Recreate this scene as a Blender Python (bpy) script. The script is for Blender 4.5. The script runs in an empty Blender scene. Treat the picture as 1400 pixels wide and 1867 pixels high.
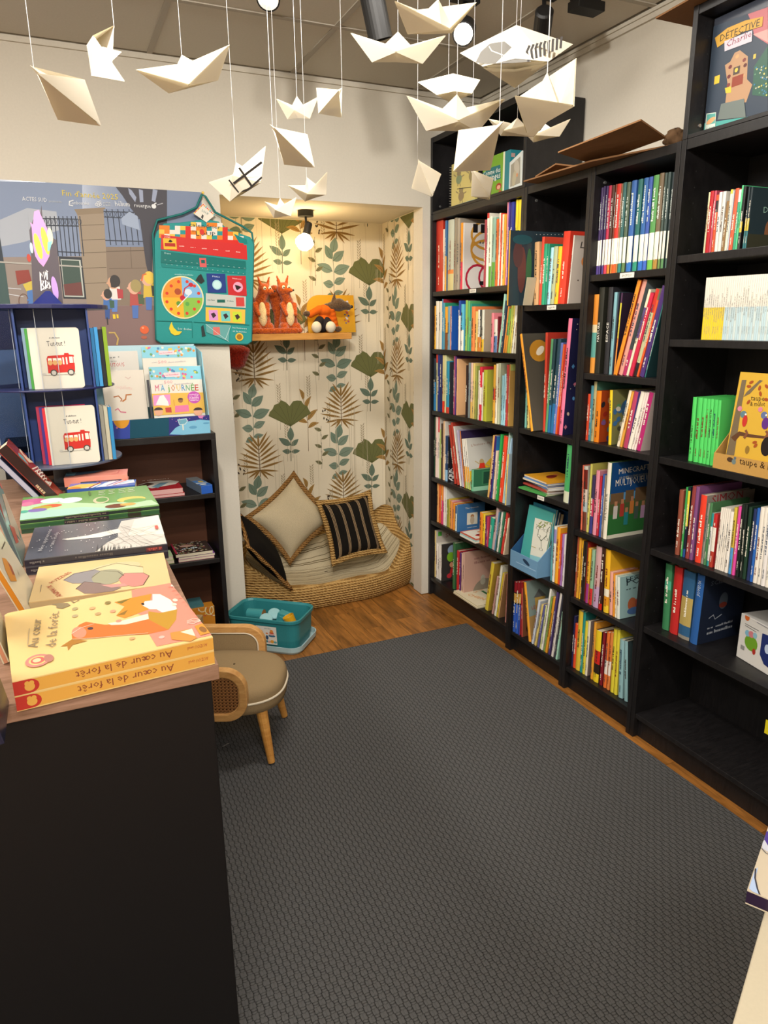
import bpy, bmesh, math, random
from mathutils import Vector, Matrix
sc = bpy.context.scene
COL = sc.collection
V = Vector
# ---------------------------------------------------------------- camera
F_PX = 1283.2551
CAM = V((-1.7904, -3.3489, 1.4971))
YAW, PITCH, ROLL = 0.4256, -0.2612, -0.0112
_fw = V((math.sin(YAW)*math.cos(PITCH), math.cos(YAW)*math.cos(PITCH), math.sin(PITCH)))
_rt = V((math.cos(YAW), -math.sin(YAW), 0))
_up = _rt.cross(_fw)
RT = _rt*math.cos(ROLL) + _up*math.sin(ROLL)
UP = -_rt*math.sin(ROLL) + _up*math.cos(ROLL)
FW = _fw
cd = bpy.data.cameras.new('camera'); cam = bpy.data.objects.new('camera', cd); COL.objects.link(cam)
cam.matrix_world = Matrix(((RT.x, UP.x, -FW.x, CAM.x), (RT.y, UP.y, -FW.y, CAM.y), (RT.z, UP.z, -FW.z, CAM.z), (0, 0, 0, 1)))
cd.sensor_fit = 'HORIZONTAL'; cd.sensor_width = 36; cd.lens = F_PX/1400*36; cd.clip_start = 0.02
sc.camera = cam
# ---------------------------------------------------------------- world, exposure, added fill lights
wd = bpy.data.worlds.new('world'); sc.world = wd; wd.use_nodes = True
wd.node_tree.nodes['Background'].inputs[0].default_value = (1, .95, .88, 1)
wd.node_tree.nodes['Background'].inputs[1].default_value = 0.05
sc.view_settings.view_transform = 'Standard'; sc.view_settings.look = 'None'
sc.view_settings.exposure = 0.25; sc.view_settings.gamma = 1.0
try: sc.view_settings.use_curve_mapping = False
except Exception: pass
CEIL = 2.566
WARM = (1.0, .945, .87)
def area_light(loc, sx, sy, power, col=WARM):       # unseen fill panels added under the ceiling, facing down
    l = bpy.data.lights.new('added_fill_light', 'AREA'); l.shape = 'RECTANGLE'; l.size = sx; l.size_y = sy
    l.energy = power; l.color = col
    o = bpy.data.objects.new('added_fill_light', l); o.location = loc; COL.objects.link(o); return o
area_light((-.95, -1.35, CEIL-.03), .9, .3, 20)
area_light((-1.9, -4.0, CEIL-.03), 1.1, .3, 30)
area_light((-2.9, -1.6, CEIL-.03), .3, 1.1, 34)
area_light((-2.2, -5.0, CEIL-.03), 2.2, .6, 90)
def spot_light(loc, target, power, angle=70, blend=.6, col=WARM, r=.03):
    l = bpy.data.lights.new('spot_lamp', 'SPOT'); l.energy = power; l.spot_size = math.radians(angle); l.spot_blend = blend
    l.color = col; l.shadow_soft_size = r
    o = bpy.data.objects.new('spot_lamp', l); COL.objects.link(o); o.location = loc
    o.rotation_euler = (V(target)-V(loc)).to_track_quat('-Z', 'Y').to_euler(); return o
spot_light((-1.75, -2.5, 2.48), (-1.2, 0, 1.75), 105, 100, .9, WARM, .05)        # unseen spots added to wash both walls and brighten the ceiling
spot_light((-1.55, -2.8, 2.48), (.15, -1.1, 1.6), 105, 95, .9, WARM, .05)
# ---------------------------------------------------------------- measuring helpers (photograph pixel -> place in the room)
def ray(px, py):
    return RT*((px-700)/F_PX) + UP*(-(py-933.5)/F_PX) + FW
def at(px, py, ax, val):                             # the point of a pixel on the plane x / y / z = val
    d = ray(px, py); i = 'xyz'.index(ax)
    return CAM + d*((val-CAM[i])/d[i])
def on_plane(px, py, o, n):
    d = ray(px, py)
    return CAM + d*((o-CAM).dot(n)/d.dot(n))
def solve_axis(px, py, ax, **known):                 # unknown coordinate ax; px or py may be None
    P0 = V((known.get('x', 0), known.get('y', 0), known.get('z', 0))) - CAM
    e = V((0, 0, 0)); i = 'xyz'.index(ax); e[i] = 1; P0[i] = -CAM[i]
    if py is None: A = RT*1.0; k = (px-700)/F_PX
    else: A = UP*-1.0; k = (py-933.5)/F_PX
    n = A - FW*k
    return -n.dot(P0)/n.dot(e)
# ---------------------------------------------------------------- colours, materials
def lin(c): return c/12.92 if c <= .04045 else ((c+.055)/1.055)**2.4
def hexc(h):
    h = h.lstrip('#'); return tuple(lin(int(h[i:i+2], 16)/255) for i in (0, 2, 4)) + (1.0,)
_mats = {}
def new_mat(name, rough=.6, spec=.4):
    m = bpy.data.materials.new(name); m.use_nodes = True
    nt = m.node_tree; b = nt.nodes['Principled BSDF']
    b.inputs['Roughness'].default_value = rough
    b.inputs['Specular IOR Level'].default_value = spec
    return m, nt, b
def N(nt, t, **kw):
    n = nt.nodes.new(t)
    for k, v in kw.items():
        if k in n.inputs: n.inputs[k].default_value = v
        else: setattr(n, k, v)
    return n
def plain(h, rough=.6, spec=.4, metal=0, name=None, bump=0, bscale=200):
    key = ('p', h, rough, spec, metal, bump, bscale)
    if key in _mats: return _mats[key]
    m, nt, b = new_mat(name or 'paint_'+h, rough, spec)
    b.inputs['Base Color'].default_value = hexc(h); b.inputs['Metallic'].default_value = metal
    tc = N(nt, 'ShaderNodeTexCoord'); no = N(nt, 'ShaderNodeTexNoise', Scale=bscale, Detail=3.0)
    nt.links.new(tc.outputs['Object'], no.inputs['Vector'])
    if bump:
        bp = N(nt, 'ShaderNodeBump', Strength=bump, Distance=.002)
        nt.links.new(no.outputs['Fac'], bp.inputs['Height']); nt.links.new(bp.outputs['Normal'], b.inputs['Normal'])
    mx = N(nt, 'ShaderNodeMixRGB', blend_type='MULTIPLY'); mx.inputs['Fac'].default_value = .10
    mx.inputs['Color1'].default_value = hexc(h); nt.links.new(no.outputs['Fac'], mx.inputs['Color2'])
    nt.links.new(mx.outputs['Color'], b.inputs['Base Color'])
    _mats[key] = m; return m
def print_mat(rough, name):                           # printed ink: colour stored per face
    m, nt, b = new_mat(name, rough, .4)
    a = N(nt, 'ShaderNodeAttribute', attribute_name='Col'); nt.links.new(a.outputs['Color'], b.inputs['Base Color'])
    return m
PRINT = print_mat(.42, 'printed_gloss'); MATTE = print_mat(.8, 'printed_matte'); FOIL = print_mat(.22, 'printed_laminate')
def wood_mat(name, c1, c2, scale=(1, 1, 1), rough=.45, spec=.4, rings=14, bump=.15):
    m, nt, b = new_mat(name, rough, spec)
    tc = N(nt, 'ShaderNodeTexCoord'); mp = N(nt, 'ShaderNodeMapping'); mp.inputs['Scale'].default_value = scale
    oi = N(nt, 'ShaderNodeObjectInfo')
    ad = N(nt, 'ShaderNodeVectorMath', operation='ADD'); sx = N(nt, 'ShaderNodeVectorMath', operation='SCALE'); sx.inputs['Scale'].default_value = 37.0
    cb = N(nt, 'ShaderNodeCombineXYZ')
    for i in range(3): nt.links.new(oi.outputs['Random'], cb.inputs[i])
    nt.links.new(cb.outputs[0], sx.inputs[0]); nt.links.new(tc.outputs['Object'], ad.inputs[0]); nt.links.new(sx.outputs[0], ad.inputs[1])
    nt.links.new(ad.outputs[0], mp.inputs['Vector'])
    n1 = N(nt, 'ShaderNodeTexNoise', Scale=rings, Detail=6.0, Roughness=.6, Distortion=.6)
    n2 = N(nt, 'ShaderNodeTexNoise', Scale=rings*6, Detail=3.0)
    nt.links.new(mp.outputs[0], n1.inputs['Vector']); nt.links.new(mp.outputs[0], n2.inputs['Vector'])
    mx0 = N(nt, 'ShaderNodeMath', operation='ADD'); nt.links.new(n1.outputs['Fac'], mx0.inputs[0])
    m2 = N(nt, 'ShaderNodeMath', operation='MULTIPLY'); m2.inputs[1].default_value = .35; nt.links.new(n2.outputs['Fac'], m2.inputs[0]); nt.links.new(m2.outputs[0], mx0.inputs[1])
    cr = N(nt, 'ShaderNodeValToRGB'); cr.color_ramp.elements[0].position = .45; cr.color_ramp.elements[1].position = .9
    cr.color_ramp.elements[0].color = hexc(c1); cr.color_ramp.elements[1].color = hexc(c2)
    nt.links.new(mx0.outputs[0], cr.inputs[0])
    hs = N(nt, 'ShaderNodeHueSaturation'); mr = N(nt, 'ShaderNodeMapRange'); mr.inputs['To Min'].default_value = .78; mr.inputs['To Max'].default_value = 1.2
    nt.links.new(oi.outputs['Random'], mr.inputs['Value']); nt.links.new(mr.outputs[0], hs.inputs['Value']); nt.links.new(cr.outputs[0], hs.inputs['Color'])
    nt.links.new(hs.outputs[0], b.inputs['Base Color'])
    bp = N(nt, 'ShaderNodeBump', Strength=bump, Distance=.001); nt.links.new(n2.outputs['Fac'], bp.inputs['Height']); nt.links.new(bp.outputs[0], b.inputs['Normal'])
    return m
BLACKWOOD = wood_mat('black_brown_wood_veneer', '0c0b0c', '1d1b1c', (1, 6, .6), .42, .45, 20, .25)
OAK = wood_mat('oak_floor_board', '573613', 'a76e31', (9, 1, 1), .38, .5, 3.2, .2)
LIGHTOAK = wood_mat('light_oak', 'b9854a', 'd8a869', (3, 3, 14), .4, .4, 5, .1)
TOPWOOD = wood_mat('grey_oak_laminate', '8f6d55', 'b8917a', (2, 22, 22), .55, .3, 3, .1)
PINE = wood_mat('honey_wood', 'b57a35', 'd09a50', (1, 8, 8), .45, .4, 5, .1)
# ---------------------------------------------------------------- mesh builder
ROOT = {}
class MB:
    def __init__(s): s.v = []; s.f = []; s.c = []; s.uv = None
    def add(s, vs, fs, col=None):
        b = len(s.v); s.v += [V(p) for p in vs]
        for f in fs: s.f.append(tuple(i+b for i in f)); s.c.append(col)
    def box(s, a, b, col=None, M=None, cols=None):
        x0, y0, z0 = a; x1, y1, z1 = b
        vs = [V(p) for p in ((x0,y0,z0),(x1,y0,z0),(x1,y1,z0),(x0,y1,z0),(x0,y0,z1),(x1,y0,z1),(x1,y1,z1),(x0,y1,z1))]
        if M: vs = [M @ p for p in vs]
        n = len(s.f); s.add(vs, [(3,2,1,0),(4,5,6,7),(0,1,5,4),(1,2,6,5),(2,3,7,6),(3,0,4,7)], col)
        if cols:                                       # bottom, top, -y, +x, +y, -x
            for i, c in enumerate(cols): s.c[n+i] = c
    def prism(s, pts, off, col=None):                  # polygon (3d points) extruded by off
        off = V(off); n = len(pts); a = [V(p) for p in pts]; b = [p+off for p in a]
        s.add(a+b, [tuple(range(n-1, -1, -1)), tuple(range(n, 2*n))] + [(i, (i+1) % n, n+(i+1) % n, n+i) for i in range(n)], col)
    def tube(s, path, r, n=8, col=None, closed=False, cap=True):
        path = [V(p) for p in path]; m = len(path); rings = []
        rr = r if isinstance(r, (list, tuple)) else [r]*m
        prev = None
        for i, p in enumerate(path):
            a = path[(i-1) % m] if (closed or i > 0) else p; b = path[(i+1) % m] if (closed or i < m-1) else p
            t = (b-a).normalized() if (b-a).length > 1e-9 else V((0, 0, 1))
            if prev is None: u = t.cross(V((0, 0, 1)) if abs(t.z) < .9 else V((1, 0, 0))).normalized()
            else: u = (prev - t*prev.dot(t)).normalized()
            prev = u; w = t.cross(u)
            rings.append([p + (u*math.cos(2*math.pi*k/n) + w*math.sin(2*math.pi*k/n))*rr[i] for k in range(n)])
        vs = [q for rg in rings for q in rg]; fs = []
        for i in range(m if closed else m-1):
            j = (i+1) % m
            for k in range(n): fs.append((i*n+k, i*n+(k+1) % n, j*n+(k+1) % n, j*n+k))
        if cap and not closed: fs += [tuple(range(n-1, -1, -1)), tuple((m-1)*n+k for k in range(n))]
        s.add(vs, fs, col)
    def lathe(s, c, prof, n=24, axis=V((0, 0, 1)), col=None, cap=True):   # prof: (r, h)
        c = V(c); ax = V(axis).normalized(); u = ax.cross(V((1, 0, 0)) if abs(ax.x) < .9 else V((0, 1, 0))).normalized(); w = ax.cross(u)
        vs = []; fs = []; m = len(prof)
        for r, h in prof:
            for k in range(n): vs.append(c + ax*h + (u*math.cos(2*math.pi*k/n) + w*math.sin(2*math.pi*k/n))*r)
        for i in range(m-1):
            for k in range(n): fs.append((i*n+k, i*n+(k+1) % n, (i+1)*n+(k+1) % n, (i+1)*n+k))
        if cap: fs += [tuple(range(n-1, -1, -1)), tuple((m-1)*n+k for k in range(n))]
        s.add(vs, fs, col)
    def ball(s, c, r, col=None, seg=12, rings=8, M=None):
        r = r if isinstance(r, (tuple, list)) else (r, r, r); vs = []; fs = []
        for i in range(rings+1):
            t = math.pi*i/rings
            for k in range(seg):
                a = 2*math.pi*k/seg; p = V((math.sin(t)*math.cos(a)*r[0], math.sin(t)*math.sin(a)*r[1], math.cos(t)*r[2]))
                if M: p = M @ p
                vs.append(V(c)+p)
        for i in range(rings):
            for k in range(seg): fs.append((i*seg+k, (i+1)*seg+k, (i+1)*seg+(k+1) % seg, i*seg+(k+1) % seg))
        s.add(vs, fs, col)
    def grid(s, fn, nu, nv, col=None, uv=False):       # fn(u,v) u,v in 0..1
        vs = [fn(i/nu, j/nv) for j in range(nv+1) for i in range(nu+1)]
        s.add(vs, [(j*(nu+1)+i, j*(nu+1)+i+1, (j+1)*(nu+1)+i+1, (j+1)*(nu+1)+i) for j in range(nv) for i in range(nu)], col)
        if uv:
            s.uv = s.uv or {}
            b = len(s.v)-len(vs)
            for j in range(nv+1):
                for i in range(nu+1): s.uv[b+j*(nu+1)+i] = (i/nu, j/nv)
    def build(s, name, mat=None, parent=None, smooth=False, origin=None, kind=None, bevel=0, weld=False):
        if parent is not None: org = ROOT[parent.name]
        elif origin is not None: org = V(origin)
        else:
            lo = V([min(p[i] for p in s.v) for i in range(3)]); hi = V([max(p[i] for p in s.v) for i in range(3)])
            org = V(((lo.x+hi.x)/2, (lo.y+hi.y)/2, lo.z))
        me = bpy.data.meshes.new(name)
        me.from_pydata([p-org for p in s.v], [], s.f)
        if any(c is not None for c in s.c):
            ca = me.color_attributes.new('Col', 'FLOAT_COLOR', 'CORNER'); buf = []
            for f, c in zip(s.f, s.c):
                cc = hexc(c) if isinstance(c, str) else (c or (.8, .8, .8, 1)); buf += list(cc)*len(f)
            ca.data.foreach_set('color', buf)
        if s.uv:
            ul = me.uv_layers.new(name='UVMap')
            for lp in me.loops: ul.data[lp.index].uv = s.uv.get(lp.vertex_index, (0, 0))
        if weld or smooth:
            bm = bmesh.new(); bm.from_mesh(me); bmesh.ops.remove_doubles(bm, verts=bm.verts, dist=1e-5)
            bmesh.ops.recalc_face_normals(bm, faces=bm.faces); bm.to_mesh(me); bm.free()
        if mat: me.materials.append(mat)
        if smooth: me.polygons.foreach_set('use_smooth', [True]*len(me.polygons))
        me.update()
        o = bpy.data.objects.new(name, me); COL.objects.link(o)
        if parent is not None: o.parent = parent
        else: o.location = org
        ROOT[o.name] = org
        if bevel:
            md = o.modifiers.new('bevel', 'BEVEL'); md.width = bevel; md.segments = 2; md.limit_method = 'ANGLE'
        if kind: o['kind'] = kind
        return o
LABELS = {}
def tag(o, label, cat, group=None):
    o['label'] = label; o['category'] = cat
    if group: o['group'] = group
    LABELS.setdefault(label, []).append(o.name); return o
def thing(name, loc, label, cat, group=None):
    o = bpy.data.objects.new(name, None); o.empty_display_size = .05; o.location = loc; COL.objects.link(o)
    ROOT[o.name] = V(loc); return tag(o, label, cat, group)
# ---------------------------------------------------------------- lettering and flat print
_txt = {}
def glyphs(s):
    if s in _txt: return _txt[s]
    c = bpy.data.curves.new('t', 'FONT'); c.body = s; c.size = 1; c.resolution_u = 1; c.fill_mode = 'FRONT'
    o = bpy.data.objects.new('t', c); me = o.to_mesh()
    vs = [(p.co.x, p.co.y) for p in me.vertices]; fs = [tuple(p.vertices) for p in me.polygons]
    o.to_mesh_clear(); bpy.data.objects.remove(o); bpy.data.curves.remove(c)
    _txt[s] = (vs, fs); return _txt[s]
class Art:                                            # flat ink on a surface: o origin, u/v unit axes; crop=(x0,y0,scale) lets points be photo-crop pixels
    def __init__(s, o, u, v, crop=None, lift=.0004, step=.00003):
        s.o = V(o); s.u = V(u).normalized(); s.v = V(v).normalized(); s.n = s.u.cross(s.v).normalized()
        if (CAM-s.o).dot(s.n) < 0 and crop: s.n = -s.n
        s.crop = crop; s.k = lift; s.step = step; s.m = MB(); s.lim = None
    def P(s, p):
        if s.crop:
            q = on_plane(p[0]/s.crop[2]+s.crop[0], p[1]/s.crop[2]+s.crop[1], s.o, s.n) - s.o
            return (q.dot(s.u), q.dot(s.v))
        return p
    def bounds(s, x0, y0, x1, y1):                    # ink stops at the edge of the sheet (corners in metres from o)
        s.lim = (min(x0, x1), min(y0, y1), max(x0, x1), max(y0, y1)); return s
    def raw(s, pts, col, faces=None):
        if s.lim and any(p[i] < s.lim[i]-1e-6 or p[i] > s.lim[i+2]+1e-6 for p in pts for i in (0, 1)):
            nf = []; np_ = []
            for f in (faces or [tuple(range(len(pts)))]):
                q = [tuple(pts[i]) for i in f]
                for ax, l, less in ((0, s.lim[0], 0), (0, s.lim[2], 1), (1, s.lim[1], 0), (1, s.lim[3], 1)):
                    out = []
                    for i in range(len(q)):
                        a = q[i]; b = q[(i+1) % len(q)]; ia = (a[ax] <= l) if less else (a[ax] >= l); ib = (b[ax] <= l) if less else (b[ax] >= l)
                        if ia: out.append(a)
                        if ia != ib: t = (l-a[ax])/(b[ax]-a[ax]); out.append((a[0]+(b[0]-a[0])*t, a[1]+(b[1]-a[1])*t))
                    q = out
                    if len(q) < 3: break
                if len(q) > 2: nf.append(tuple(range(len(np_), len(np_)+len(q)))); np_ += q
            if not nf: return
            pts, faces = np_, nf
        b = [s.o + s.u*x + s.v*y + s.n*s.k for x, y in pts]
        f = faces or [tuple(range(len(pts)))]
        if s.u.cross(s.v).dot(s.n) < 0: f = [t[::-1] for t in f]
        s.m.add(b, f, col); s.k += s.step
    def poly(s, pts, col): s.raw([s.P(p) for p in pts], col); return s
    def rect(s, p0, p1, col):
        a = s.P(p0); b = s.P(p1); s.raw([(a[0], a[1]), (b[0], a[1]), (b[0], b[1]), (a[0], b[1])], col); return s
    def ell(s, c, rx, ry, col, rot=0, n=18, a0=0, a1=360):
        q = s.P(c)
        if s.crop: rx = abs(s.P((c[0]+rx, c[1]))[0]-q[0]); ry = abs(s.P((c[0], c[1]+ry))[1]-q[1])
        ca, sa = math.cos(rot), math.sin(rot); pts = []
        if a1-a0 < 360: pts = [q]
        for i in range(n + (1 if a1-a0 < 360 else 0)):
            t = math.radians(a0+(a1-a0)*i/n); x = rx*math.cos(t); y = ry*math.sin(t)
            pts.append((q[0]+x*ca-y*sa, q[1]+x*sa+y*ca))
        s.raw(pts, col); return s
    def line(s, pts, w, col):                         # w in metres
        pts = [s.P(p) for p in pts]; vs = []; fs = []
        for i in range(len(pts)):
            a = V(pts[max(i-1, 0)]); b = V(pts[min(i+1, len(pts)-1)]); d = (b-a)
            d = d.normalized() if d.length else V((1, 0)); nn = V((-d.y, d.x))*(w/2)
            vs += [tuple(V(pts[i])+nn), tuple(V(pts[i])-nn)]
        fs = [(2*i, 2*i+1, 2*i+3, 2*i+2) for i in range(len(pts)-1)]
        s.raw(vs, col, fs); return s
    def text(s, t, p0, p1, col, h=None, shear=0):      # lettering from p0 to p1 (baseline), upright to its left; h = capital height in metres
        vs, fs = glyphs(t); a = V(s.P(p0)); b = V(s.P(p1)); d = b-a; L = d.length; d.normalize(); e = V((-d.y, d.x))
        w = max(x for x, y in vs) or 1; kx = L/w; ky = (h/.72) if h else kx
        s.raw([tuple(a + d*(x*kx + shear*y*ky) + e*(y*ky)) for x, y in vs], col, fs); return s
    def build(s, parent, name='cover_print', mat=None):
        if not s.m.f: return None
        return s.m.build(name, mat or PRINT, parent)
def marks(A, p0, p1, col, h, seed=0, fill=.75):        # unreadable small lettering: short strokes along a line (metres, art coordinates)
    r = random.Random(seed); a = V(p0); b = V(p1); d = b-a; L = d.length
    if L < 1e-6: return
    d.normalize(); e = V((-d.y, d.x)); x = 0; vs = []; fs = []
    while x < L-h*.3:
        w = h*r.uniform(.25, .6)
        if r.random() < .16: x += h*.5; continue
        hh = h*r.choice((.62, .62, 1))
        q = [a+d*x, a+d*(x+w), a+d*(x+w)+e*hh, a+d*x+e*hh]; n = len(vs); vs += [tuple(k) for k in q]; fs.append((n, n+1, n+2, n+3))
        x += w/fill
    if fs: A.raw(vs, col, fs)
# ================================================================ the room
XW = .2914; NL, NR, NT, ND = -1.0505, -.042, 2.055, .612; XL = -3.7; YF = -6.6
def plaster(name, h, bump=.05):
    return plain(h, .85, .25, 0, name, bump, 120)
WALLP = plaster('wall_paint', 'cfc9bb'); CEILP = plaster('ceiling_tile_paint', 'c9c2b4')
def struct(mb, name, mat, **k): return mb.build(name, mat, kind='structure', **k)
m = MB(); m.box((XL, 0, 0), (NL, .1, CEIL+.05)); m.box((NR, 0, 0), (XW+.1, .1, CEIL+.05)); m.box((NL, 0, NT), (NR, .1, CEIL+.05))
wall_back = struct(m, 'wall_back', WALLP)
m = MB(); m.box((XW, YF, 0), (XW+.1, 0, CEIL+.05)); struct(m, 'wall_right', WALLP)
m = MB(); m.box((XL-.1, YF, 0), (XL, .1, CEIL+.05)); struct(m, 'wall_left', WALLP)
m = MB(); m.box((XL-.1, YF-.1, 0), (XW+.1, YF, CEIL+.05)); struct(m, 'wall_front', WALLP)
NICHE = plain('d9cfb8', .8, .25, 0, 'wallpaper_ground')
m = MB(); m.prism([(NR, .0005, 0), (NR+.09, .0005, 0), (NR+.15, ND, 0), (.015, ND, 0)], (0, 0, NT))
wn_r = struct(m, 'wall_niche_right', NICHE)
m = MB(); m.box((NL-.1, .1, 0), (NL, ND, NT)); wn_l = struct(m, 'wall_niche_left', NICHE)
m = MB(); m.box((NL-.1, ND, 0), (.2, ND+.1, NT)); wn_b = struct(m, 'wall_niche_back', NICHE)
m = MB(); m.box((NL-.1, .1, NT), (.2, ND+.1, NT+.08)); struct(m, 'ceiling_niche', plaster('niche_ceiling_paint', 'd6cfbf'))
m = MB(); m.box((XW-.012, YF, CEIL-.03), (XW, 0, CEIL)); m.box((XW-.02, YF, CEIL-.012), (XW, 0, CEIL)); struct(m, 'trim_1', WALLP)
m = MB(); m.box((XL, -.012, CEIL-.02), (XW-.02, 0, CEIL)); struct(m, 'trim_2', WALLP)
# suspended ceiling: 60 x 60 tiles in a grid of bars
m = MB(); m.box((XL-.1, YF-.1, CEIL+.02), (XW+.1, .1, CEIL+.08)); ceiling = struct(m, 'ceiling', CEILP)
xs = [-1.30+.605*i for i in range(-4, 4)]; xs = [XL] + [x for x in xs if XL < x < XW-.03] + [XW-.02]
ys = [-.55-.605*i for i in range(0, 10)]; ys = [-.012] + [y for y in ys if y > YF] + [YF]
bar = plain('aaa294', .6, .3, 0, 'ceiling_bar_paint')
for i in range(len(xs)-1):
    for j in range(len(ys)-1):
        m = MB(); m.box((xs[i]+.008, ys[j+1]+.008, CEIL+.004), (xs[i+1]-.008, ys[j]-.008, CEIL+.019)); m.build('ceiling_tile', CEILP, ceiling)
for x in xs[1:-1]:
    m = MB(); m.box((x-.011, YF, CEIL), (x+.011, -.012, CEIL+.004)); m.build('grid_bar', bar, ceiling)
for y in ys[1:-1]:
    m = MB(); m.box((XL, y-.011, CEIL-.0005), (XW-.02, y+.011, CEIL+.0035)); m.build('grid_bar', bar, ceiling)
# floor: oak boards where the photograph shows them, a slab of the same wood below the rug
m = MB(); m.box((XL-.1, YF-.1, -.05), (XW+.1, ND+.1, -.004)); floor = struct(m, 'floor', OAK)
rnd = random.Random(5)
def boards(x0, x1, y0, y1, w=.095):
    x = x0
    while x < x1-.01:
        xe = min(x+w, x1); y = y1
        while y > y0+.02:
            L = rnd.choice((.32, .45, .6, .75)); ye = max(y-L*rnd.uniform(.8, 1.1), y0)
            m = MB(); m.box((x+.0007, ye+.0007, -.004), (xe-.0007, y-.0007, -rnd.uniform(0, .0008)))
            m.build('floor_board', OAK, floor); y = ye
        x = xe
boards(-1.36, -.05, -.60, ND, .0935)
boards(-.05, .13, -2.5, -.02, .09)
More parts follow.
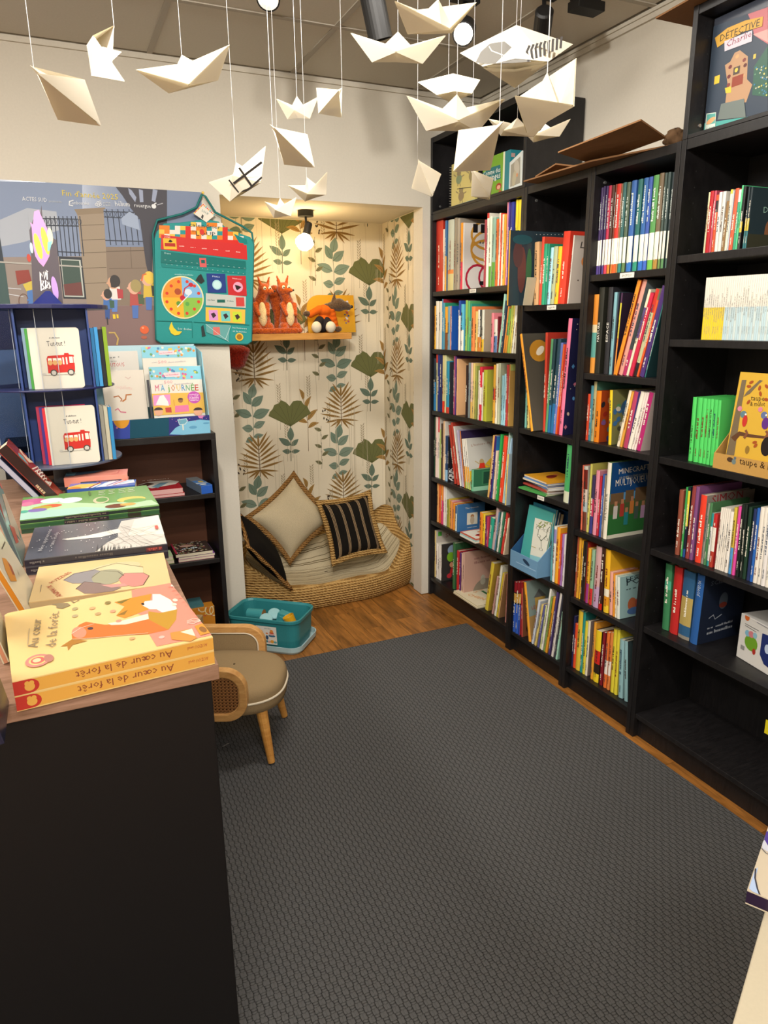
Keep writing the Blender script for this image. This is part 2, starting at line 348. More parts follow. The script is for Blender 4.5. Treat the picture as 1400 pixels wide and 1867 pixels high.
# wallpaper: botanical print, half-drop repeat, unrolled along the niche walls
def wallpaper():
    W, PV = .515, .527
    shapes = []                                        # (points, colour) in unrolled metres s,z
    def leaf(x, y, a, L, w, c, vein=None, bend=.0):
        ca, sa = math.cos(a), math.sin(a); pts = []
        n = 7
        for i in range(n+1): t = i/n; pts.append((t*L, w*math.sin(math.pi*t**.8)*.5+bend*math.sin(math.pi*t)))
        for i in range(n-1, 0, -1): t = i/n; pts.append((t*L, -w*math.sin(math.pi*t**.8)*.5+bend*math.sin(math.pi*t)))
        shapes.append(([(x+p*ca-q*sa, y+p*sa+q*ca) for p, q in pts], c))
        if vein:
            k = .0011; shapes.append(([(x+p*ca-q*sa, y+p*sa+q*ca) for p, q in ((0, k), (L*.5, k+bend), (L*.93, 0), (L*.5, -k+bend), (0, -k))], vein))
    def stem(pts, w, c):
        for (a, b), (d, e) in zip(pts[:-1], pts[1:]):
            l = math.hypot(d-a, e-b) or 1; nx, ny = -(e-b)/l*w/2, (d-a)/l*w/2
            shapes.append(([(a+nx, b+ny), (a-nx, b-ny), (d-nx, e-ny), (d+nx, e+ny)], c))
    r = random.Random(3)
    G1, G1v, G2, BR, BRv, GK, GKv, LN = '6f8070', '4a5a4c', '5c6d5e', '8a6a34', '5f4520', '5f6136', '3c3f20', '9a8f78'
    def cell(x, y):
        # grasses and bark lines
        for k in range(9):
            gx = x + r.uniform(-.25, .26); stem([(gx, y-.27), (gx+r.uniform(-.006, .006), y), (gx, y+.27)], .0016, LN if k % 2 else 'b5aa92')
        for gx, gy in ((.165, .06), (.2, -.13), (-.05, .2), (.345, .1)):
            stem([(x+gx, y+gy-.16), (x+gx+.004, y+gy), (x+gx-.002, y+gy+.1)], .0016, '8a7d62')
            for k in range(16):
                t = k/16; sx = (1 if k % 2 else -1); leaf(x+gx+.003*sx, y+gy-.02+.12*t, math.pi/2 - sx*.5, .02, .0045, '8a7d62')
        # tall leaf branch
        stem([(x+.005, y-.14), (x+.008, y), (x, y+.10)], .0035, '7a8272')
        for (lx, ly, a, L, w) in ((.004, .09, 1.35, .085, .05), (-.002, .055, 2.05, .085, .045), (.005, .045, .7, .09, .05), (0, -.01, 2.75, .10, .05), (.008, -.015, .35, .105, .058),
                                  (.004, -.085, 2.95, .065, .045), (.008, -.075, .4, .075, .042), (.004, -.13, .15, .06, .03), (.002, -.135, 3.6, .05, .035)):
            leaf(x+lx, y+ly, a, L, w, r.choice((G1, G1, '657868')), G1v)
        # palm fan of pointed blades
        px, py = x+.03, y-.245
        stem([(px, py-.12), (px, py+.06)], .004, BRv)
        for k in range(7):
            t = k/6; yy = py-.07+.125*t; a = .22+.78*t; L = .15-.045*t
            leaf(px, yy, a, L, .0135, BR, BRv); leaf(px, yy, math.pi-a, L*.92, .0135, BR, BRv)
        for k in range(3):
            a = -.15-.38*k; leaf(px, py-.08, a, .115-.018*k, .012, BR, BRv); leaf(px, py-.08, math.pi-a, .105-.018*k, .012, BR, BRv)
        leaf(px, py+.055, math.pi/2, .07, .012, BR, BRv)
        # ginkgo leaf with a sprig under it
        gx, gy = x+.226, y-.02
        fan = [(0, -.065)]
        for k in range(15):
            a = math.radians(152-124*k/14); rr = .165*(1-.28*math.exp(-((k-7)/1.0)**2))*(1+.03*math.sin(k*2.7))*(1-.10*abs(k-7)/7); fan.append((math.cos(a)*rr*.98, -.065+math.sin(a)*rr))
        for k in range(1, 15): shapes.append(([(gx+fan[0][0], gy+fan[0][1]), (gx+fan[k+1][0], gy+fan[k+1][1]), (gx+fan[k][0], gy+fan[k][1])], GK))
        for k in range(1, 16, 2): stem([(gx, gy-.06), (gx+fan[k][0]*.93, gy+fan[k][1]*.9)], .0013, GKv)
        stem([(gx, gy-.06), (gx-.002, gy-.13), (gx-.006, gy-.27)], .004, GKv)
        for (lx, ly, a, L, w) in ((-.002, -.15, 1.55, .085, .04), (-.004, -.175, 2.55, .085, .038), (0, -.18, .7, .06, .03), (-.004, -.215, 2.95, .055, .03), (-.002, -.215, .05, .055, .026)):
            leaf(gx+lx, gy+ly, a, L, w, G2, G1v)
        # laurel twig in ochre, berries
        bx, by = x+.33, y-.02
        stem([(bx, by-.22), (bx+.004, by-.05), (bx-.02, by+.09)], .0028, BRv)
        for (lx, ly, a, L, w) in ((-.02, .085, 1.9, .07, .024), (-.008, .03, 1.1, .085, .026), (-.002, .0, 2.5, .09, .026), (.003, -.035, .75, .09, .03), (.002, -.05, 2.9, .085, .026), (.004, -.08, .35, .075, .026)):
            leaf(bx+lx, by+ly, a, L, w, '94723a', BRv, .008 if a < 1.6 else -.008)
        for k in range(6): leaf(x-.075+r.uniform(-.02, .02), y+.22+r.uniform(-.04, .04), r.uniform(.8, 2.3), .018, .009, '3a2f22')
        for k in range(5):
            yy = y-.06+.05*k; stem([(x-.105, yy-.03), (x-.1, yy+.03)], .002, '55503c'); leaf(x-.1, yy, .5 if k % 2 else 2.7, .05, .022, '6d6a4a', '3a3a26')
    SB = -NL                                            # s = x - NL on the back wall (0..1.0655), then on the right wall
    for ci in range(-1, 5):
        for rj in range(-1, 6):
            cell(.236+W*ci, 1.272+PV*(rj-2)-(0 if ci % 2 else PV/2))
    Lb = .015-NL; rv = V((NR-.015, .0-ND, 0)); Lr = rv.length; ru = rv.normalized()
    def clip(poly, ax, lim, keep_less):
        out = []; n = len(poly)
        for i in range(n):
            a = poly[i]; b = poly[(i+1) % n]; ia = (a[ax] <= lim) == keep_less; ib = (b[ax] <= lim) == keep_less
            if ia: out.append(a)
            if ia != ib:
                t = (lim-a[ax])/(b[ax]-a[ax]); out.append((a[0]+(b[0]-a[0])*t, a[1]+(b[1]-a[1])*t))
        return out
    mb, mr = MB(), MB(); kz = .0004
    for q, (pts, c) in enumerate(shapes):
        kz = .0004 + (q % 400)*2e-6
        pts = clip(pts, 1, .003, False); pts = clip(pts, 1, NT-.003, True) if len(pts) > 2 else []
        if len(pts) < 3: continue
        a = clip(clip(pts, 0, 0, False), 0, Lb, True) if len(pts) > 2 else []
        if len(a) > 2: mb.add([(NL+s, ND-kz, z) for s, z in a], [tuple(range(len(a)))], c)
        b = clip(pts, 0, Lb+.001, False); b = clip(b, 0, Lb+Lr-.02, True) if len(b) > 2 else []
        if len(b) > 2:
            nn = V((-ru.y, ru.x, 0)); nn = nn if nn.x < 0 else -nn
            mr.add([V((.015, ND, z)) + ru*(s-Lb) + nn*kz for s, z in b], [tuple(range(len(b)))], c)
    mb.build('wallpaper_print', MATTE, wn_b); mr.build('wallpaper_print', MATTE, wn_r)
wallpaper()
# white angle bead down the right edge of the niche
m = MB(); m.box((NR-.0012, -.0015, 0), (NR+.003, .022, NT)); m.build('corner_bead', WALLP, wn_r)
# ================================================================ bookcases
WHITEP = plain('e6e2d6', .6, .3, 0, 'label_card')
HOLE = plain('2a2a2a', .4, .5); PEG = plain('9a9a98', .35, .5, .8)
D = .28; T = .018
def bookcase(y1, y0, shelves, label, ext=False, xoff=0):
    r = thing('bookcase', (D/2, (y0+y1)/2, 0), label, 'bookcase')
    def part(name, a, b, bev=.0012):
        m = MB(); m.box(a, b); return m.build(name, BLACKWOOD, r, bevel=bev)
    for y in (y0, y1-T): part('side_panel', (0, y, 0), (D, y+T, 2.02))
    a, b = y0+T, y1-T
    part('top_panel', (.002, a, 2.02-T*1.6), (D, b, 2.02))
    part('bottom_panel', (.004, a, shelves[0]-T), (D-.006, b, shelves[0]))
    part('plinth', (.022, a, 0), (.038, b, shelves[0]-T))
    part('back_panel', (D-.006, a, .02), (D, b, 2.0), 0)
    for z in shelves[1:]: part('shelf', (.004, a, z-T*1.25), (D-.006, b, z))
    if ext:
        for y in (y0, y1-T): part('extension_side', (0, y, 2.0205), (D, y+T, 2.37))
        part('extension_floor', (.002, a, 2.0205), (D, b, 2.032))
        part('extension_top', (.002, a, 2.37-T*1.4), (D, b, 2.37)); part('extension_back', (D-.006, a, 2.032), (D, b, 2.35), 0)
    m = MB(); hp = MB()
    for side, y in ((1, a), (-1, b)):
        for x in (.05, .22):
            z = .18
            while z < (2.33 if ext else 1.95):
                hp.lathe((x, y-.0005*side, z), [(.0022, 0), (.0022, .0009)], 6, V((0, side, 0))); z += .045
    hp.build('peg_hole', HOLE, r, kind='stuff')
    pg = MB(); pg.lathe((.045, b+.0004, 2.06 if ext else 1.97), [(.006, 0), (.005, .004)], 10, V((0, -1, 0))); pg.build('screw_cap', PEG, r)
    if ext:
        pass
    return r
ZA = [.103, .440, .687, 1.048, 1.367, 1.652]; ZB = [.099, .432, .792, 1.055, 1.564]; ZC = [.1, .415, .70, 1.057, 1.311, 1.659]; ZD = [.097, .446, .737, 1.059, 1.439, 1.691]
caseA = bookcase(-.001, -.799, ZA, 'wide black bookcase beside the papered niche, with raised top section', True)
caseB = bookcase(-.801, -1.199, ZB, 'narrow black bookcase holding a blue cardboard tray')
caseC = bookcase(-1.201, -1.599, ZC, 'narrow black bookcase with encyclopedia spines on its top shelf')
caseD = bookcase(-1.601, -2.399, ZD, 'wide black bookcase nearest the camera with an empty lowest shelf', True)
# price-rail cards on the shelf edges
def shelf_label(crop, x0, y0, x1, y1, txt, z, par):
    a = at(x0/crop[2]+crop[0], y0/crop[2]+crop[1], 'x', .003); b = at(x1/crop[2]+crop[0], y1/crop[2]+crop[1], 'x', .003)
    m = MB(); zc = z-.012; h = .0085; m.box((.0005, min(a.y, b.y), zc-h), (.0025, max(a.y, b.y), zc+h))
    o = m.build('shelf_card', WHITEP, par)
    A = Art((.0005, max(a.y, b.y), zc-h), (0, -1, 0), (0, 0, 1)); w = abs(a.y-b.y)
    A.text(txt, (w*.15, h*.55), (w*.85, h*.55), '55524a', h*.9); A.build(par, 'card_print')
shelf_label((770, 240, 6.2211), 540, 1780, 610, 1815, 'ALBUM', ZA[5], caseA)
shelf_label((930, 320, 6.669), 455, 1580, 560, 1620, 'ALBUM', ZB[4], caseB)
shelf_label((1070, 290, 8.118), 500, 1670, 700, 1740, 'ENCYCLO', ZC[5], caseC)
shelf_label((920, 800, 8.487), 515, 860, 612, 930, 'REVUE', ZB[2], caseB)
# ================================================================ rug
def rug_mat():
    m, nt, b = new_mat('woven_charcoal_rug', .9, .2)
    tc = N(nt, 'ShaderNodeTexCoord'); mp = N(nt, 'ShaderNodeMapping'); mp.inputs['Rotation'].default_value = (0, 0, .0)
    nt.links.new(tc.outputs['Object'], mp.inputs[0])
    w = N(nt, 'ShaderNodeTexNoise', Scale=70.0, Detail=1.0); nt.links.new(mp.outputs[0], w.inputs['Vector'])
    sb = N(nt, 'ShaderNodeVectorMath', operation='MULTIPLY_ADD'); sb.inputs[1].default_value = (.004, .004, 0); nt.links.new(w.outputs['Color'], sb.inputs[0]); nt.links.new(mp.outputs[0], sb.inputs[2])
    sc_ = N(nt, 'ShaderNodeVectorMath', operation='SCALE'); sc_.inputs['Scale'].default_value = 1/.0145; nt.links.new(sb.outputs[0], sc_.inputs[0])
    xy = N(nt, 'ShaderNodeSeparateXYZ'); nt.links.new(sc_.outputs[0], xy.inputs[0])
    def M(op, a, b=None):
        n = N(nt, 'ShaderNodeMath', operation=op)
        for i, q in enumerate((a, b)):
            if q is None: continue
            if isinstance(q, (int, float)): n.inputs[i].default_value = q
            else: nt.links.new(q, n.inputs[i])
        return n.outputs[0]
    X, Y = xy.outputs[0], xy.outputs[1]
    par = M('MODULO', M('ADD', M('FLOOR', X), M('ADD', M('FLOOR', Y), 2000)), 2)
    par = M('GREATER_THAN', par, .5)
    def prof(a, b, lo, pw):                              # two strands across a, tucked under at the ends along b
        st = M('ADD', M('MULTIPLY', M('POWER', M('ABSOLUTE', M('SINE', M('MULTIPLY', a, 2*math.pi))), .6), 1-lo), lo); en = M('POWER', M('ABSOLUTE', M('SINE', M('MULTIPLY', b, math.pi))), pw)
        return M('MULTIPLY', st, en)
    hx, hy = prof(Y, X, .25, .75), prof(X, Y, .6, .12)
    hgt = M('ADD', M('MULTIPLY', hx, par), M('MULTIPLY', hy, M('SUBTRACT', 1, par)))
    nz = N(nt, 'ShaderNodeTexNoise', Scale=420.0, Detail=2.0); nt.links.new(mp.outputs[0], nz.inputs['Vector'])
    hh = M('ADD', hgt, M('MULTIPLY', M('SUBTRACT', nz.outputs['Fac'], .5), .5))
    cr = N(nt, 'ShaderNodeValToRGB'); e = cr.color_ramp.elements; e[0].position = .08; e[0].color = hexc('161616'); e[1].position = .75; e[1].color = hexc('555555')  # colour follows the weave height: shade painted into the pits
    nt.links.new(hh, cr.inputs[0]); nt.links.new(cr.outputs[0], b.inputs['Base Color'])
    bp = N(nt, 'ShaderNodeBump', Strength=.7, Distance=.003); nt.links.new(hh, bp.inputs['Height']); nt.links.new(bp.outputs[0], b.inputs['Normal'])
    return m
m = MB(); m.box((-2.6, -3.9, 0.0002), (-.028, -.474, .008))
tag(m.build('rug', rug_mat(), bevel=.003), 'large charcoal woven rug covering the floor between table and bookcases', 'rug')
# ================================================================ books
PAPER = plain('d9cfb6', .85, .2, 0, 'page_edges', .3, 600)
PAL = [('white', 'e8e6de'), ('cream', 'e0d4b4'), ('grey', '9a9894'), ('dark grey', '4a4a48'), ('black', '1a1a1c'), ('red', 'c0281e'), ('dark red', '7a1a24'), ('orange', 'e08428'),
       ('yellow', 'e0c830'), ('mustard', 'b8902e'), ('brown', '6a4428'), ('tan', 'b89468'), ('pink', 'dc8c9a'), ('magenta', 'b82868'), ('purple', '5a3276'), ('lavender', 'a898c4'),
       ('navy', '202a5a'), ('blue', '2c5ca8'), ('sky blue', '88bcd8'), ('teal', '2c8a84'), ('dark green', '28503a'), ('green', '48a054'), ('lime green', 'a8bc48'), ('sage', 'a4b49a'), ('grey-blue', '7890a4'), ('peach', 'd8a078')]
def cname(h):
    c = [int(h[i:i+2], 16) for i in (0, 2, 4)]; best = None
    for n, p in PAL:
        q = [int(p[i:i+2], 16) for i in (0, 2, 4)]; d = 2*(c[0]-q[0])**2+4*(c[1]-q[1])**2+3*(c[2]-q[2])**2
        if best is None or d < best[0]: best = (d, n)
    return best[1]
ORD = 'first second third fourth fifth sixth seventh eighth ninth tenth eleventh twelfth thirteenth fourteenth fifteenth sixteenth seventeenth eighteenth nineteenth twentieth'.split()
def ordn(i):
    return ORD[i] if i < 20 else ('twenty-' + ORD[i-20] if i < 29 else ('thirtieth' if i == 29 else 'thirty-' + ORD[i-30]))
def shade(h, k):
    return ''.join('%02x' % max(0, min(255, int(int(h[i:i+2], 16)*k))) for i in (0, 2, 4))
def mkbook(o, e, w, d, h, spine, cover, bands, label, text=None, tcol=None, group=None, hard=True, ang=0.0, cover_art=None, seed=0, markc=None, kind='book'):
    """A book standing on a shelf. o = lower front corner of the spine, e.g. spine towards -x; y grows to w; lean = ang about the lower edge."""
    R = Matrix.Translation(o) @ Matrix.Rotation(ang, 4, 'X')
    t = .0022 if hard else .0007; ov = .003 if hard else 0
    m = MB(); side = [cover]*6
    m.box((0, 0, 0), (d, t, h), cover, R); m.box((0, w-t, 0), (d, w, h), cover, R)
    n = 5; pr = []                                     # slightly rounded spine
    rb = min(w*.18, .004) if hard else .0002
    for i in range(n+1):
        a = i/n; pr.append((-rb*math.sin(math.pi*a)+.0, w*a))
    vs = []; fs = []; fc = []
    zs = [0.0]; cs = []
    for f, c in bands: zs.append(h*f); cs.append(c)
    for z in zs:
        for x, y in pr: vs.append(R @ V((x, y, z)))
    k = n+1
    for j in range(len(cs)):
        for i in range(n): m.add([vs[j*k+i], vs[j*k+i+1], vs[(j+1)*k+i+1], vs[(j+1)*k+i]], [(3, 2, 1, 0)], cs[j])
    m.add([vs[i] for i in range(k)] , [tuple(range(k))], cs[0]); m.add([vs[(len(zs)-1)*k+i] for i in range(k)], [tuple(range(k-1, -1, -1))], cs[-1])
    ob = m.build(kind, PRINT, origin=R @ V((d/2, w/2, 0)))
    tag(ob, label, kind.replace('_', ' '), group)
    p = MB(); p.box((.0006, t, ov), (d-ov, w-t, h-ov), None, R); p.build('page_block', PAPER, ob)
    # spine print
    A = Art(R @ V((-rb*1.02-.0002, w, 0)), R.to_3x3() @ V((0, -1, 0)), R.to_3x3() @ V((0, 0, 1)), None, .0002, .00003)
    if w > .0045:
        rr = random.Random(seed)
        lum = sum(int(spine[i:i+2], 16)*q for i, q in ((0, .3), (2, .59), (4, .11)))
        mc = markc or tcol or ('f0ead8' if lum < 130 else rr.choice(('3a2e28', '7a2a22', '28405a')))
        hh = min(w*.5, .011)
        if text:
            z0, z1 = text[1]*h, text[2]*h
            A.text(text[0], (w*.5+hh*.42, z0), (w*.5+hh*.42, z1), tcol or mc, hh)
        elif markc != '-':
            z0 = h*rr.uniform(.28, .45); L = h*rr.uniform(.25, .45)
            if kind == 'encyclopedia': z0, L = h*.52, h*rr.uniform(.3, .42)
            marks(A, (w*.5+hh*.35, z0), (w*.5+hh*.35, min(z0+L, h*.93)), mc, hh*.8, seed)
            if rr.random() < .6: marks(A, (w*.5+hh*.25, h*.1), (w*.5+hh*.25, h*.22), mc, hh*.55, seed+1)
        A.build(ob, 'spine_print')
    # cover face towards -y
    if cover_art:
        B = Art(R @ V((0, -.0002, 0)), R.to_3x3() @ V((1, 0, 0)), R.to_3x3() @ V((0, 0, 1)), None, .0002, .00004); B.n = R.to_3x3() @ V((0, -1, 0)); B.bounds(0, 0, d, h)
        cover_art(B, d, h); B.build(ob, 'cover_print')
    return ob, R
SPEC = {}
def row(case, shelfname, z, crop, xs, txt, lim):
    """txt: 'xL xR yTop colour [k=v ...]; ...' read from the photograph crop; x at the foot of the spine.
       tx = left x at the top for leaning books; b=c:f lower band colour up to fraction f; c cover colour; d depth; i inset; L own label; T/tc spine lettering"""
    cx, cy, s = crop; out = []; items = [i.strip() for i in txt.split(';') if i.strip()]; bk = []
    for k, it in enumerate(items):
        p = it.split(' '); xl, xr, yt = (float(q) for q in p[:3]); o = {}
        for q in p[4:]:
            if '=' in q: a, b = q.split('=', 1); o[a] = b.replace('_', ' ')
            else: o[q] = 1
        X = xs + float(o.get('i', 0))*.001
        ya = solve_axis(xl/s+cx, None, 'y', x=X, z=z); yb = solve_axis(xr/s+cx, None, 'y', x=X, z=z)
        sl = 0.0
        if 'tx' in o:
            q = at(float(o['tx'])/s+cx, yt/s+cy, 'x', X); sl = (q.y-ya)/(q.z-z); hz = q.z-z
        else: hz = solve_axis(None, yt/s+cy, 'z', x=X, y=(ya+yb)/2)-z
        bk.append([ya, max(ya-yb, .003), sl, hz, X, p[3], o])
    ups = [q-T*1.25 for q in {'-': 0, 'A': ZA, 'B': ZB, 'C': ZC, 'D': ZD}[case] if q > z+.02] + [2.02-T*1.6]; clear = min(ups)-z
    pr = None
    for n, r in enumerate(bk):                          # keep neighbours from passing through each other
        ya, t, sl, hz = r[:4]; g = .0006
        ymax = lim[1]-.001 if pr is None else pr[0]-pr[1]-g
        if ya > ymax: ya = ymax
        if pr is None: sl = min(sl, (lim[1]-.001-ya)/hz)
        else:
            zm = min(hz, pr[3]); yr = pr[0]-pr[1]+pr[2]*zm-g
            if ya+sl*zm > yr: sl = (yr-ya)/zm
        sl = min(sl, max(0, (lim[1]-.001-ya)/hz))
        if ya-t+min(0, sl*hz) < lim[0]+.001:
            if sl < 0: sl = max(sl, (lim[0]+.001-(ya-t))/hz)
            if ya-t < lim[0]+.001: t = max(.003, ya-lim[0]-.001)
        r[0:3] = [ya, t, sl]; pr = r
    for k, (ya, t, sl, hz, X, col, o) in enumerate(bk):
        ang = -math.atan(sl); w = t*math.cos(ang); h = hz/math.cos(ang)
        if ang < 0: h -= w*math.sin(-ang)*.5
        h = min(h, (clear-.003-(w*math.sin(abs(ang))))/math.cos(ang))
        d = float(o['d'])*.001 if 'd' in o else max(.11, min(.245-X, h*(.72+.1*((k*37) % 5)/5)))
        d = min(d, D-.008-X)
        cover = o.get('c', shade(col, .92)); bands = []
        if 'b' in o:
            for bb in o['b'].split('/'):
                c, f = bb.split(':'); bands.append((float(f), c))
        if not bands or bands[-1][0] < 1: bands.append((1.0, col))
        wd = 'thin' if w < .009 else ('thick' if w > .022 else 'slim'); ht = 'tall ' if h > .27 else ('small ' if h < .19 else '')
        lab = o.get('L') or '%s%s %s book, %s from left on %s' % (ht, wd, cname(col) + (' leaning' if abs(ang) > .05 else ''), ordn(k), shelfname)
        text = None
        if 'T' in o: tt = o['T'].split('|'); text = (tt[0], float(tt[1]), float(tt[2]))
        oo = V((X, ya-t, z+.0004 + (w*math.sin(-ang) if ang < 0 else 0)))
        art = COVERS.get(o.get('A')) if 'A' in o else None
        ob, R = mkbook(oo, None, w, d, h, col, cover, bands, lab, text, o.get('tc'), None, 'P' not in o, ang, art, k*7+int(z*1000), o.get('m'), 'encyclopedia' if 'encyclo' in lab else 'paperback' if 'paperback' in lab else 'picture_book' if case == 'A' or (case == 'B' and z > 1.5) else 'book')
        out.append(ob)
    return out
COVERS = {}
def cov(f): COVERS[f.__name__[2:]] = f; return f
@cov
def c_loops(A, d, h):
    A.rect((.004, 0), (d, h), 'cfcac2')
    for k, (z, r) in enumerate(((.83, .07), (.62, .09), (.60, .05))):
        pts = [(d*.55+.09*math.cos(t*.3), h*z+r*math.sin(t*.3)*.9) for t in range(5, 17)]; A.line([(d*.95, h*z+r*.9)] + pts + [(d*.95, h*z-r*.9)], .012, 'bd8a35')
    for k in range(4): A.rect((d*(.2+.18*k), h*.86), (d*(.31+.18*k), h*.99), '1a1718')
    for cx, cz, r in ((.32, .10, .062), (.62, .12, .06)): A.line([(d*cx+r*math.cos(t*.4), h*cz+.02+r*math.sin(t*.4)) for t in range(17)], .011, 'a3223a')
    A.rect((d*.38, h*.07), (d*.5, h*.13), '1a1718'); marks(A, (d*.35, h*.7), (d*.8, h*.7), '4a4440', .009, 3)
@cov
def c_mush(A, d, h):
    A.rect((.002, 0), (d, h), '1c4f9e'); A.ell((d*.62, h*.72), .035, .03, 'd8d2c4', 0, 16, 0, 180); A.ell((d*.45, h*.6), .012, .012, 'c83a8a')
    A.rect((d*.3, h*.3), (d*.7, h*.42), 'b9c48a'); A.ell((d*.5, h*.42), .02, .018, 'c84a3a'); A.ell((d*.8, h*.12), .03, .018, 'd8d8d8')
@cov
def c_peach(A, d, h):
    for k, c in enumerate('JEUX'[:3]): A.text(c, (d*.62, h*(.9-.07*k)), (d*.72, h*(.9-.07*k)), 'c03a20')
    A.ell((d*.6, h*.58), .005, .008, 'c04a30'); A.ell((d*.6, h*.3), .022, .045, 'd8c8b8'); A.ell((d*.45, h*.2), .018, .022, '3a4a78'); A.ell((d*.6, h*.08), .01, .008, '3a3040')
@cov
def c_tree(A, d, h):
    A.line([(d*.4, h*.3), (d*.5, h*.55), (d*.8, h*.75)], .008, 'b8682a'); A.line([(d*.5, h*.55), (d*.3, h*.8)], .006, 'b8682a'); A.rect((0, h*.9), (d, h), 'a8b060')
@cov
def c_dark(A, d, h):
    A.ell((d*.4, h*.75), .035, .06, '3a4450', .3); A.ell((d*.5, h*.2), .03, .035, '2f7a44'); A.ell((d*.45, h*.36), .02, .025, 'b83028')
    for k in range(12): A.ell((d*(.2+.06*k % .7), h*(.1+.07*((k*5) % 9))), .0025, .0025, 'e0dcc8')
@cov
def c_scrib(A, d, h):
    for k in range(5): A.line([(d*.1+.02*math.sin(t+k), h*(.05+.05*k)+.012*math.cos(t*1.3)) for t in range(9)], .003, 'e0e0dc')
@cov
def c_yellowhill(A, d, h):
    A.rect((.002, 0), (d, h), 'b9b8b0'); A.poly([(.002, h*.36), (d*.45, h*.44), (d, h*.78), (d, 0), (.002, 0)], 'd0ac28'); A.rect((.002, 0), (d, h*.16), '5a8a4a')
    A.text("L'histoire de Petit", (d*.12, h*.84), (d*.95, h*.88), '8a5a48', .011)
    A.ell((d*.4, h*.52), .014, .016, 'a89468'); A.poly([(d*.34, h*.5), (d*.48, h*.5), (d*.52, h*.3), (d*.26, h*.32)], 'c83422'); A.line([(d*.34, h*.48), (d*.2, h*.55)], .005, 'a89468'); A.line([(d*.48, h*.48), (d*.62, h*.42)], .005, 'a89468')
    A.line([(d*.33, h*.32), (d*.32, h*.24)], .006, 'c83422'); A.line([(d*.44, h*.32), (d*.46, h*.24)], .006, 'c83422')
@cov
def c_window(A, d, h):
    A.rect((d*.25, h*.25), (d, h*.92), '3a7a52'); A.rect((d*.3, h*.3), (d, h*.86), '1f4a38'); A.rect((0, 0), (d, h*.2), '8ac0a0'); A.ell((d*.6, h*.42), .012, .026, 'c8c8a0'); A.rect((d*.7, h*.24), (d, h*.72), '6ab888')
@cov
def c_bear(A, d, h):
    A.text('The Ourson', (d*.25, h*.82), (d*.75, h*.83), 'dcd8c8', .009); A.rect((d*.32, h*.22), (d*.72, h*.66), 'd4d0c0'); A.ell((d*.52, h*.52), .011, .012, 'a8784a'); A.ell((d*.52, h*.38), .013, .022, 'b8a890'); marks(A, (d*.3, h*.1), (d*.7, h*.1), 'c0c8d0', .005, 4)
@cov
def c_pinkmoon(A, d, h):
    A.ell((d*.65, 0), .075, .075, '8a8070', 0, 18, 0, 180); A.ell((d*.58, h*.34), .013, .018, 'b8b4a4'); A.ell((d*.58, h*.26), .016, .02, 'a8a494'); marks(A, (d*.3, h*.8), (d*.8, h*.82), '9a7068', .014, 2); marks(A, (d*.3, h*.7), (d*.8, h*.72), '9a7068', .014, 5)
@cov
def c_gnome(A, d, h):
    A.ell((d*.45, h*.83), .035, .03, '8aa0b8'); A.ell((d*.35, h*.64), .024, .028, '7ab02a'); A.ell((d*.62, h*.64), .022, .026, '8ac030'); A.poly([(d*.35, h*.3), (d*.6, h*.52), (d*.66, h*.24), (d*.3, h*.14)], 'b82428'); A.ell((d*.4, h*.42), .014, .016, 'd0906a'); A.ell((d*.3, h*.12), .016, .014, 'c03038'); A.ell((d*.72, h*.2), .026, .03, '4a9a3a')
@cov
def c_brown(A, d, h): A.ell((d*.6, h*.45), .006, .01, '8a2020')
@cov
def c_moon(A, d, h):
    A.ell((d*.42, h*.82), .05, .045, 'b8832a', .4); A.ell((d*.45, h*.82), .026, .014, 'e8e0c8', .7); A.poly([(d*.3, 0), (d*.6, h*.4), (d*.6, 0)], '33332c')
@cov
def c_autour(A, d, h):
    A.text('AUTOUR DU', (d*.12, h*.9), (d*.95, h*.905), 'e8d8c8', .016); marks(A, (d*.12, h*.86), (d*.5, h*.86), 'e0c0a8', .007, 2); A.poly([(0, 0), (d, 0), (d, h*.2), (d*.3, h*.1)], '5a2418')
@cov
def c_blocks(A, d, h):
    A.rect((d*.1, h*.72), (d*.3, h*.86), 'b83a48'); A.rect((d*.1, h*.6), (d*.3, h*.68), 'c84a9a'); A.rect((d*.1, h*.5), (d*.3, h*.58), 'c8a82a'); A.rect((0, 0), (d, h*.2), '16181a')
@cov
def c_sweets(A, d, h):
    r = random.Random(4)
    for k in range(46):
        c = r.choice(('d8b8a0', 'c84a4a', '5a9ad0', 'e0a03a', 'd07890', '7ab080')); x, y = d*r.uniform(.06, .95), h*r.uniform(.03, .97)
        if k % 3 == 0: A.ell((x, y), .008, .006, c, r.uniform(0, 3), 8)
        elif k % 3 == 1: A.ell((x, y), .0022, .0022, 'e8e0c0', 0, 6)
        else: A.poly([(x-.008, y), (x, y+.01), (x+.008, y), (x, y-.01)], c)
@cov
def c_planet(A, d, h):
    A.text('Le P', (d*.15, h*.82), (d*.6, h*.83), '1c1a1a', .024, .2); A.ell((d*.32, h*.63), .015, .017, 'c8783a'); A.ell((d*.95, 0), .1, .1, '7a6a38', 0, 20, 0, 180)
    for k in range(4): A.ell((d*(.2+.13*k), h*(.35+.09*(k % 3))), .003, .003, '4a3a34')
@cov
def c_castle(A, d, h):
    A.poly([(0, h*.42), (d, h*.5), (d, 0), (0, 0)], '9a7a4a'); A.rect((d*.18, h*.5), (d*.45, h*.72), 'b0904a'); A.poly([(d*.15, h*.72), (d*.31, h*.86), (d*.48, h*.72)], '5a5a58'); A.text('LES CHÂTEAUX', (d*.08, h*.53), (d*.8, h*.58), 'a03a2a', .016); A.ell((d*.7, h*.86), .03, .016, 'b0a898')
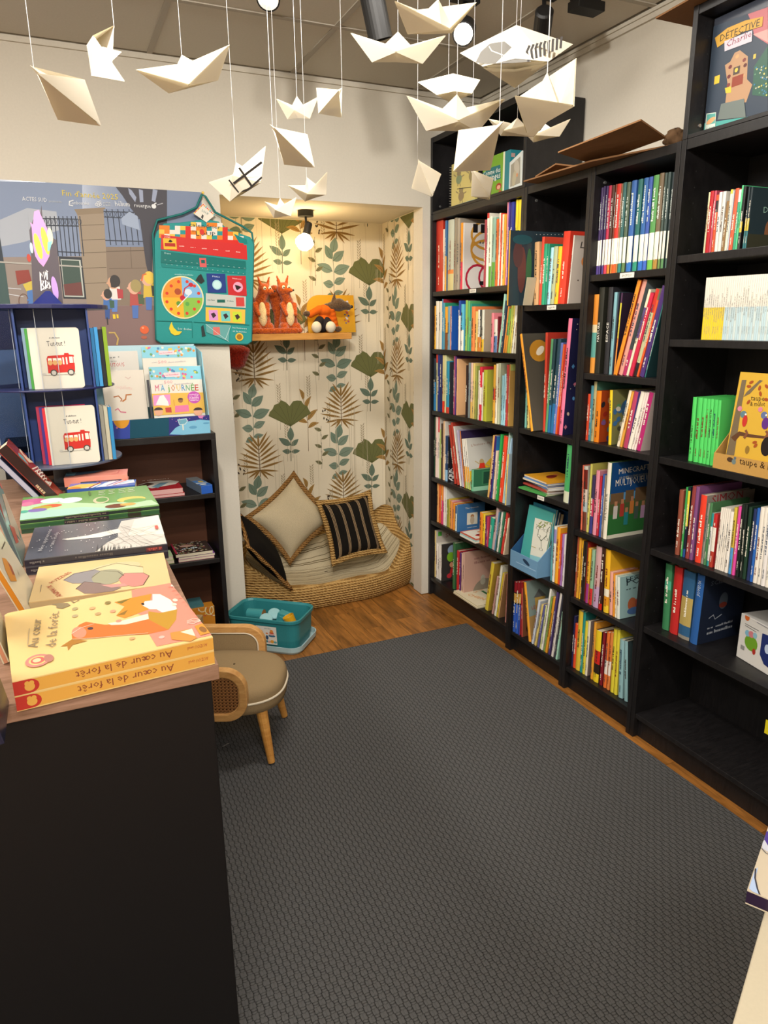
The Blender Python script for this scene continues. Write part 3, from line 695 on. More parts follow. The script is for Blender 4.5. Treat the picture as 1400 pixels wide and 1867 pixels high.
@cov
def c_curl(A, d, h):
    for q in (.15, .38, .9): A.line([(d*.3+.025*math.cos(t*.6), h*q+.02*math.sin(t*.6)) for t in range(9)], .006, '1a1210')
    A.rect((d*.1, h*.5), (d*.6, h*.8), '9a5a34')
@cov
def c_crowd(A, d, h):
    r = random.Random(9)
    for k in range(40):
        x, y = d*r.uniform(.05, .95), h*r.uniform(.05, .95); A.ell((x, y), .009, .012, r.choice(('3a4a8a', '2a2a30', 'd8a070', '5a7a8a', 'a83020', '8a5a9a')), r.uniform(0, 3), 8)
@cov
def c_crowd2(A, d, h):
    A.ell((d*.4, h*.65), .04, .035, '3a5a78')
    r = random.Random(19)
    for k in range(36):
        x, y = d*r.uniform(.05, .95), h*r.uniform(.05, .95); A.ell((x, y), .009, .012, r.choice(('3a6a9a', 'd8c8a0', '4a4a3a', '5a8a5a', 'c8c0b0')), r.uniform(0, 3), 8)
@cov
def c_hill(A, d, h): A.poly([(0, h), (d, h), (d, h*.94), (d*.5, h*.9), (d*.25, h*.97)], '3a5a54')
@cov
def c_redspot(A, d, h): A.ell((d*.6, h*.25), .03, .035, 'a82838')
@cov
def c_cubes(A, d, h):
    A.rect((.002, 0), (d, h), '2a6a3a'); A.rect((.002, h*.58), (d, h), '17457a'); A.rect((.002, h*.5), (d, h*.6), '5a90b8')
    for x0, x1, t in ((.02, .3, .6), (.34, .52, .62), (.55, .8, .64), (.8, 1, .6)): A.rect((d*x0, h*.45), (d*x1, h*t), '6a5238')
    A.rect((.002, 0), (d, h*.05), 'd8d4c0'); A.rect((.002, h*.05), (d, h*.45), '2f6a34'); A.rect((.002, h*.32), (d, h*.46), '4a5a34')
    A.text('MINECRAFT', (d*.15, h*.845), (d*.82, h*.865), 'e8dcc8', .021); A.text('LE GUIDE ULTIME DU MODE', (d*.18, h*.775), (d*.82, h*.79), 'b8b090', .010); A.text('MULTIJOUEUR', (d*.10, h*.69), (d*.86, h*.71), 'e8dcc8', .026)
    for x, y, c in ((.1, .26, 'c8c0b8'), (.24, .28, 'a83a30'), (.45, .3, 'c8783a'), (.56, .22, '4a5a50'), (.7, .22, 'b890b0'), (.84, .3, 'c8a040'), (.34, .16, '2a7a80')):
        A.rect((d*x, h*y), (d*x+.02, h*y+.05), c); A.rect((d*x+.003, h*y+.05), (d*x+.017, h*y+.068), 'b07a58')
@cov
def c_potes(A, d, h):
    A.text("LES P'TITS", (d*.14, h*.86), (d*.95, h*.88), '1a2a30', .018); A.text('POTES', (d*.14, h*.77), (d*.95, h*.79), '1a2a30', .026); marks(A, (d*.15, h*.66), (d*.4, h*.67), '2a3a40', .007, 1)
    A.ell((d*.85, h*.4), .035, .07, '14181a'); A.ell((d*.9, h*.42), .02, .035, '8a5a34'); A.rect((d*.7, h*.08), (d*.95, h*.36), '15181c'); A.ell((d*.3, h*.3), .022, .026, 'b0603a'); A.ell((d*.45, h*.3), .016, .022, '9a4a3a'); A.ell((d*.35, h*.14), .035, .014, '4a6a9a')
@cov
def c_simon(A, d, h): A.text('SIMON', (d*.1, h*.86), (d*.75, h*.9), '8a2028', .03)
@cov
def c_dragon(A, d, h):
    A.text('Dragon', (d*.25, h*.6), (d*.75, h*.66), '8ab0a0', .016); A.ell((d*.4, h*.3), .014, .03, '8a5a3a'); A.ell((d*.42, h*.45), .008, .012, '8a4a34'); A.ell((d*.75, h*.86), .015, .012, 'b87a2a'); A.rect((0, 0), (d, h*.25), '3a3a2a')
@cov
def c_navy(A, d, h):
    A.text('SCIENCES', (d*.15, h*.84), (d*.8, h*.86), '6a7484', .016); A.ell((d*.5, h*.58), .02, .03, '4a5664'); A.ell((d*.5, h*.52), .018, .01, '7a3428'); marks(A, (d*.2, h*.2), (d*.8, h*.22), '9aa0a8', .008, 1); marks(A, (d*.2, h*.12), (d*.8, h*.14), '9aa0a8', .012, 2); A.line([(d*.2, h*.36), (d*.3, h*.4), (d*.35, h*.33), (d*.5, h*.38)], .004, '8a929c')
@cov
def c_teal(A, d, h): A.ell((d*.75, h*.55), .03, .035, '7a6a58'); A.text('GO', (d*.5, h*.82), (d*.8, h*.83), 'c8b850', .02)
@cov
def c_super(A, d, h): A.text('SUPER', (d*.25, h*.83), (d*.8, h*.86), '8a4a48', .024); A.rect((d*.05, h*.88), (d*.15, h*.97), '4aa03a')
@cov
def c_letters(A, d, h): A.line([(d*.2, h*.8), (d*.3, h*.9), (d*.36, h*.82), (d*.42, h*.9)], .004, 'c8902a')

LA = 'shelf of the leftmost bookcase'; LB = 'shelf of the second bookcase'; LC = 'shelf of the third bookcase'; LD = 'shelf of the rightmost bookcase'
c_A1 = (770, 240, 6.2211); c_A2 = (770, 520, 6.9158); c_A4 = (770, 740, 7.7778); c_A5 = (770, 900, 6.2222)
limA = (-.781, -.019); limB = (-1.181, -.819); limC = (-1.581, -1.219); limD = (-2.38, -1.619)
row('A', 'sixth-lowest shelf, the leftmost bookcase', ZA[5], c_A1, .025, '''135 210 1005 b92c1c d=240; 228 243 1110 e8d5c8; 250 270 1010 3a6a9a b=d8a03a:.5; 285 350 1000 b7c0b4 b=c8c08a:.24/d8823a:.3; 355 385 980 8d8474; 386 415 985 a39a8a;
 425 450 1035 e8952a b=d43a50:.42; 451 465 1035 cfcac2 c=cfcac2 A=loops d=235 L=tall_pale_grey_book_with_orange_and_red_looping_lines_on_its_cover m=-; 690 714 1000 a33d4a; 716 740 925 f0ead8 b=f0ead8:.93/c83a34:1; 745 772 965 dfe6d0 b=5f9a3a:.3; 776 815 975 8fb3a0 b=5f9a3a:.36;
 820 845 990 d4682e; 850 866 925 e9dfc8; 868 882 925 d8442c; 884 903 940 e9dcc0; 905 928 940 e8a530; 935 949 785 e0899a; 950 966 790 4a3a8a; 976 1012 800 2e3488; 1030 1055 770 e6cf2a; 1058 1088 775 e2ca30''', limA)
row('A', 'fifth-lowest shelf, the leftmost bookcase', ZA[4], c_A2, .018, '''88 104 265 d89a2a b=e9b02a:.3; 130 165 205 dfdcd0 c=3f7ab0; 166 205 207 d5d2c4; 208 222 180 3f86b0 c=a02a38; 226 246 225 4d93ac c=2a8a6a; 255 290 275 e0a030 b=7a4a2a:.4; 291 320 265 6f9ab0; 321 335 265 c98a80; 336 350 265 1c4f9e A=mush;
 450 475 195 27479a b=e8e4da:.7; 480 515 240 58b4d0 b=e6e6dc:.45; 535 560 190 8fb352 c=6f665c d=238; 562 590 200 5aa86a; 592 610 235 2f8f7a; 612 655 270 e8854a; 660 690 330 d8b86a; 692 714 310 d9d6c8 b=c9772a:.35; 716 736 310 3a3d3a b=d08028:.35; 740 770 310 cfd0c0 b=d8b030:.3; 772 781 305 8a8070 c=9a8d78;
 860 890 350 dd7d86; 895 935 430 d0ccc0 b=5a7aa8:.5; 938 950 395 6a1f28; 955 975 115 9cc9b4 tx=1030; 985 1010 200 27384a tx=1045; 1015 1030 270 d98a3c tx=1080; 1036 1062 300 6a9a4a tx=1093 b=d08a30:.4; 1066 1093 260 a8b850 tx=1115; 1097 1115 255 d8c860 tx=1135; 1120 1143 255 e6e2d2 tx=1153; 1146 1180 255 c9c5b0 tx=1172''', limA)
row('A', 'fourth-lowest shelf, the leftmost bookcase', ZA[3], c_A2, .016, '''105 135 920 2a3a4a b=2f7fb8:.55; 148 165 855 b9b890 b=b9b890:.85/c83a28:1; 175 204 870 27357a; 206 235 870 1f2a5e; 240 268 880 c8c08a b=d83a20:.2; 270 288 880 c9cfa0; 290 328 960 2f8fb0 b=c84030:.12; 330 342 970 2a2f35 c=2a2f35 A=dark; 388 404 890 a0456a; 406 416 890 5a3a78; 425 437 930 d9a878 c=d9a878 A=peach;
 540 569 1010 2a1a1a; 571 595 980 7a8688; 600 624 980 d9b8a0 b=d8b060:.3; 626 650 985 d8c070; 655 672 1020 9aa050; 695 708 1075 e6e0d0; 710 740 1030 d02f40 b=d02f40:.3/e8e4d8:.62; 742 756 1100 e8e4d8; 758 804 1070 b5b83a c=a9ac40 d=190; 880 906 1005 e0a83a b=e0a83a:.4/d84a28:.6; 910 936 990 e8e2c8; 940 966 985 b9bfa0; 985 1013 1140 8fc0cc; 1016 1036 1120 a0d0dc; 1040 1066 1005 b03a38; 1072 1086 1000 a87a3a c=b08a48 A=tree''', limA)
row('A', 'third-lowest shelf, the leftmost bookcase', ZA[2], c_A4, .022, '''130 146 150 2f4a35; 160 196 150 e8d0c8; 200 220 150 dfd8cc b=dfd8cc:.75/d84a58:1; 222 242 330 a9c070; 245 271 250 4a3a30; 275 298 215 d8b490 c=c87a34; 300 309 220 e0dcd0; 310 345 425 24406a b=8ab8d8:.25; 350 364 440 1a1a1e c=1a1a1e A=scrib;
 450 478 270 a8382a tx=368; 492 520 235 b04030 tx=398; 532 546 290 e8e4d8 tx=436 c=c8c4bc; 562 588 340 b0a8c0 tx=480; 591 604 355 d8803a tx=528 c=32264a; 610 632 465 e0dcd0 tx=557 b=a8b84a:.14/e0a030:.45; 640 658 465 e0dcd0 tx=582 b=a8b84a:.14/e0a030:.45; 664 682 465 e0dcd0 tx=606 b=a8b84a:.14/e0a030:.45 c=b9b8b0 A=yellowhill L=pale_picture_book_with_a_figure_in_red_on_a_yellow_hill;
 690 722 905 6ab08a c=2f6a4a A=window d=190 L=green_picture_book_in_front_of_the_yellow_hill_cover; 920 942 420 d8a860 tx=1003; 946 975 430 3a2060 tx=1027 c=2a6aa0; 990 1014 640 e0c8b0 tx=1043; 1035 1062 405 2fa04a tx=1108; 1080 1128 430 e0482a tx=1158; 1134 1146 370 b8d8c8 tx=1228; 1150 1164 465 a8c8e0 tx=1252; 1166 1184 680 e0c060 c=8fa0a8 d=150 i=-14''', limA)
row('A', 'second-lowest shelf, the leftmost bookcase', ZA[1], c_A5, .02, '''165 184 -139 e0a060; 186 206 -130 d86a30; 208 234 -130 c8406a b=c8406a:.6/e08a3a:1; 236 254 -95 e8d8d0; 256 270 -80 d8d8d0; 275 296 70 8a8a3a; 298 307 60 c8b040; 310 337 85 d8904a c=c87a8a; 340 366 110 d88a30; 370 386 140 d0d8d0 b=d0d8d0:.7/2a5a8a:1; 390 407 130 3a6a9a c=3a6a9a A=bear d=160 L=blue_picture_book_with_a_small_bear_in_a_white_square m=-;
 645 678 215 e08a2a c=d8b030; 682 704 235 e8c830; 706 724 255 6a2a5a; 726 742 265 c03a5a; 744 782 270 2fa088 tx=776; 786 812 160 c0a8a8 tx=842; 814 824 215 5a8aaa tx=862; 826 838 210 2a5a4a tx=884; 840 857 210 e0dcd0 tx=896; 860 876 205 3a7a5a tx=922; 886 908 215 c83a30 tx=952; 912 926 280 e8d0b0 tx=972''', limA)
row('A', 'lowest shelf, the leftmost bookcase', ZA[0], c_A5, .03, '''118 134 410 d8c080 d=235 c=b8b0a6 A=super; 137 160 560 e0dcd4; 163 180 580 d8d4cc; 183 200 580 dcd8d0; 203 215 575 34302e c=34302e A=gnome d=150; 340 368 560 3a6a40 c=2f5a38 d=230; 385 412 650 b82a30; 415 434 675 5a2a6a; 438 453 680 d8b8a0; 455 470 670 d0a898 c=c09a8a A=pinkmoon d=200 L=dusty_pink_book_with_a_small_figure_on_a_moon;
 708 742 780 d8c040 tx=783 c=b0903a d=200; 784 800 940 c89a90 tx=846; 812 834 820 e8e8d8 tx=888; 836 850 900 d8c030 tx=912; 853 866 905 c8a068 tx=918 c=a07850 A=brown d=170; 936 948 900 c88a80 tx=966''', limA)
c_B1 = (930, 320, 6.669); c_B2 = (930, 560, 6.9133); c_B3 = (920, 800, 8.487); c_B5 = (910, 990, 7.78)
row('B', 'topmost shelf, the second bookcase', ZB[4], c_B1, .03, '''285 340 815 c49a6c tx=300 d=170; 345 374 750 d84a34 tx=390; 376 414 835 2f9a70 tx=415; 416 440 835 2a8a6a tx=458 A=blocks c=2a8a6a; 446 480 880 a0d0dc tx=498; 482 528 870 a8b088 tx=530; 532 574 870 f0b828 tx=590; 578 655 690 e0402c tx=655; 690 704 730 c8c0b4 tx=772 c=b8aca0 A=planet d=180 L=grey_picture_book_with_an_orange_dot_and_the_words_Le_P''', limB)
row('B', 'fourth-lowest shelf, the second bookcase', ZB[3], c_B2, .03, '''180 196 870 7ab8a8 tx=160; 212 240 1100 d8c070 tx=178; 260 290 340 f0a030 tx=120 c=4a463c A=moon i=-48 d=180; 312 338 320 c8402a tx=345 c=b8382a A=autour d=200 L=orange-red_book_with_the_words_AUTOUR_DU_on_its_cover; 380 406 400 5a9a6a tx=455; 410 442 400 24424a tx=482 b=2a6a9a:.3; 445 482 400 2a4a5a tx=546 b=2a6a9a:.32; 498 525 450 6a7ac0 tx=590; 527 546 470 d8602a tx=620; 548 566 470 c02a18 tx=640; 612 656 145 e87a9a tx=696 c=24244a A=sweets d=170 L=tall_pink_spined_book_with_sweets_scattered_on_navy_cover''', limB)
row('B', 'third-lowest shelf of the second bookcase', ZB[2], c_B3, .015, '''905 984 90 4fb06a b=d8dcc0:.2 c=2a4a9a tx=972 d=200 L=green_spined_book_standing_right_of_the_flat_magazine_pile''', limB)
row('B', 'second-lowest shelf, the second bookcase', ZB[1], c_B5, .02, '''722 742 -230 5a9aa0 tx=745; 746 778 -241 d8d8d0 tx=783 b=d8d8d0:.7/8a80b0:.95/d8d8d0:1; 782 826 -225 e8a028 tx=828; 829 852 -132 d04a2a tx=872; 855 882 -125 a070b0 tx=900; 888 911 -120 e0d8d8 tx=930''', limB)
row('B', 'lowest shelf, the second bookcase', ZB[0], c_B5, .012, '''120 156 515 8a1a24 b=2f5ab8:.57/1a1a20:.6/c89a4a:.78/1a1a20:.8; 160 196 515 8a1a24 b=2f5ab8:.57/1a1a20:.6/c89a4a:.78/1a1a20:.8; 199 222 515 7a1822 b=24489a:.57/1a1a20:.6/c89a4a:.78/1a1a20:.8 c=b02a28; 316 330 600 c84a4a tx=250 c=7a4a30 A=curl d=160; 415 452 545 e8a030 tx=345 c=7a8a84 A=castle d=215 L=orange_spined_book_with_a_castle_and_LES_CHATEAUX_on_cover;
 455 482 815 c8d0dc tx=556; 495 520 875 d8c070 tx=602; 535 560 880 5a5a90 tx=632; 570 588 890 c8cc90 tx=660; 590 612 650 e8e6da tx=720; 626 646 765 7a9a4a tx=736; 648 676 765 d8922a tx=770; 690 716 690 4a3a6a tx=814; 735 762 690 d8d0c8 tx=868; 772 790 720 3a3a44 tx=884; 796 820 980 a0d0b8 tx=892''', limB)
c_C1 = (1070, 290, 8.118); c_C2 = (1060, 490, 8.235); c_C3 = (1030, 680, 5.8333); c_C5 = (1010, 960, 5.4895)
enc = ((115, 145, 430, '3a2a52', '4a3a78'), (165, 190, 405, '3a2a52', '4a3a78'), (207, 232, 400, '3a2a52', '4a3a78'), (240, 280, 395, 'a82a44', 'c03a50'), (285, 325, 390, '4a2a1e', 'c07a2a'), (338, 357, 375, '6a3020', 'c8803a'), (359, 418, 370, 'b82a1e', 'd85a24'),
 (421, 441, 365, '7a5a3a', 'a07a3a'), (446, 492, 350, '2f5a58', '2a7a70'), (504, 550, 345, '4a5a48', '5a7a4a'), (570, 640, 320, '2f5a98', '2a6ab0'), (664, 726, 300, '24605a', '2a8a70'), (744, 806, 280, '2a5a94', '2a6ab8'), (814, 866, 265, '34509a', '3a60b8'), (880, 955, 240, '4f8a4a', '6ab04a'), (964, 1026, 210, '6a5a44', 'a8803a'),
 (1038, 1071, 205, '3a4a44', '6a8a4a'), (1084, 1121, 195, '3a4a48', '5a8a58'), (1150, 1183, 195, '2f3a40', '4a6a60'))
row('C', 'topmost shelf, the third bookcase', ZC[5], c_C1, .03, ';'.join('%d %d %d %s b=%s:.11/e6e2d0:.40 m=c8d0c8 d=200 L=%s_encyclopedia_volume_with_white_spine_panel,_%s_from_left_of_the_set' % (a, b, t, c, lc, cname(c).replace(' ', '_'), ordn(i)) for i, (a, b, t, c, lc) in enumerate(enc)), limC)
row('C', 'fifth-lowest shelf, the third bookcase', ZC[4], c_C2, .03, '''115 182 390 d8a03a tx=180 b=d8903a:.2/5a9a90:.52/d8c8a0:.62/d8862e:1 m=-; 190 266 285 2a2a22 tx=256 T=NATURE|.37|.60 tc=f0ece0 L=black_book_lettered_NATURE_on_its_spine; 330 394 280 2a2a2e tx=412 T=ESPACE|.37|.60 tc=f0ece0 L=black_book_lettered_ESPACE_on_its_spine; 410 452 355 7aa8b0 tx=497; 455 468 355 2a2a3a tx=562; 480 500 365 d8c840 tx=600 c=2a2030 b=d8863a:.45/d8c840:.88/4a2a4a:1;
 400 450 185 e8902a tx=752 c=8a3010 i=-6; 486 542 180 dc9a8a tx=850 c=5a6468 d=220; 603 655 1230 b03060 tx=690; 668 702 320 e0dcc0 tx=1003 b=e0dcc0:.45/5a4a7a:.8; 708 758 375 c82a48 tx=1032 i=-4; 770 820 315 b8bc90 tx=1090 b=2a2020:.16/b8bc90:.74/c83828:1; 824 850 480 e05a2a tx=1110; 868 930 270 4a3070 tx=1180; 945 962 500 2f6a6a tx=1215 c=1f3a3c d=200''', limC)
row('C', 'fourth-lowest shelf, the third bookcase', ZC[3], c_C3, .03, '''165 190 215 d8482a tx=188 c=c03018; 240 268 130 4a8a9a tx=242; 272 301 85 b8b080 tx=266 c=4a7a6a A=hill d=220; 304 356 185 f08a1e tx=314 c=b84a1e A=crowd d=190 L=thick_orange_book_with_a_crowd_of_small_figures_on_cover; 460 490 180 f0d028 tx=478 c=7a7a4a A=crowd2 d=200 L=yellow_spined_book_beside_the_orange_crowd_book; 550 576 190 e8dcc0 tx=682 b=e8dcc0:.12; 580 604 200 e0a040 tx=706; 618 660 200 b04060 tx=738 c=5a4a90; 664 700 205 e8e0d0 tx=808; 705 726 210 e8dcd0 tx=848; 730 752 210 e8d8d0 tx=868; 756 800 210 b0286a tx=898 c=c8b8b0 A=redspot d=180''', limC)
row('C', 'third-lowest shelf, the third bookcase', ZC[2], c_C3, .025, '''163 178 980 d86a50 tx=188; 182 222 985 c8c4b8 tx=192 b=6a3a2a:.3/a0b0b0:.45/c8b8a8:.65/6a2018:.95; 225 246 970 c8c060; 252 284 1090 3a3050 c=2a2238 b=3a3a78:.3/b03050:.6; 290 326 1040 d88a9a; 330 350 1100 b82a3a; 358 378 1080 3a5aa0; 380 394 1090 8a7a6a; 400 440 955 e0d8c4 c=2a6a3a A=cubes d=225 T=MULTIJOUEUR|.25|.6 tc=4a4a44 L=large_green_and_blue_game_guide_with_blocky_cubes_on_cover''', limC)
row('C', 'second-lowest shelf, the third bookcase', ZC[1], c_C5, .02, '''200 215 85 9a4a30; 217 240 95 d89a30; 246 258 135 e0a828; 260 276 150 2a2420; 279 300 155 2a2420 c=a02a20; 310 336 220 e0a830 b=9a3a80:.36; 345 375 235 8ab090 b=c83030:.3; 385 438 200 c8a0a0 b=b898b8:.35 c=3a2018; 441 474 205 3a2018 b=b82018:.1; 492 540 195 e8b028 tx=455 b=e8c030:.12/d89020:.26/e8e0c8:.38; 552 582 430 e0a090 tx=518; 586 606 450 e0902a tx=545; 608 622 465 e8dcc0 tx=566; 626 656 475 d8dcd0 tx=576 c=8fb0b0 A=potes d=200 L=pale_blue_comic_with_a_large_dark_head_and_bold_black_title''', limC)
row('C', 'lowest shelf, the third bookcase', ZC[0], c_C5, .03, '''148 164 885 24244a; 170 195 965 d84a28; 200 241 840 d8b83a; 245 270 850 2a8a80 c=1f6a6a A=letters; 275 300 950 d8c83a; 305 328 945 e0d8c0 c=7a6a64; 363 385 960 e09a30; 388 441 1045 e8c828 b=e8c828:.17/2a2018:.36/c82820:.62 c=2a1818; 452 478 1060 7a1a24; 490 518 1060 e07030 b=e07030:.25/e8dcd0:.5; 524 550 1060 d88040 b=d88040:.25/e8dcd0:.5; 562 592 965 d8c83a tx=500; 596 626 970 d8c83a tx=528; 642 684 1080 8ab0b4 tx=582; 702 736 1095 8ab0b4 tx=628 c=3a4a4c A=teal d=200''', limC)
c_D1 = (1220, 300, 5.1889); c_D3 = (1190, 640, 6.6667); c_D4 = (1190, 860, 4.4476)
row('D', 'sixth-lowest shelf, the rightmost bookcase', ZD[5], c_D1, .03, '''318 332 265 c8c8a0 tx=376; 336 368 255 b01a24 tx=390; 371 390 250 b84a60 tx=432; 394 418 290 c8502a tx=446 b=c8502a:.7/2a2024:.9; 424 451 265 dcd8d0 tx=476; 455 484 258 d8d4cc tx=512; 488 512 350 8a6a40 tx=545; 518 540 240 d8d4c0 tx=580 b=d8d4c0:.93/d8c040:1; 543 554 250 b8c0c8 tx=600; 558 590 230 d85a3a tx=630; 596 618 240 3a9a78 tx=658 b=3a9a78:.8/e0dcd4:1; 621 634 200 5ac88a tx=685; 640 662 210 1a1a1c tx=708 b=3a3a38:.28/c8b040:.45/1a1a1c:1; 690 704 215 24343a tx=752 b=2a6a70:.3/c8b040:.5; 706 724 215 1a2a30 tx=776 b=2a6a70:.3/c8b040:.5 c=24343a A=dragon d=200 L=dark_blue_green_book_with_a_dragon_title_on_its_cover''', limD)
row('D', 'fifth-lowest shelf, the rightmost bookcase', ZD[4], c_D1, .03, ';'.join('%.0f %.0f %.0f %s P b=%s:.52 tx=%.0f d=170 m=8a8a84 L=%s_white_topped_paperback,_%s_from_left_of_its_run_of_pale_spines' % (300+18.8*i, 300+18.8*(i+1)-.7, 1072-38*i/32, 'e4ddd0', 'e2c62e' if i < 10 else ('b4cdd4' if i % 3 else 'c4d2d0'), 352+18.8*i, 'yellow_and' if i < 10 else 'light_blue_and', ordn(i)) for i in range(35)), limD)
row('D', 'fourth-lowest shelf, the rightmost bookcase', ZD[3], c_D3, .03, '''430 474 560 4fc860 tx=492; 490 545 565 4fc860 tx=552; 552 596 575 52cc64 tx=614; 600 640 580 4fc860 tx=655; 645 683 583 55cc66 tx=706; 690 735 588 4cc45e tx=750; 740 774 598 52c862 tx=800; 780 814 610 5a78b0 i=55 tx=842; 820 849 610 b83028 i=55 tx=884; 856 868 615 d8b070 i=55 tx=922; 880 900 620 c89a30 i=55 tx=958; 903 918 625 d8a830 i=55 tx=972; 922 940 660 7ab0a8 i=55 tx=995''', limD)
row('D', 'third-lowest shelf, the rightmost bookcase', ZD[2], c_D4, .03, '''178 210 145 8a4a38 tx=220; 222 236 125 3a9a50 tx=272; 240 258 125 1a2030 tx=290 b=2a4a8a:.12/1a2030:.45/d8c83a:.95; 263 290 115 8a3a3a tx=326; 294 320 120 7a4a7a tx=355; 340 386 185 e0402a tx=395 c=8a8078 A=simon d=215 L=red_spined_book_with_red_lettering_on_grey_cover_above_white_spines; 390 405 255 8a8a80 tx=450; 408 428 250 4a7a50 tx=462; 434 450 335 d8d8d0 tx=477 b=2a8a8a:.1/d8d8d0:.75/2a8a8a:1; 454 481 340 b82a2a tx=500 b=a83a2a:.3/e0dcd0:.75/b82a2a:1; 500 514 290 e4ddd0 tx=556; 515 528 292 e4ddd0 tx=571; 529 543 294 e4ddd0 tx=586; 544 557 296 e4ddd0 tx=600; 558 572 298 e4ddd0 tx=612; 578 604 320 e6e0d6 tx=626; 610 632 285 c8b040 tx=655 b=4a90c8:.4; 638 660 280 d84a9a tx=698; 668 690 265 1a241f tx=722; 700 720 262 1a241f tx=748; 724 748 285 1f3a2c tx=782; 758 780 300 24305a tx=822; 784 805 295 2a60b0 tx=850; 810 840 285 e4ddd0 tx=878; 843 868 285 e4ddd0 tx=905; 872 905 290 e0dcd8 tx=925; 908 935 290 e4ddd0 tx=958; 938 965 290 e4ddd0 tx=985''', limD)
row('D', 'second-lowest shelf, the rightmost bookcase', ZD[1], c_D4, .05, '''75 125 740 3a7a50 tx=108 b=3a7a50:.62/4aa080:.75; 135 196 760 b82a28 tx=182; 204 292 790 2f5a80 tx=258 b=8a8478:.05/2f5a80:.2/b09a58:.62; 300 356 825 2a5a9a tx=368 c=1a2234 A=navy d=200 T=JOYEUX|.7|.92 tc=d0d8e0 L=blue_book_in_plastic_film_with_a_dark_navy_cover''', limD)
# ================================================================ things on and in the bookcases that are not shelved spine-out
def flat(o, u, v, L, Dp, h, cover, label, cat='book', spine='front', spinec=None, name='book', hard=True, group=None, pages=None, rnd_corner=0):
    """A book lying or leaning: o corner, u/v unit axes of the cover, thickness h along n = u x v. Spine on 'front' (v=0), 'left' (u=0) or 'back'/'right'."""
    o = V(o); u = V(u).normalized(); v = V(v).normalized(); n = u.cross(v).normalized()
    M = Matrix(((u.x, v.x, n.x, o.x), (u.y, v.y, n.y, o.y), (u.z, v.z, n.z, o.z), (0, 0, 0, 1)))
    t = .0022 if hard else .0008; g = .003 if hard else .0006; sc_ = spinec or cover
    m = MB()
    def plate(z0, z1, c):
        if rnd_corner:
            r = rnd_corner; pts = []
            for cx, cy, a0 in (([(L, 0, None)] if spine in ('front', 'right') else [(L-r, r, -90)]) + [(L-r, Dp-r, 0)] + [(r, Dp-r, 90) if spine == 'front' else (0, Dp, None)] + [(0, 0, None)]):
                if a0 is None: pts.append((cx, cy)); continue
                for k in range(5): a = math.radians(a0+22.5*k); pts.append((cx+r*math.cos(a), cy+r*math.sin(a)))
            m.prism([M @ V((x, y, z0)) for x, y in pts], n*(z1-z0), c)
        else: m.box((0, 0, z0), (L, Dp, z1), c, M)
    plate(0, t, cover); plate(h-t, h, cover)
    e = t if hard else .0006
    if spine == 'front': m.box((0, 0, t*.9), (L, e, h-t*.9), sc_, M)
    elif spine == 'left': m.box((0, 0, t*.9), (e, Dp, h-t*.9), sc_, M)
    elif spine == 'right': m.box((L-e, rnd_corner, t*.9), (L, Dp-rnd_corner, h-t*.9), sc_, M)
    else: m.box((rnd_corner, Dp-e, t*.9), (L-rnd_corner, Dp, h-t*.9), sc_, M)
    ob = m.build(name, FOIL, origin=M @ V((L/2, Dp/2, 0))); tag(ob, label, cat, group)
    p = MB(); p.box((g if spine != 'left' else e, g if spine != 'front' else e, t), (L-(g if spine != 'right' else e), Dp-(g if spine != 'back' else e), h-t), None, M)
    p.build('page_block', pages or PAPER, ob)
    return ob, M
def top_art(M, h, crop=None, lift=.0004, L=9, Dp=9): 
    u, v, n = (M.to_3x3() @ V(a) for a in ((1, 0, 0), (0, 1, 0), (0, 0, 1))); A = Art(M @ V((0, 0, h)), u, v, crop, lift); A.n = n; A.bounds(0, 0, L, Dp); return A
def side_art(M, side, L, Dp, h, crop=None):
    u, v, n = (M.to_3x3() @ V(a) for a in ((1, 0, 0), (0, 1, 0), (0, 0, 1)))
    if side == 'front': A = Art(M @ V((0, 0, 0)), u, n, crop, .0003); A.n = -v
    elif side == 'left': A = Art(M @ V((0, 0, 0)), v, n, crop, .0003); A.n = -u
    else: A = Art(M @ V((L, 0, 0)), v, n, crop, .0003); A.n = u
    return A
def solid_box(a, b, col, label, cat, name, cols=None, M=None, origin=None, bevel=.0015, mat=None):
    m = MB(); m.box(a, b, col, M, cols); ob = m.build(name, mat or FOIL, bevel=bevel); tag(ob, label, cat); return ob
def face_x(o, crop):  # ink on a face looking towards -x
    A = Art(o, (0, -1, 0), (0, 0, 1), crop, .0004); A.n = V((-1, 0, 0)); return A
def face_y(o, crop):  # ink on a face looking towards -y
    A = Art(o, (1, 0, 0), (0, 0, 1), crop, .0004); A.n = V((0, -1, 0)); return A
cA = (770, 240, 6.2211)
# spiral-bound bear book, green game box, framed window box in the raised section
zE = 2.0325
b = solid_box((.04, -.352, zE), (.058, -.139, zE+.196), 'c8bb74', 'yellow-green spiral-bound book with small bears in the raised section', 'book', 'spiral_book', None)
A = face_x((.04, -.139, zE), cA).bounds(0, 0, .213, .196)
for x, y, c in ((415, 540, '7a8a6a'), (440, 730, '8a7a5a'), (560, 500, '8a8058'), (620, 690, '7a7a68')):
    A.ell((x, y), 32, 55, c); A.ell((x, y-65), 24, 26, '8a7d5c'); A.ell((x-16, y-85), 8, 9, '8a7d5c'); A.ell((x+16, y-85), 8, 9, '8a7d5c')
    A.line([(x-30, y-30), (x-60, y-50)], .005, '8a7d5c'); A.line([(x+30, y-30), (x+60, y-50)], .005, '8a7d5c'); A.line([(x-12, y+50), (x-14, y+80)], .006, '8a7d5c'); A.line([(x+12, y+50), (x+14, y+80)], .006, '8a7d5c')
A.poly([(330, 850), (655, 745), (655, 795), (330, 885)], '9ab8b0'); A.line([(395, 650), (470, 640), (560, 630)], .003, '4a4a3a'); A.build(b)
m = MB()
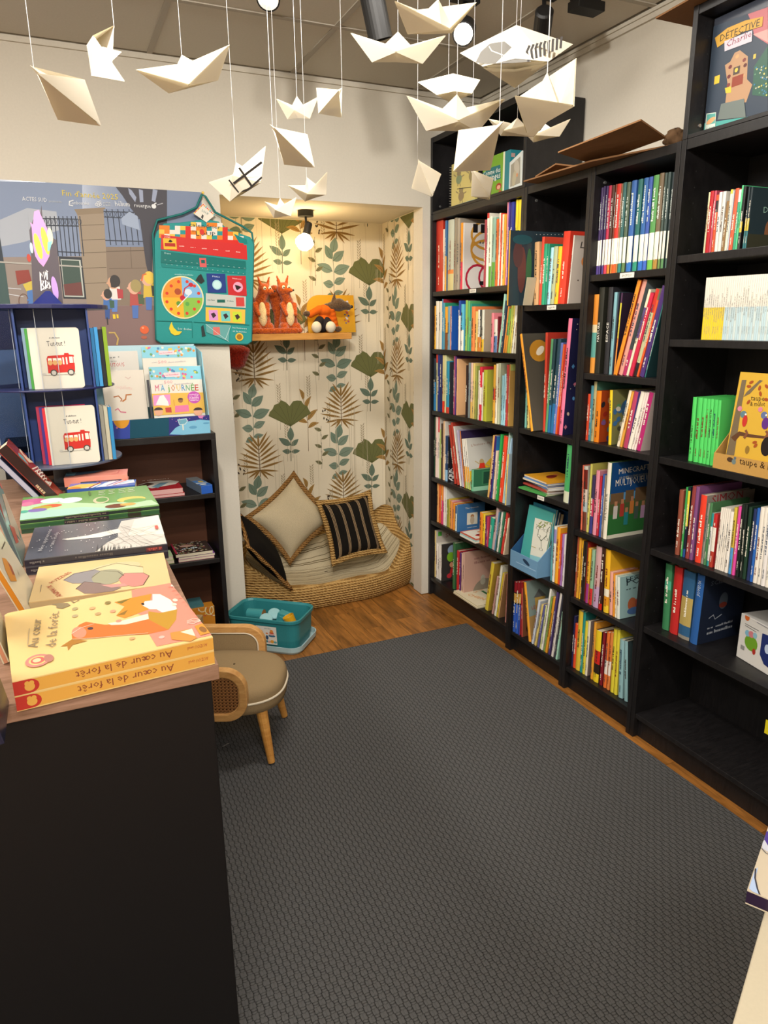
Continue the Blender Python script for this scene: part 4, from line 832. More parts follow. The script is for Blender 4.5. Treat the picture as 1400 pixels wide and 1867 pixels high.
for k in range(16):
    z = zE+.012+.0115*k; m.tube([(.037+.006*math.cos(a*.7), -.136+.005*math.sin(a*.7), z) for a in range(10)], .0009, 5)
m.build('spiral_binding', PEG, b, kind='stuff')
b = solid_box((.062, -.600, zE), (.175, -.385, zE+.172), '2a7a84', 'teal and green game box with white lettering and a monkey, beside the bears', 'game box', 'game_box')
A = face_x((.062, -.385, zE), cA).bounds(0, 0, .215, .172)
A.rect((640, 300), (925, 722), 'd8dcc0'); A.rect((655, 330), (905, 725), '6f9f2a'); A.poly([(670, 480), (800, 400), (885, 375), (890, 530), (820, 560), (690, 560)], '1f6a70')
A.text('Comme des', (690, 512), (884, 452), 'e8ece4'); A.text('singes', (760, 560), (884, 520), 'e8ece4'); A.ell((865, 622), 32, 40, '9a3a24'); A.ell((865, 630), 20, 24, 'd8a088'); A.ell((880, 690), 18, 26, 'a84a2a'); A.build(b, 'box_print')
A = face_y((.062, -.600, zE), cA).bounds(0, 0, .113, .172); A.rect((942, 440), (972, 610), '4a6a24'); A.ell((958, 255), 10, 16, 'd8dcd8'); A.ell((960, 300), 10, 16, 'd8dcd8'); A.rect((1008, 240), (1050, 290), 'b0908a'); A.build(b, 'box_print')
# framed box: leaning window frame
q = [at(x/cA[2]+cA[0], y/cA[2]+cA[1], 'x', .03) for x, y in ((978, 702), (1128, 668), (1132, 214), (990, 352))]
q[0].z = q[1].z = zE+.0005
m = MB(); m.prism(q, (.045, 0, 0)); fb = m.build('framed_box', plain('c6ccc8', .5, .3)); tag(fb, 'white framed box with a cloudy picture window, right of the game box', 'box')
cen = (q[0]+q[1]+q[2]+q[3])/4; A = Art(cen, (0, -1, 0), (0, 0, 1), None, .0006); A.n = V((-1, 0, 0))
ins = [cen+(p-cen)*k for p, k in zip(q, (.78, .72, .74, .76))]; A.raw([(-(p-cen).y, (p-cen).z) for p in ins], '8e8a7c')
A.ell((.008, .02), .018, .03, 'a8a294', .3); A.ell((-.008, -.02), .014, .03, 'a39c84', -.2); A.ell((.012, -.01), .006, .008, 'b8805a'); A.build(fb, 'window_picture')
# tall game box in the rightmost bookcase
cD = (1190, 0, 6.224)
g = solid_box((.062, -1.945, zE), (.125, -1.622, zE+.308), '3a3f4a', 'large dark game box with a yellow title banner over a night town', 'game box', 'game_box')
A = face_x((.062, -1.622, zE), cD).bounds(0, 0, .323, .308)
A.poly([(680, 305), (1300, 75), (1307, 1345), (560, 1545)], '34404f'); A.poly([(1080, 160), (1307, 80), (1307, 500), (1150, 400), (1120, 250)], 'b86a70'); A.poly([(1140, 390), (1307, 330), (1307, 480)], 'd09a94')
A.poly([(545, 1405), (1307, 1290), (1307, 1360), (545, 1558)], '4fa098')
A.poly([(820, 740), (880, 700), (930, 600), (990, 570), (1080, 640), (1070, 900), (1130, 960), (1060, 1160), (820, 1200), (850, 960)], 'b08a68')
for k, (x, y) in enumerate(((880, 760), (960, 640), (1040, 680), (1050, 740), (865, 870), (1020, 860), (860, 965))): A.ell((x, y), 20, 22, ('6a2a2a', 'c89a6a', '7a3a34', '5a2420')[k % 4])
A.rect((905, 880), (1020, 950), '8a3a24'); A.rect((920, 770), (985, 830), '4a4038'); A.ell((950, 795), 18, 24, 'd8b84a')
A.poly([(820, 1000), (890, 980), (890, 1050), (830, 1060)], 'c8b83a'); A.rect((705, 870), (755, 940), 'd8b83a'); A.rect((1145, 620), (1170, 660), 'c8b04a')
r = random.Random(2)
A.poly([(1130, 1080), (1150, 760), (1307, 520), (1307, 1100)], '2f5a4a')
for k in range(34): A.ell((1150+150*r.random(), 700+400*r.random()), 9, 10, r.choice(('c8c060', '5a8a6a', '3a7aa0', 'b8b8a0')), 0, 8)
A.poly([(780, 1180), (1040, 1120), (1060, 1330), (740, 1360)], '6a7470')
A.poly([(710, 432), (850, 320), (1050, 235), (1258, 188), (1245, 300), (1040, 360), (870, 450), (738, 540)], 'c89a3a')
A.text('DÉTECTIVE', (760, 478), (1215, 292), '2a2018', .018); A.poly([(818, 470), (1135, 345), (1130, 470), (820, 585)], 'c9c2cc'); A.text('Charlie', (830, 545), (1120, 415), '8a2440', .017, .2)
A.poly([(615, 1290), (725, 1275), (710, 1490), (592, 1515)], 'c8d4c8'); A.poly([(622, 1300), (718, 1285), (712, 1400), (612, 1420)], '5aa098'); A.ell((665, 1370), 50, 30, 'd8a070', .3); A.text('LOKI', (607, 1500), (702, 1480), '3a8a84', .012); A.build(g, 'box_print')
# the taupe & mulot counter display and its book
cT = (1190, 640, 6.6667); zT = ZD[3]+.0004
tb = thing('counter_display', (.07, -1.99, zT), 'brown cardboard counter display holding the yellow mice book', 'display')
KRAFT = plain('b98f4c', .7, .25); KRAFT2 = plain('8a6a3a', .8, .2)
m = MB(); m.box((.008, -2.15, zT), (.0105, -1.832, zT+.047)); fp = m.build('front_panel', KRAFT, tb)
m = MB(); m.prism([(.0105, -1.832, zT), (.078, -1.832, zT), (.078, -1.832, zT+.12), (.0105, -1.832, zT+.047)], (0, -.0025, 0)); m.build('side_panel', KRAFT, tb)
m = MB(); m.prism([(.0105, -2.15, zT), (.078, -2.15, zT), (.078, -2.15, zT+.12), (.0105, -2.15, zT+.047)], (0, .0025, 0)); m.build('side_panel', KRAFT, tb)
m = MB(); m.box((.078, -2.15, zT), (.0805, -1.832, zT+.2)); m.build('back_panel', KRAFT2, tb); m = MB(); m.box((.0105, -2.147, zT), (.078, -1.835, zT+.002)); m.build('base_panel', KRAFT2, tb)
A = face_x((.008, -1.832, zT), cT)
A.ell((940, 1320), 40, 30, '4a3424'); A.ell((985, 1345), 26, 34, '6a7a78'); A.ell((1000, 1302), 16, 16, '5a6a70')
A.text('taupe & mulot', (1050, 1372), (1640, 1490), '2a1a10', .021); A.build(fp, 'panel_print')
ln = .09; ub = V((math.sin(ln), 0, math.cos(ln)))
ob, M = flat(V((.030, -1.866, zT+.0045)), (0, -1, 0), ub, .20, .285, .016, 'caa23a', 'yellow picture book with two mice in a tree, in the kraft display', spine='left')
ob2, M2 = flat(V((.049, -1.866, zT+.0045)), (0, -1, 0), ub, .20, .27, .008, 'c79a3a', 'second yellow picture book, standing behind the two mice book', spine='left')
A = top_art(M, 0, cT, -.0004-.0166); A.o = M @ V((0, 0, 0)); A.n = M.to_3x3() @ V((0, 0, 1))
A.n = A.n if A.n.x < 0 else -A.n; A.o = M @ V((0, 0, .016)) if (M.to_3x3() @ V((0, 0, 1))).x < 0 else M @ V((0, 0, 0)); A.k = .0005; A.bounds(0, 0, .2, .285)
A.poly([(1085, 352), (1140, 352), (1085, 640), (990, 1270), (892, 1262)], '6f6048'); A.poly([(1100, 560), (1180, 520), (1290, 400), (1340, 360), (1300, 352), (1140, 500)], '6f6048')
A.poly([(950, 1050), (1050, 975), (1180, 1010), (1400, 1040), (1400, 1070), (1180, 1050), (1060, 1030), (1000, 1100)], '5a3a24')
A.text('taupe', (1190, 600), (1355, 608), '3a2a18', .016); A.text('& mulot', (1180, 668), (1362, 672), '3a2a18', .014)
for k, (x, y) in enumerate(((1170, 430), (1200, 380), (1165, 620), (1300, 450), (1310, 520), (1385, 430), (1380, 590), (1240, 1110), (1250, 1150), (1385, 920))): A.ell((x, y), 30, 20, '9a4a1e', .5*k, 8)
for x, y, c, c2 in ((1070, 760, '5a7880', 'b83028'), (1320, 770, '5a6a90', '5a2a7a')):
    A.ell((x+35, y+10), 40, 44, c); A.ell((x-10, y-60), 28, 32, 'c87a90'); A.ell((x+50, y+90 if x < 1200 else y+110), 30 if x < 1200 else 44, 74, c2); A.ell((x+62, y+10), 12, 12, 'e0dcd4')
    A.line([(x+60, y+200), (x+80, y+240), (x+40, y+300)], .008, '7a4a30')
A.ell((1150, 1200), 26, 50, '8a6a2a'); A.ell((1385, 1160), 70, 120, '1e1512'); A.build(ob)
# white boxed toy on the lower shelf
cW = (1190, 860, 4.4476); zW = ZD[1]+.0004
M = Matrix.Translation((.10, -1.925, zW)) @ Matrix.Rotation(math.radians(-10), 4, 'Z')
m = MB(); m.box((0, -.19, 0), (.12, 0, .15), 'd3d1cc', M); wb = m.build('toy_box', FOIL, bevel=.0015); tag(wb, 'white toy box with a green cauldron and blue device printed on it', 'toy box')
u = M.to_3x3() @ V((0, -1, 0)); A = Art(M @ V((0, 0, 0)), u, (0, 0, 1), cW, .0006); A.n = M.to_3x3() @ V((-1, 0, 0)); A.bounds(0, 0, .19, .15)
A.ell((768, 1180), 20, 30, 'c8642a'); A.ell((797, 1390), 56, 66, '6a9a2a'); A.ell((770, 1310), 22, 26, '7ab0c8'); A.ell((800, 1320), 24, 28, 'c87a80'); A.ell((830, 1330), 18, 26, '8ab8c8'); A.ell((820, 1460), 14, 26, 'a83028')
A.poly([(890, 1310), (1000, 1350), (1000, 1640), (900, 1560), (868, 1480)], '22306a'); A.ell((930, 1440), 24, 40, 'b8c8e0'); A.rect((716, 1400), (742, 1450), '8a8a88'); A.line([(750, 1230), (860, 1290)], .002, '6a6a68'); A.line([(750, 1245), (840, 1300)], .002, '6a6a68'); A.line([(845, 1220), (934, 1270)], .0025, '8a8a90'); A.build(wb, 'box_print')
# dark album standing proud at the end of the second bookcase
al, M = flat(V((-.081, -.8205, ZB[4]+.0006)), (1, 0, 0), (0, 0, 1), .262, .288, .012, '26333a', 'big dark painted album jutting out beside the upright, orange spine', spine='left', spinec='d89a2a')
A = face_y(M @ V((0, 0, .012)), (930, 320, 6.669)); A.k = .0005; A.bounds(0, 0, .262, .288)
A.ell((140, 1150), 50, 280, '5a3430'); A.ell((225, 1150), 34, 260, '2f5a3a'); A.ell((95, 960), 60, 160, '4a3030'); A.ell((150, 780), 120, 60, '20444a')
for k in range(8): A.ell((320+45*k, 718), 5, 5, 'c8c8c0', 0, 6)
A.build(al)
th, M = flat(V((-.02, -.846, ZB[4]+.0012)), (1, 0, 0), (0, -.2, .98), .045, .11, .003, 'b3a98f', 'thin grey booklet leaning low at the foot of the dark album', spine='left', hard=False)
# flat piles: magazines, picture books
r = random.Random(11); z = ZB[2]+.0004
for k, (c, dx, a) in enumerate((('4a9a50', -.004, 8), ('c8c0b8', .01, -4), ('a84038', .006, 2), ('d8d4cc', .008, -6), ('5a7ab0', .004, -2), ('d0c8c0', .006, 3), ('5a8ac8', .002, 1), ('d89a2a', 0, 0))):
    ra = math.radians(a-6); ob, M = flat(V((.006+dx, -1.03+.004*(k % 3), z)), (math.cos(ra), math.sin(ra), 0), (-math.sin(ra), math.cos(ra), 0), .165, .185, .0072, c,
        ('orange-yellow magazine on top of the flat pile in the second bookcase' if k == 7 else '%s magazine, %s from the bottom of the flat pile' % (cname(c), ordn(k))), 'magazine', 'front' if k % 2 else 'left', name='magazine', hard=False, group='magazine pile'); z += .0074
    if k == 7:
        A = top_art(M, .0072); A.ell((.085, .1), .035, .02, '6a2018', .6); A.ell((.07, .08), .02, .012, '8a3020', .2); A.ell((.12, .12), .012, .01, 'c86040'); A.build(ob)
z = ZA[1]+.0004
for k, c in enumerate(('e0dcd0', '9ac0c0', 'c8604a')):
    ob, M = flat(V((-.008+.004*k, -.505+.004*k, z)), (1, 0, 0), (0, 1, 0), .17, .15, .0065, c, '%s picture book lying flat, %s of three under the blue bear book' % (cname(c), ordn(k)), 'book', 'left', group='flat books under the bear book'); z += .0067
A = top_art(M, .0065); A.rect((.004, .004), (.16, .14), 'd8d4c8'); A.ell((.06, .05), .03, .02, 'b82a2a'); A.ell((.05, .06), .008, .006, '2a1a1a'); A.ell((.1, .1), .03, .012, 'd87a3a'); A.build(ob)
z = ZA[0]+.0004
for k in range(2):
    ob, M = flat(V((-.006+.004*k, -.532+.003*k, z)), (1, 0, 0), (0, 1, 0), .20, .235, .007, 'd8d0b4', 'cream picture book lying flat on the lowest shelf, %s of the pair' % ('lower' if k == 0 else 'upper'), 'book', 'left', spinec='d8cca8', group='flat cream books'); z += .0073
A = top_art(M, .007, (770, 900, 6.2222)); A.text('ÇA VA', (590, 1130), (700, 1090), 'c87a28'); A.text('CHIEN', (500, 1150), (690, 1210), 'c87a28', .03); A.rect((690, 1100), (735, 1150), '2f6a3a'); A.build(ob)
# blue cardboard tray with the family-tree book
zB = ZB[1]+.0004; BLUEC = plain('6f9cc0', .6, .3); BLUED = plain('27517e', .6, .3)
tr = thing('cardboard_tray', (.08, -.935, zB), 'pale blue cardboard display tray on the second bookcase', 'tray')
y0, y1 = -1.027, -.828
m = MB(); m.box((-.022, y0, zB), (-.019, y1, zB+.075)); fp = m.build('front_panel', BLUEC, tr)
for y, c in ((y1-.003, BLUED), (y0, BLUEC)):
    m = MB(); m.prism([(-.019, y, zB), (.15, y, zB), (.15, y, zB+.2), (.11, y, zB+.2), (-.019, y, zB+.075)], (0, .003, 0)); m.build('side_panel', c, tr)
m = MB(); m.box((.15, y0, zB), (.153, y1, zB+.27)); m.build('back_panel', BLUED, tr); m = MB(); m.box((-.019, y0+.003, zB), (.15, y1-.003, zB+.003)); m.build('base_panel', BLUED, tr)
A = face_x((-.022, y1, zB), (910, 990, 7.78)); A.ell((383, 275), 52, 28, '1c3a58', -.3); A.line([(240, 265), (520, 400)], .004, '9cc0dc'); A.build(fp, 'panel_print')
lt = .16; ub = V((math.sin(lt), 0, math.cos(lt)))
ob, M = flat(V((.03, y1-.012, zB+.0035)), (0, -1, 0), ub, .172, .275, .012, '4aa39c', 'turquoise book with a family tree drawn on white, in the blue tray', spine='left')
A = Art(M @ V((0, 0, .0)), (0, -1, 0), ub, (910, 800, 4.24), .0006); A.n = -(ub.cross(V((0, 1, 0)))) if (ub.cross(V((0, 1, 0)))).x > 0 else ub.cross(V((0, 1, 0)))
nn = M.to_3x3() @ V((0, 0, 1)); A.o = M @ V((0, 0, .012)) if nn.x < 0 else M @ V((0, 0, 0)); A.n = nn if nn.x < 0 else -nn; A.bounds(0, 0, .172, .275)
A.poly([(278, 610), (428, 655), (395, 940), (240, 895)], 'd9d8ca'); A.poly([(240, 895), (395, 940), (390, 985), (235, 940)], '8ac0c8')
for x0, y0_, x1, y1_ in ((325, 850, 325, 780), (325, 790, 300, 750), (325, 790, 365, 750), (300, 750, 305, 690), (365, 760, 375, 700), (305, 690, 290, 660), (375, 700, 395, 680), (305, 690, 345, 660)): A.line([(x0, y0_), (x1, y1_)], .003, '3a4a34')
for x, y in ((300, 690), (330, 692), (360, 712), (390, 715), (308, 750), (365, 775), (323, 855)): A.rect((x-11, y-14), (x+11, y+14), '55584a'); A.rect((x-8, y-11), (x+8, y+11), 'dddccf')
rr = random.Random(8)
for k in range(22): A.ell((300+110*rr.random(), 645+40*rr.random()), 7, 4, '7a8a2a', rr.random()*3, 6)
A.ell((382, 880), 14, 22, 'c82a7a'); A.ell((388, 840), 8, 24, 'd09060'); A.ell((390, 802), 8, 14, '2a2024'); A.rect((250, 830), (285, 842), 'b09a5a'); A.build(ob)
for k, (dx, c) in enumerate(((.05, '2f7a90'), (.067, '35405a'), (.084, 'b09060'))):
    ob, M = flat(V((dx, y1-.014-.02*k, zB+.0035)), (0, -1, 0), ub, .16-.02*k, .285-.012*k, .012, c, '%s book standing behind the turquoise family-tree book' % cname(c), spine='left')
# cardboard sheets lying on top of the bookcases
def sheet(quads, label, th=.005):
    m = MB(); r_ = None
    n = (quads[1]-quads[0]).cross(quads[2]-quads[0]).normalized()
    if n.z < 0: n = -n
    m.prism(quads, n*th); ob = m.build('cardboard_sheet', CARDB); tag(ob, label, 'cardboard'); return ob
CARDB = plain('7f5c3d', .9, .15, 0, 'corrugated_card', .3, 90)
zt = 2.0207
sheet([V((-.066, -.885, zt)), V((.19, -.85, zt)), V((.26, -1.50, zt)), V((.03, -1.56, zt)), V((-.062, -1.262, zt))], 'lowest flattened cardboard sheet overhanging the narrow bookcases')
zt = 2.027
sheet([V((-.045, -.93, zt+.004)), V((.20, -.83, zt)), V((.22, -1.15, zt)), V((-.043, -1.05, zt+.026))], 'short cardboard flap lying above the left end of the cardboard sheet')
p0, p1, p2 = at(1017, 279, 'z', 2.05), at(1168, 220, 'z', 2.075), at(1214, 252, 'z', 2.045); p3 = at(1050, 296, 'z', 2.032)
sheet([p0, p1, p2, V((.24, -1.48, 2.046)), V((.24, -1.02, 2.034)), p3][:3] + [V((.02, -1.18, 2.0345))], 'large folded cardboard sheet tilting up over the narrow bookcases')
zt = 2.3705
p0, p1 = at(1195, 34.5, 'z', zt), at(1227, 11, 'z', zt)
sheet([V((p0.x, p0.y, zt)), V((-.05, -1.66, zt)), V((.1, -1.95, zt)), V((.27, -1.95, zt)), V((.27, -1.49, zt)), V((.112, -1.491, zt))], 'cardboard sheet poking out above the rightmost bookcase')
m = MB(); rr = random.Random(6); c0 = at(1231, 243, 'x', .06)
def rk(u, v):
    t = math.pi*v; a = 2*math.pi*u; k = 1+.16*math.sin(3*a+3*t)+.14*math.sin(7*a-5*t)
    return c0 + V((math.sin(t)*math.cos(a)*.03*k, math.sin(t)*math.sin(a)*.036*k, math.cos(t)*.027*(1+.1*math.sin(6*a))))
m.grid(rk, 20, 12); lo = min(p.z for p in m.v)
for p in m.v: p.z += 2.0212-lo
tag(m.build('wood_chunk', plain('5a4430', .95, .1, 0, 'rough_bark', .8, 60), smooth=True), 'rough dark brown lump on the bookcase top beside the tall upright', 'ornament')
# folded yellow price tag at the edge of the empty shelf
q = at(1397, 1325, 'x', -.004); m = MB(); m.box((-.0045, q.y-.05, q.z-.022), (-.0035, q.y+.004, q.z+.022))
tg = m.build('price_tag', plain('d8c81e', .6, .3)); tag(tg, 'yellow paper tag at the edge of the empty lowest shelf', 'tag')
# ================================================================ display table and its piles (left foreground)
zT = .95; TX = -1.602; TY = -2.256; TYB = -.42
DARKP = plain('0d0b0c', .5, .35, 0, 'black_melamine')
tb = thing('display_table', (-2.15, -1.34, 0), 'black display cabinet with a grey oak worktop, nearest the camera', 'table')
m = MB(); m.box((-2.75, TY, zT-.028), (TX, TYB, zT)); m.build('worktop', TOPWOOD, tb, bevel=.0015)
m = MB(); m.box((-2.735, TY+.012, .0085), (TX-.012, TYB-.012, zT-.028)); m.build('cabinet_body', DARKP, tb, bevel=.002)
def px3(c, pts, z): return [at(x/c[2]+c[0], y/c[2]+c[1], 'z', z) for x, y in pts]
def pile(FL, FR, BR, n, h, covers, labels, spines, group, hard=True, rc=0, jitter=.002, seed=0, pages=None, dmax=9):
    """n equal books lying flat; corners of the top cover as photograph pixels."""
    zt = zT+.0006+n*(h+.0004); a, b, c = (at(x, y, 'z', zt) for x, y in (FL, FR, BR))
    u = b-a; L = u.length; u.normalize(); v = V((-u.y, u.x, 0)); Dp = min((c-b).dot(v), dmax); r = random.Random(seed); res = []
    for k in range(n):
        top = k == n-1; j = V((0, 0, 0)) if top else u*r.uniform(-jitter, jitter*.3)+v*r.uniform(-jitter, jitter)
        o = V((a.x, a.y, zT+.0006+k*(h+.0004)))+j
        res.append(flat(o, u, v, L, Dp, h, covers[k], labels[k], 'book', 'front', spines[k], 'book', hard, group, pages, rc))
    return res, L, Dp
c5 = (0, 780, 3.256); c6 = (0, 980, 3.256)
# 1  forest book (two copies)
R1, L1, D1 = pile((22, 1243), (388, 1161), (327, 1060), 2, .0245, ['e2c27a', 'e6c684'], ['lower copy of the thick yellow fox forest board book, nearest pile', 'upper thick yellow board book with fox and deer on its cover'], ['d9a24a', 'd9a24a'], 'forest board books', True, .012, pages=plain('d8bc80', .8, .2))
for k, (ob, M) in enumerate(R1):
    A = side_art(M, 'front', L1, D1, .0245, c6); y0 = (905 if k == 0 else 820); A.bounds(0, 0, L1, .0245)
    A.rect((-5, 0), (0, 0), 'd9a24a') if 0 else None
    h = .0245
    A.crop = None; A.rect((.0, .0012), (.022, h-.0012), 'b8342a'); A.ell((.022, h*.5), .0125, h*.45, 'b8342a'); A.ell((.0215, h*.45), .007, h*.27, 'd9a24a'); A.ell((.0185, h*.68), .0035, h*.16, 'd9a24a'); A.ell((.0245, h*.68), .0035, h*.16, 'd9a24a')
    A.text('Au cœur de la forêt', (L1*.775, h*.74), (L1*.285, h*.74), '8a4a30', .0125); A.text('AUZOU éveil', (L1*.965, h*.68), (L1*.855, h*.68), 'b05a3a', .006); A.build(ob, 'spine_print')
ob, M = R1[1]
A = top_art(M, .0245, c6, .0005, L1, D1)
A.poly([(780, 300), (1070, 252), (1095, 290), (1262, 580), (930, 648), (885, 575), (1000, 540), (790, 440)], 'd98a76')
A.poly([(680, 385), (780, 360), (900, 335), (880, 430), (740, 480), (690, 465), (740, 410)], 'd98a2a'); A.poly([(690, 385), (780, 362), (720, 395)], '7a6a24'); A.poly([(690, 465), (760, 430), (740, 460)], '8a6a24')
A.poly([(905, 338), (950, 338), (1010, 370), (1045, 410), (1050, 430), (990, 450), (960, 445), (930, 428), (890, 428), (845, 405), (860, 380), (905, 375)], 'ece6d8'); A.ell((848, 396), 10, 8, '3a2418')
A.poly([(880, 440), (950, 450), (1052, 428), (1045, 490), (1000, 550), (930, 530), (885, 490)], 'b88a24')
A.poly([(425, 570), (470, 520), (510, 502), (620, 520), (740, 520), (880, 488), (1000, 550), (880, 575), (700, 585), (560, 600), (430, 612)], 'd0702e'); A.ell((470, 565), 45, 36, 'd88a70'); A.ell((537, 542), 18, 9, '4a3438', .1)
A.poly([(360, 650), (430, 605), (520, 615), (430, 640), (405, 672), (400, 645)], 'a8742a'); A.poly([(640, 512), (720, 498), (878, 455), (884, 486), (745, 519), (660, 522)], 'ece0c4')
A.poly([(265, 395), (330, 392), (400, 390), (420, 405), (370, 425), (335, 420), (335, 405)], '8a7a5a'); A.line([(385, 350), (440, 390), (470, 372)], .003, '8a7a5a')
for x, y, c in ((445, 425, 'a89a70'), (445, 468, 'b0a078'), (548, 422, 'd0a070'), (582, 455, 'b89a6a'), (670, 440, 'd89a78'), (705, 498, 'd09078'), (785, 602, 'c8a070'), (960, 595, 'e0b4a8'), (640, 390, '8a7a44')): A.ell((x, y), 20, 9, c, -.2, 10)
A.line([(425, 575), (480, 540), (560, 515)], .0015, 'e8d0b8'); A.line([(430, 608), (560, 600), (880, 570)], .0015, 'e8c8a8')
for x, y in ((1030, 290), (1040, 375), (1035, 400)): A.ell((x, y), 16, 10, 'ecd0c4')
A.poly([(1010, 570), (1120, 548), (1170, 600), (1130, 620), (1020, 610)], 'd98a3a'); A.poly([(1070, 565), (1140, 545), (1160, 590)], 'e8dcc0'); A.poly([(1155, 530), (1210, 510), (1250, 570), (1190, 585)], 'c88a2a'); A.ell((1205, 550), 22, 20, '8a5a24')
for k in range(4): A.line([(1110, 500+6*k), (1150, 485+10*k), (1205, 495)], .002, 'e8d4c4')
A.text('Au cœur', (225, 655), (248, 485), '8a7a60', .016); A.text('de la forêt.', (330, 655), (352, 440), '8a7a60', .016); A.line([(165, 640), (175, 545)], .0012, 'b0a080')
A.ell((225, 735), 78, 38, 'c8857a', -.1); A.ell((225, 735), 56, 26, 'e2c27a'); A.ell((225, 735), 44, 20, 'c8655a'); A.ell((220, 735), 26, 12, 'e2c8a0'); A.ell((290, 722), 30, 24, 'b0786a')
for k in range(11): A.line([(1000+20*k % 180, 300+22*(k % 9)), (1030+20*k % 180, 296+22*(k % 9))], .0015, 'c87a6c')
A.build(ob)
# 2  animal puzzles
R2, L2, D2 = pile((52, 1098), (312, 1064), (273, 1010), 1, .02, ['dcc08a'], ['pale yellow book with a knot of sleeping animals on its cover'], ['c8b084'], None)
ob, M = R2[0]; A = top_art(M, .02, c5, .0005, L2, D2)
A.ell((690, 830), 150, 30, 'c8bc92', .12); A.poly([(600, 830), (730, 805), (850, 830), (850, 870), (700, 880)], 'cfc49a')
A.poly([(375, 905), (440, 865), (560, 842), (600, 852), (640, 900), (560, 925), (430, 925)], '8a8688'); A.ell((640, 885), 95, 46, '9c9a80'); A.poly([(705, 900), (740, 865), (850, 862), (885, 880), (850, 935), (790, 945), (720, 925)], 'c8857c')
A.poly([(450, 955), (500, 915), (600, 925), (720, 950), (640, 985), (500, 985)], '85706a'); A.poly([(600, 935), (740, 925), (760, 940), (660, 950)], 'c89088')
for p in (((380, 905), (440, 868), (560, 845)), ((545, 890), (600, 850), (700, 855), (735, 880)), ((705, 900), (740, 865), (850, 862), (885, 880), (850, 935)), ((450, 960), (500, 915), (600, 925)), ((560, 842), (690, 805), (850, 828))): A.line(p, .0016, '4a3a2a')
A.text('ANIMAUX', (372, 1000), (305, 935), 'a83a2a', .011); A.text('PUZZLES', (312, 925), (430, 858), 'a83a2a', .011); A.line([(240, 975), (246, 935)], .0015, '8a7a60'); A.build(ob)
# 3  night-sky book, two copies
R3, L3, D3 = pile((44, 1021), (305, 991), (290, 939), 2, .0185, ['4d4f58', '555861'], ['lower dark grey night-sky picture book in the second pile', 'upper dark grey picture book with a shooting star and snowy firs'], ['2b2a38', '2b2a38'], 'night-sky books')
for k, (ob, M) in enumerate(R3):
    A = side_art(M, 'front', L3, D3, .0185); A.rect((L3*.84, .004), (L3*.96, .0145), '5a2430'); marks(A, (L3*.955, .0125), (L3*.85, .0125), 'b04a44', .006, 3)
    marks(A, (L3*.6, .0125), (L3*.33, .0125), '5f5a5a', .006, 5); marks(A, (L3*.13, .0125), (L3*.02, .0125), '7a7878', .006, 6); A.build(ob, 'spine_print')
ob, M = R3[1]; A = top_art(M, .0185, c5, .0005, L3, D3)
A.poly([(700, 600), (720, 555), (940, 518), (990, 690), (560, 742), (640, 680), (700, 650)], 'c9c4bc'); A.poly([(800, 545), (940, 518), (975, 630), (760, 640)], 'ddd8cc')
A.poly([(370, 662), (520, 640), (700, 600), (720, 620), (600, 650), (400, 668)], 'dedad2')
rr = random.Random(5)
for k in range(26): A.line([(600+330*rr.random(), 560+150*rr.random()), (650+330*rr.random(), 545+150*rr.random())][:1]+[(680+300*rr.random(), 560+150*rr.random())], .0007, '8e8a84')
for k in range(34):
    x = 560+300*rr.random(); A.poly([(x, 742), (x+7, 742), (x+10*rr.random()+4, 690+20*rr.random())], '3a3c3c')
for k in range(50): A.ell((160+500*rr.random(), 560+190*rr.random()), 3, 2, 'c8c8c8', 0, 6)
A.text('Nos apprenons', (250, 740), (310, 610), 'b8b8ba', .010); A.text('une étoile', (318, 705), (350, 628), 'b8b8ba', .010); marks(A, A.P((163, 692)), A.P((175, 660)), 'a0a0a4', .006, 8); A.rect((918, 588), (942, 606), 'c05a50'); A.build(ob)
# 4  green book, three copies
R4, L4, D4 = pile((36, 949), (290, 921), (272, 884), 3, .0125, ['3f5a3a', '3f6a3f', '6d9a58'], ['lowest of three green picture books, third pile', 'middle of three green picture books, third pile', 'topmost green picture book with a rush of coloured figures'], ['2a4a38', '2f5a3c', '2a3a34'], 'green picture books')
for k, (ob, M) in enumerate(R4):
    A = side_art(M, 'front', L4, D4, .0125); A.rect((L4*.3, .001), (L4*.62, .0115), '2c2430'); A.rect((L4*.76, .001), (L4*.86, .0115), '2a2a20'); marks(A, (L4*.6, .0085), (L4*.3, .0085), '7a7460', .005, k); A.build(ob, 'spine_print')
ob, M = R4[2]; A = top_art(M, .0125, c5, .0005, L4, D4)
A.poly([(100, 470), (300, 440), (600, 450), (900, 430), (945, 455), (115, 550)], 'a8c8a0'); A.poly([(100, 505), (500, 470), (700, 480), (400, 520), (110, 550)], '9fc4b8')
for x, y, rx, ry, c in ((190, 440, 90, 18, 'b85a8a'), (310, 432, 70, 14, 'd0d8e0'), (420, 430, 70, 16, 'd8e0e4'), (300, 465, 70, 10, 'c85a34'), (250, 475, 60, 10, 'a89a3a'), (220, 490, 60, 10, '7a6aa8'), (160, 455, 40, 12, 'c87090'), (600, 430, 50, 20, 'b8b494'), (605, 428, 36, 14, '5a8a4a'), (780, 425, 90, 16, 'c8b860'), (800, 432, 70, 12, '6d9a58'), (690, 465, 70, 12, '6a3a24'), (760, 455, 50, 8, 'c89a50'), (140, 500, 30, 8, '4aa088')): A.ell((x, y), rx, ry, c, -.06)
for k, (x0, x1) in enumerate(((585, 625), (645, 680), (705, 745), (760, 800))):
    for q in range(3): A.line([(x0, 380-6*k+9*q), (x1-8*(q % 2), 376-6*k+9*q)], .004, 'd8dccc')
A.ell((532, 392), 8, 14, '4a6a3a'); A.build(ob)
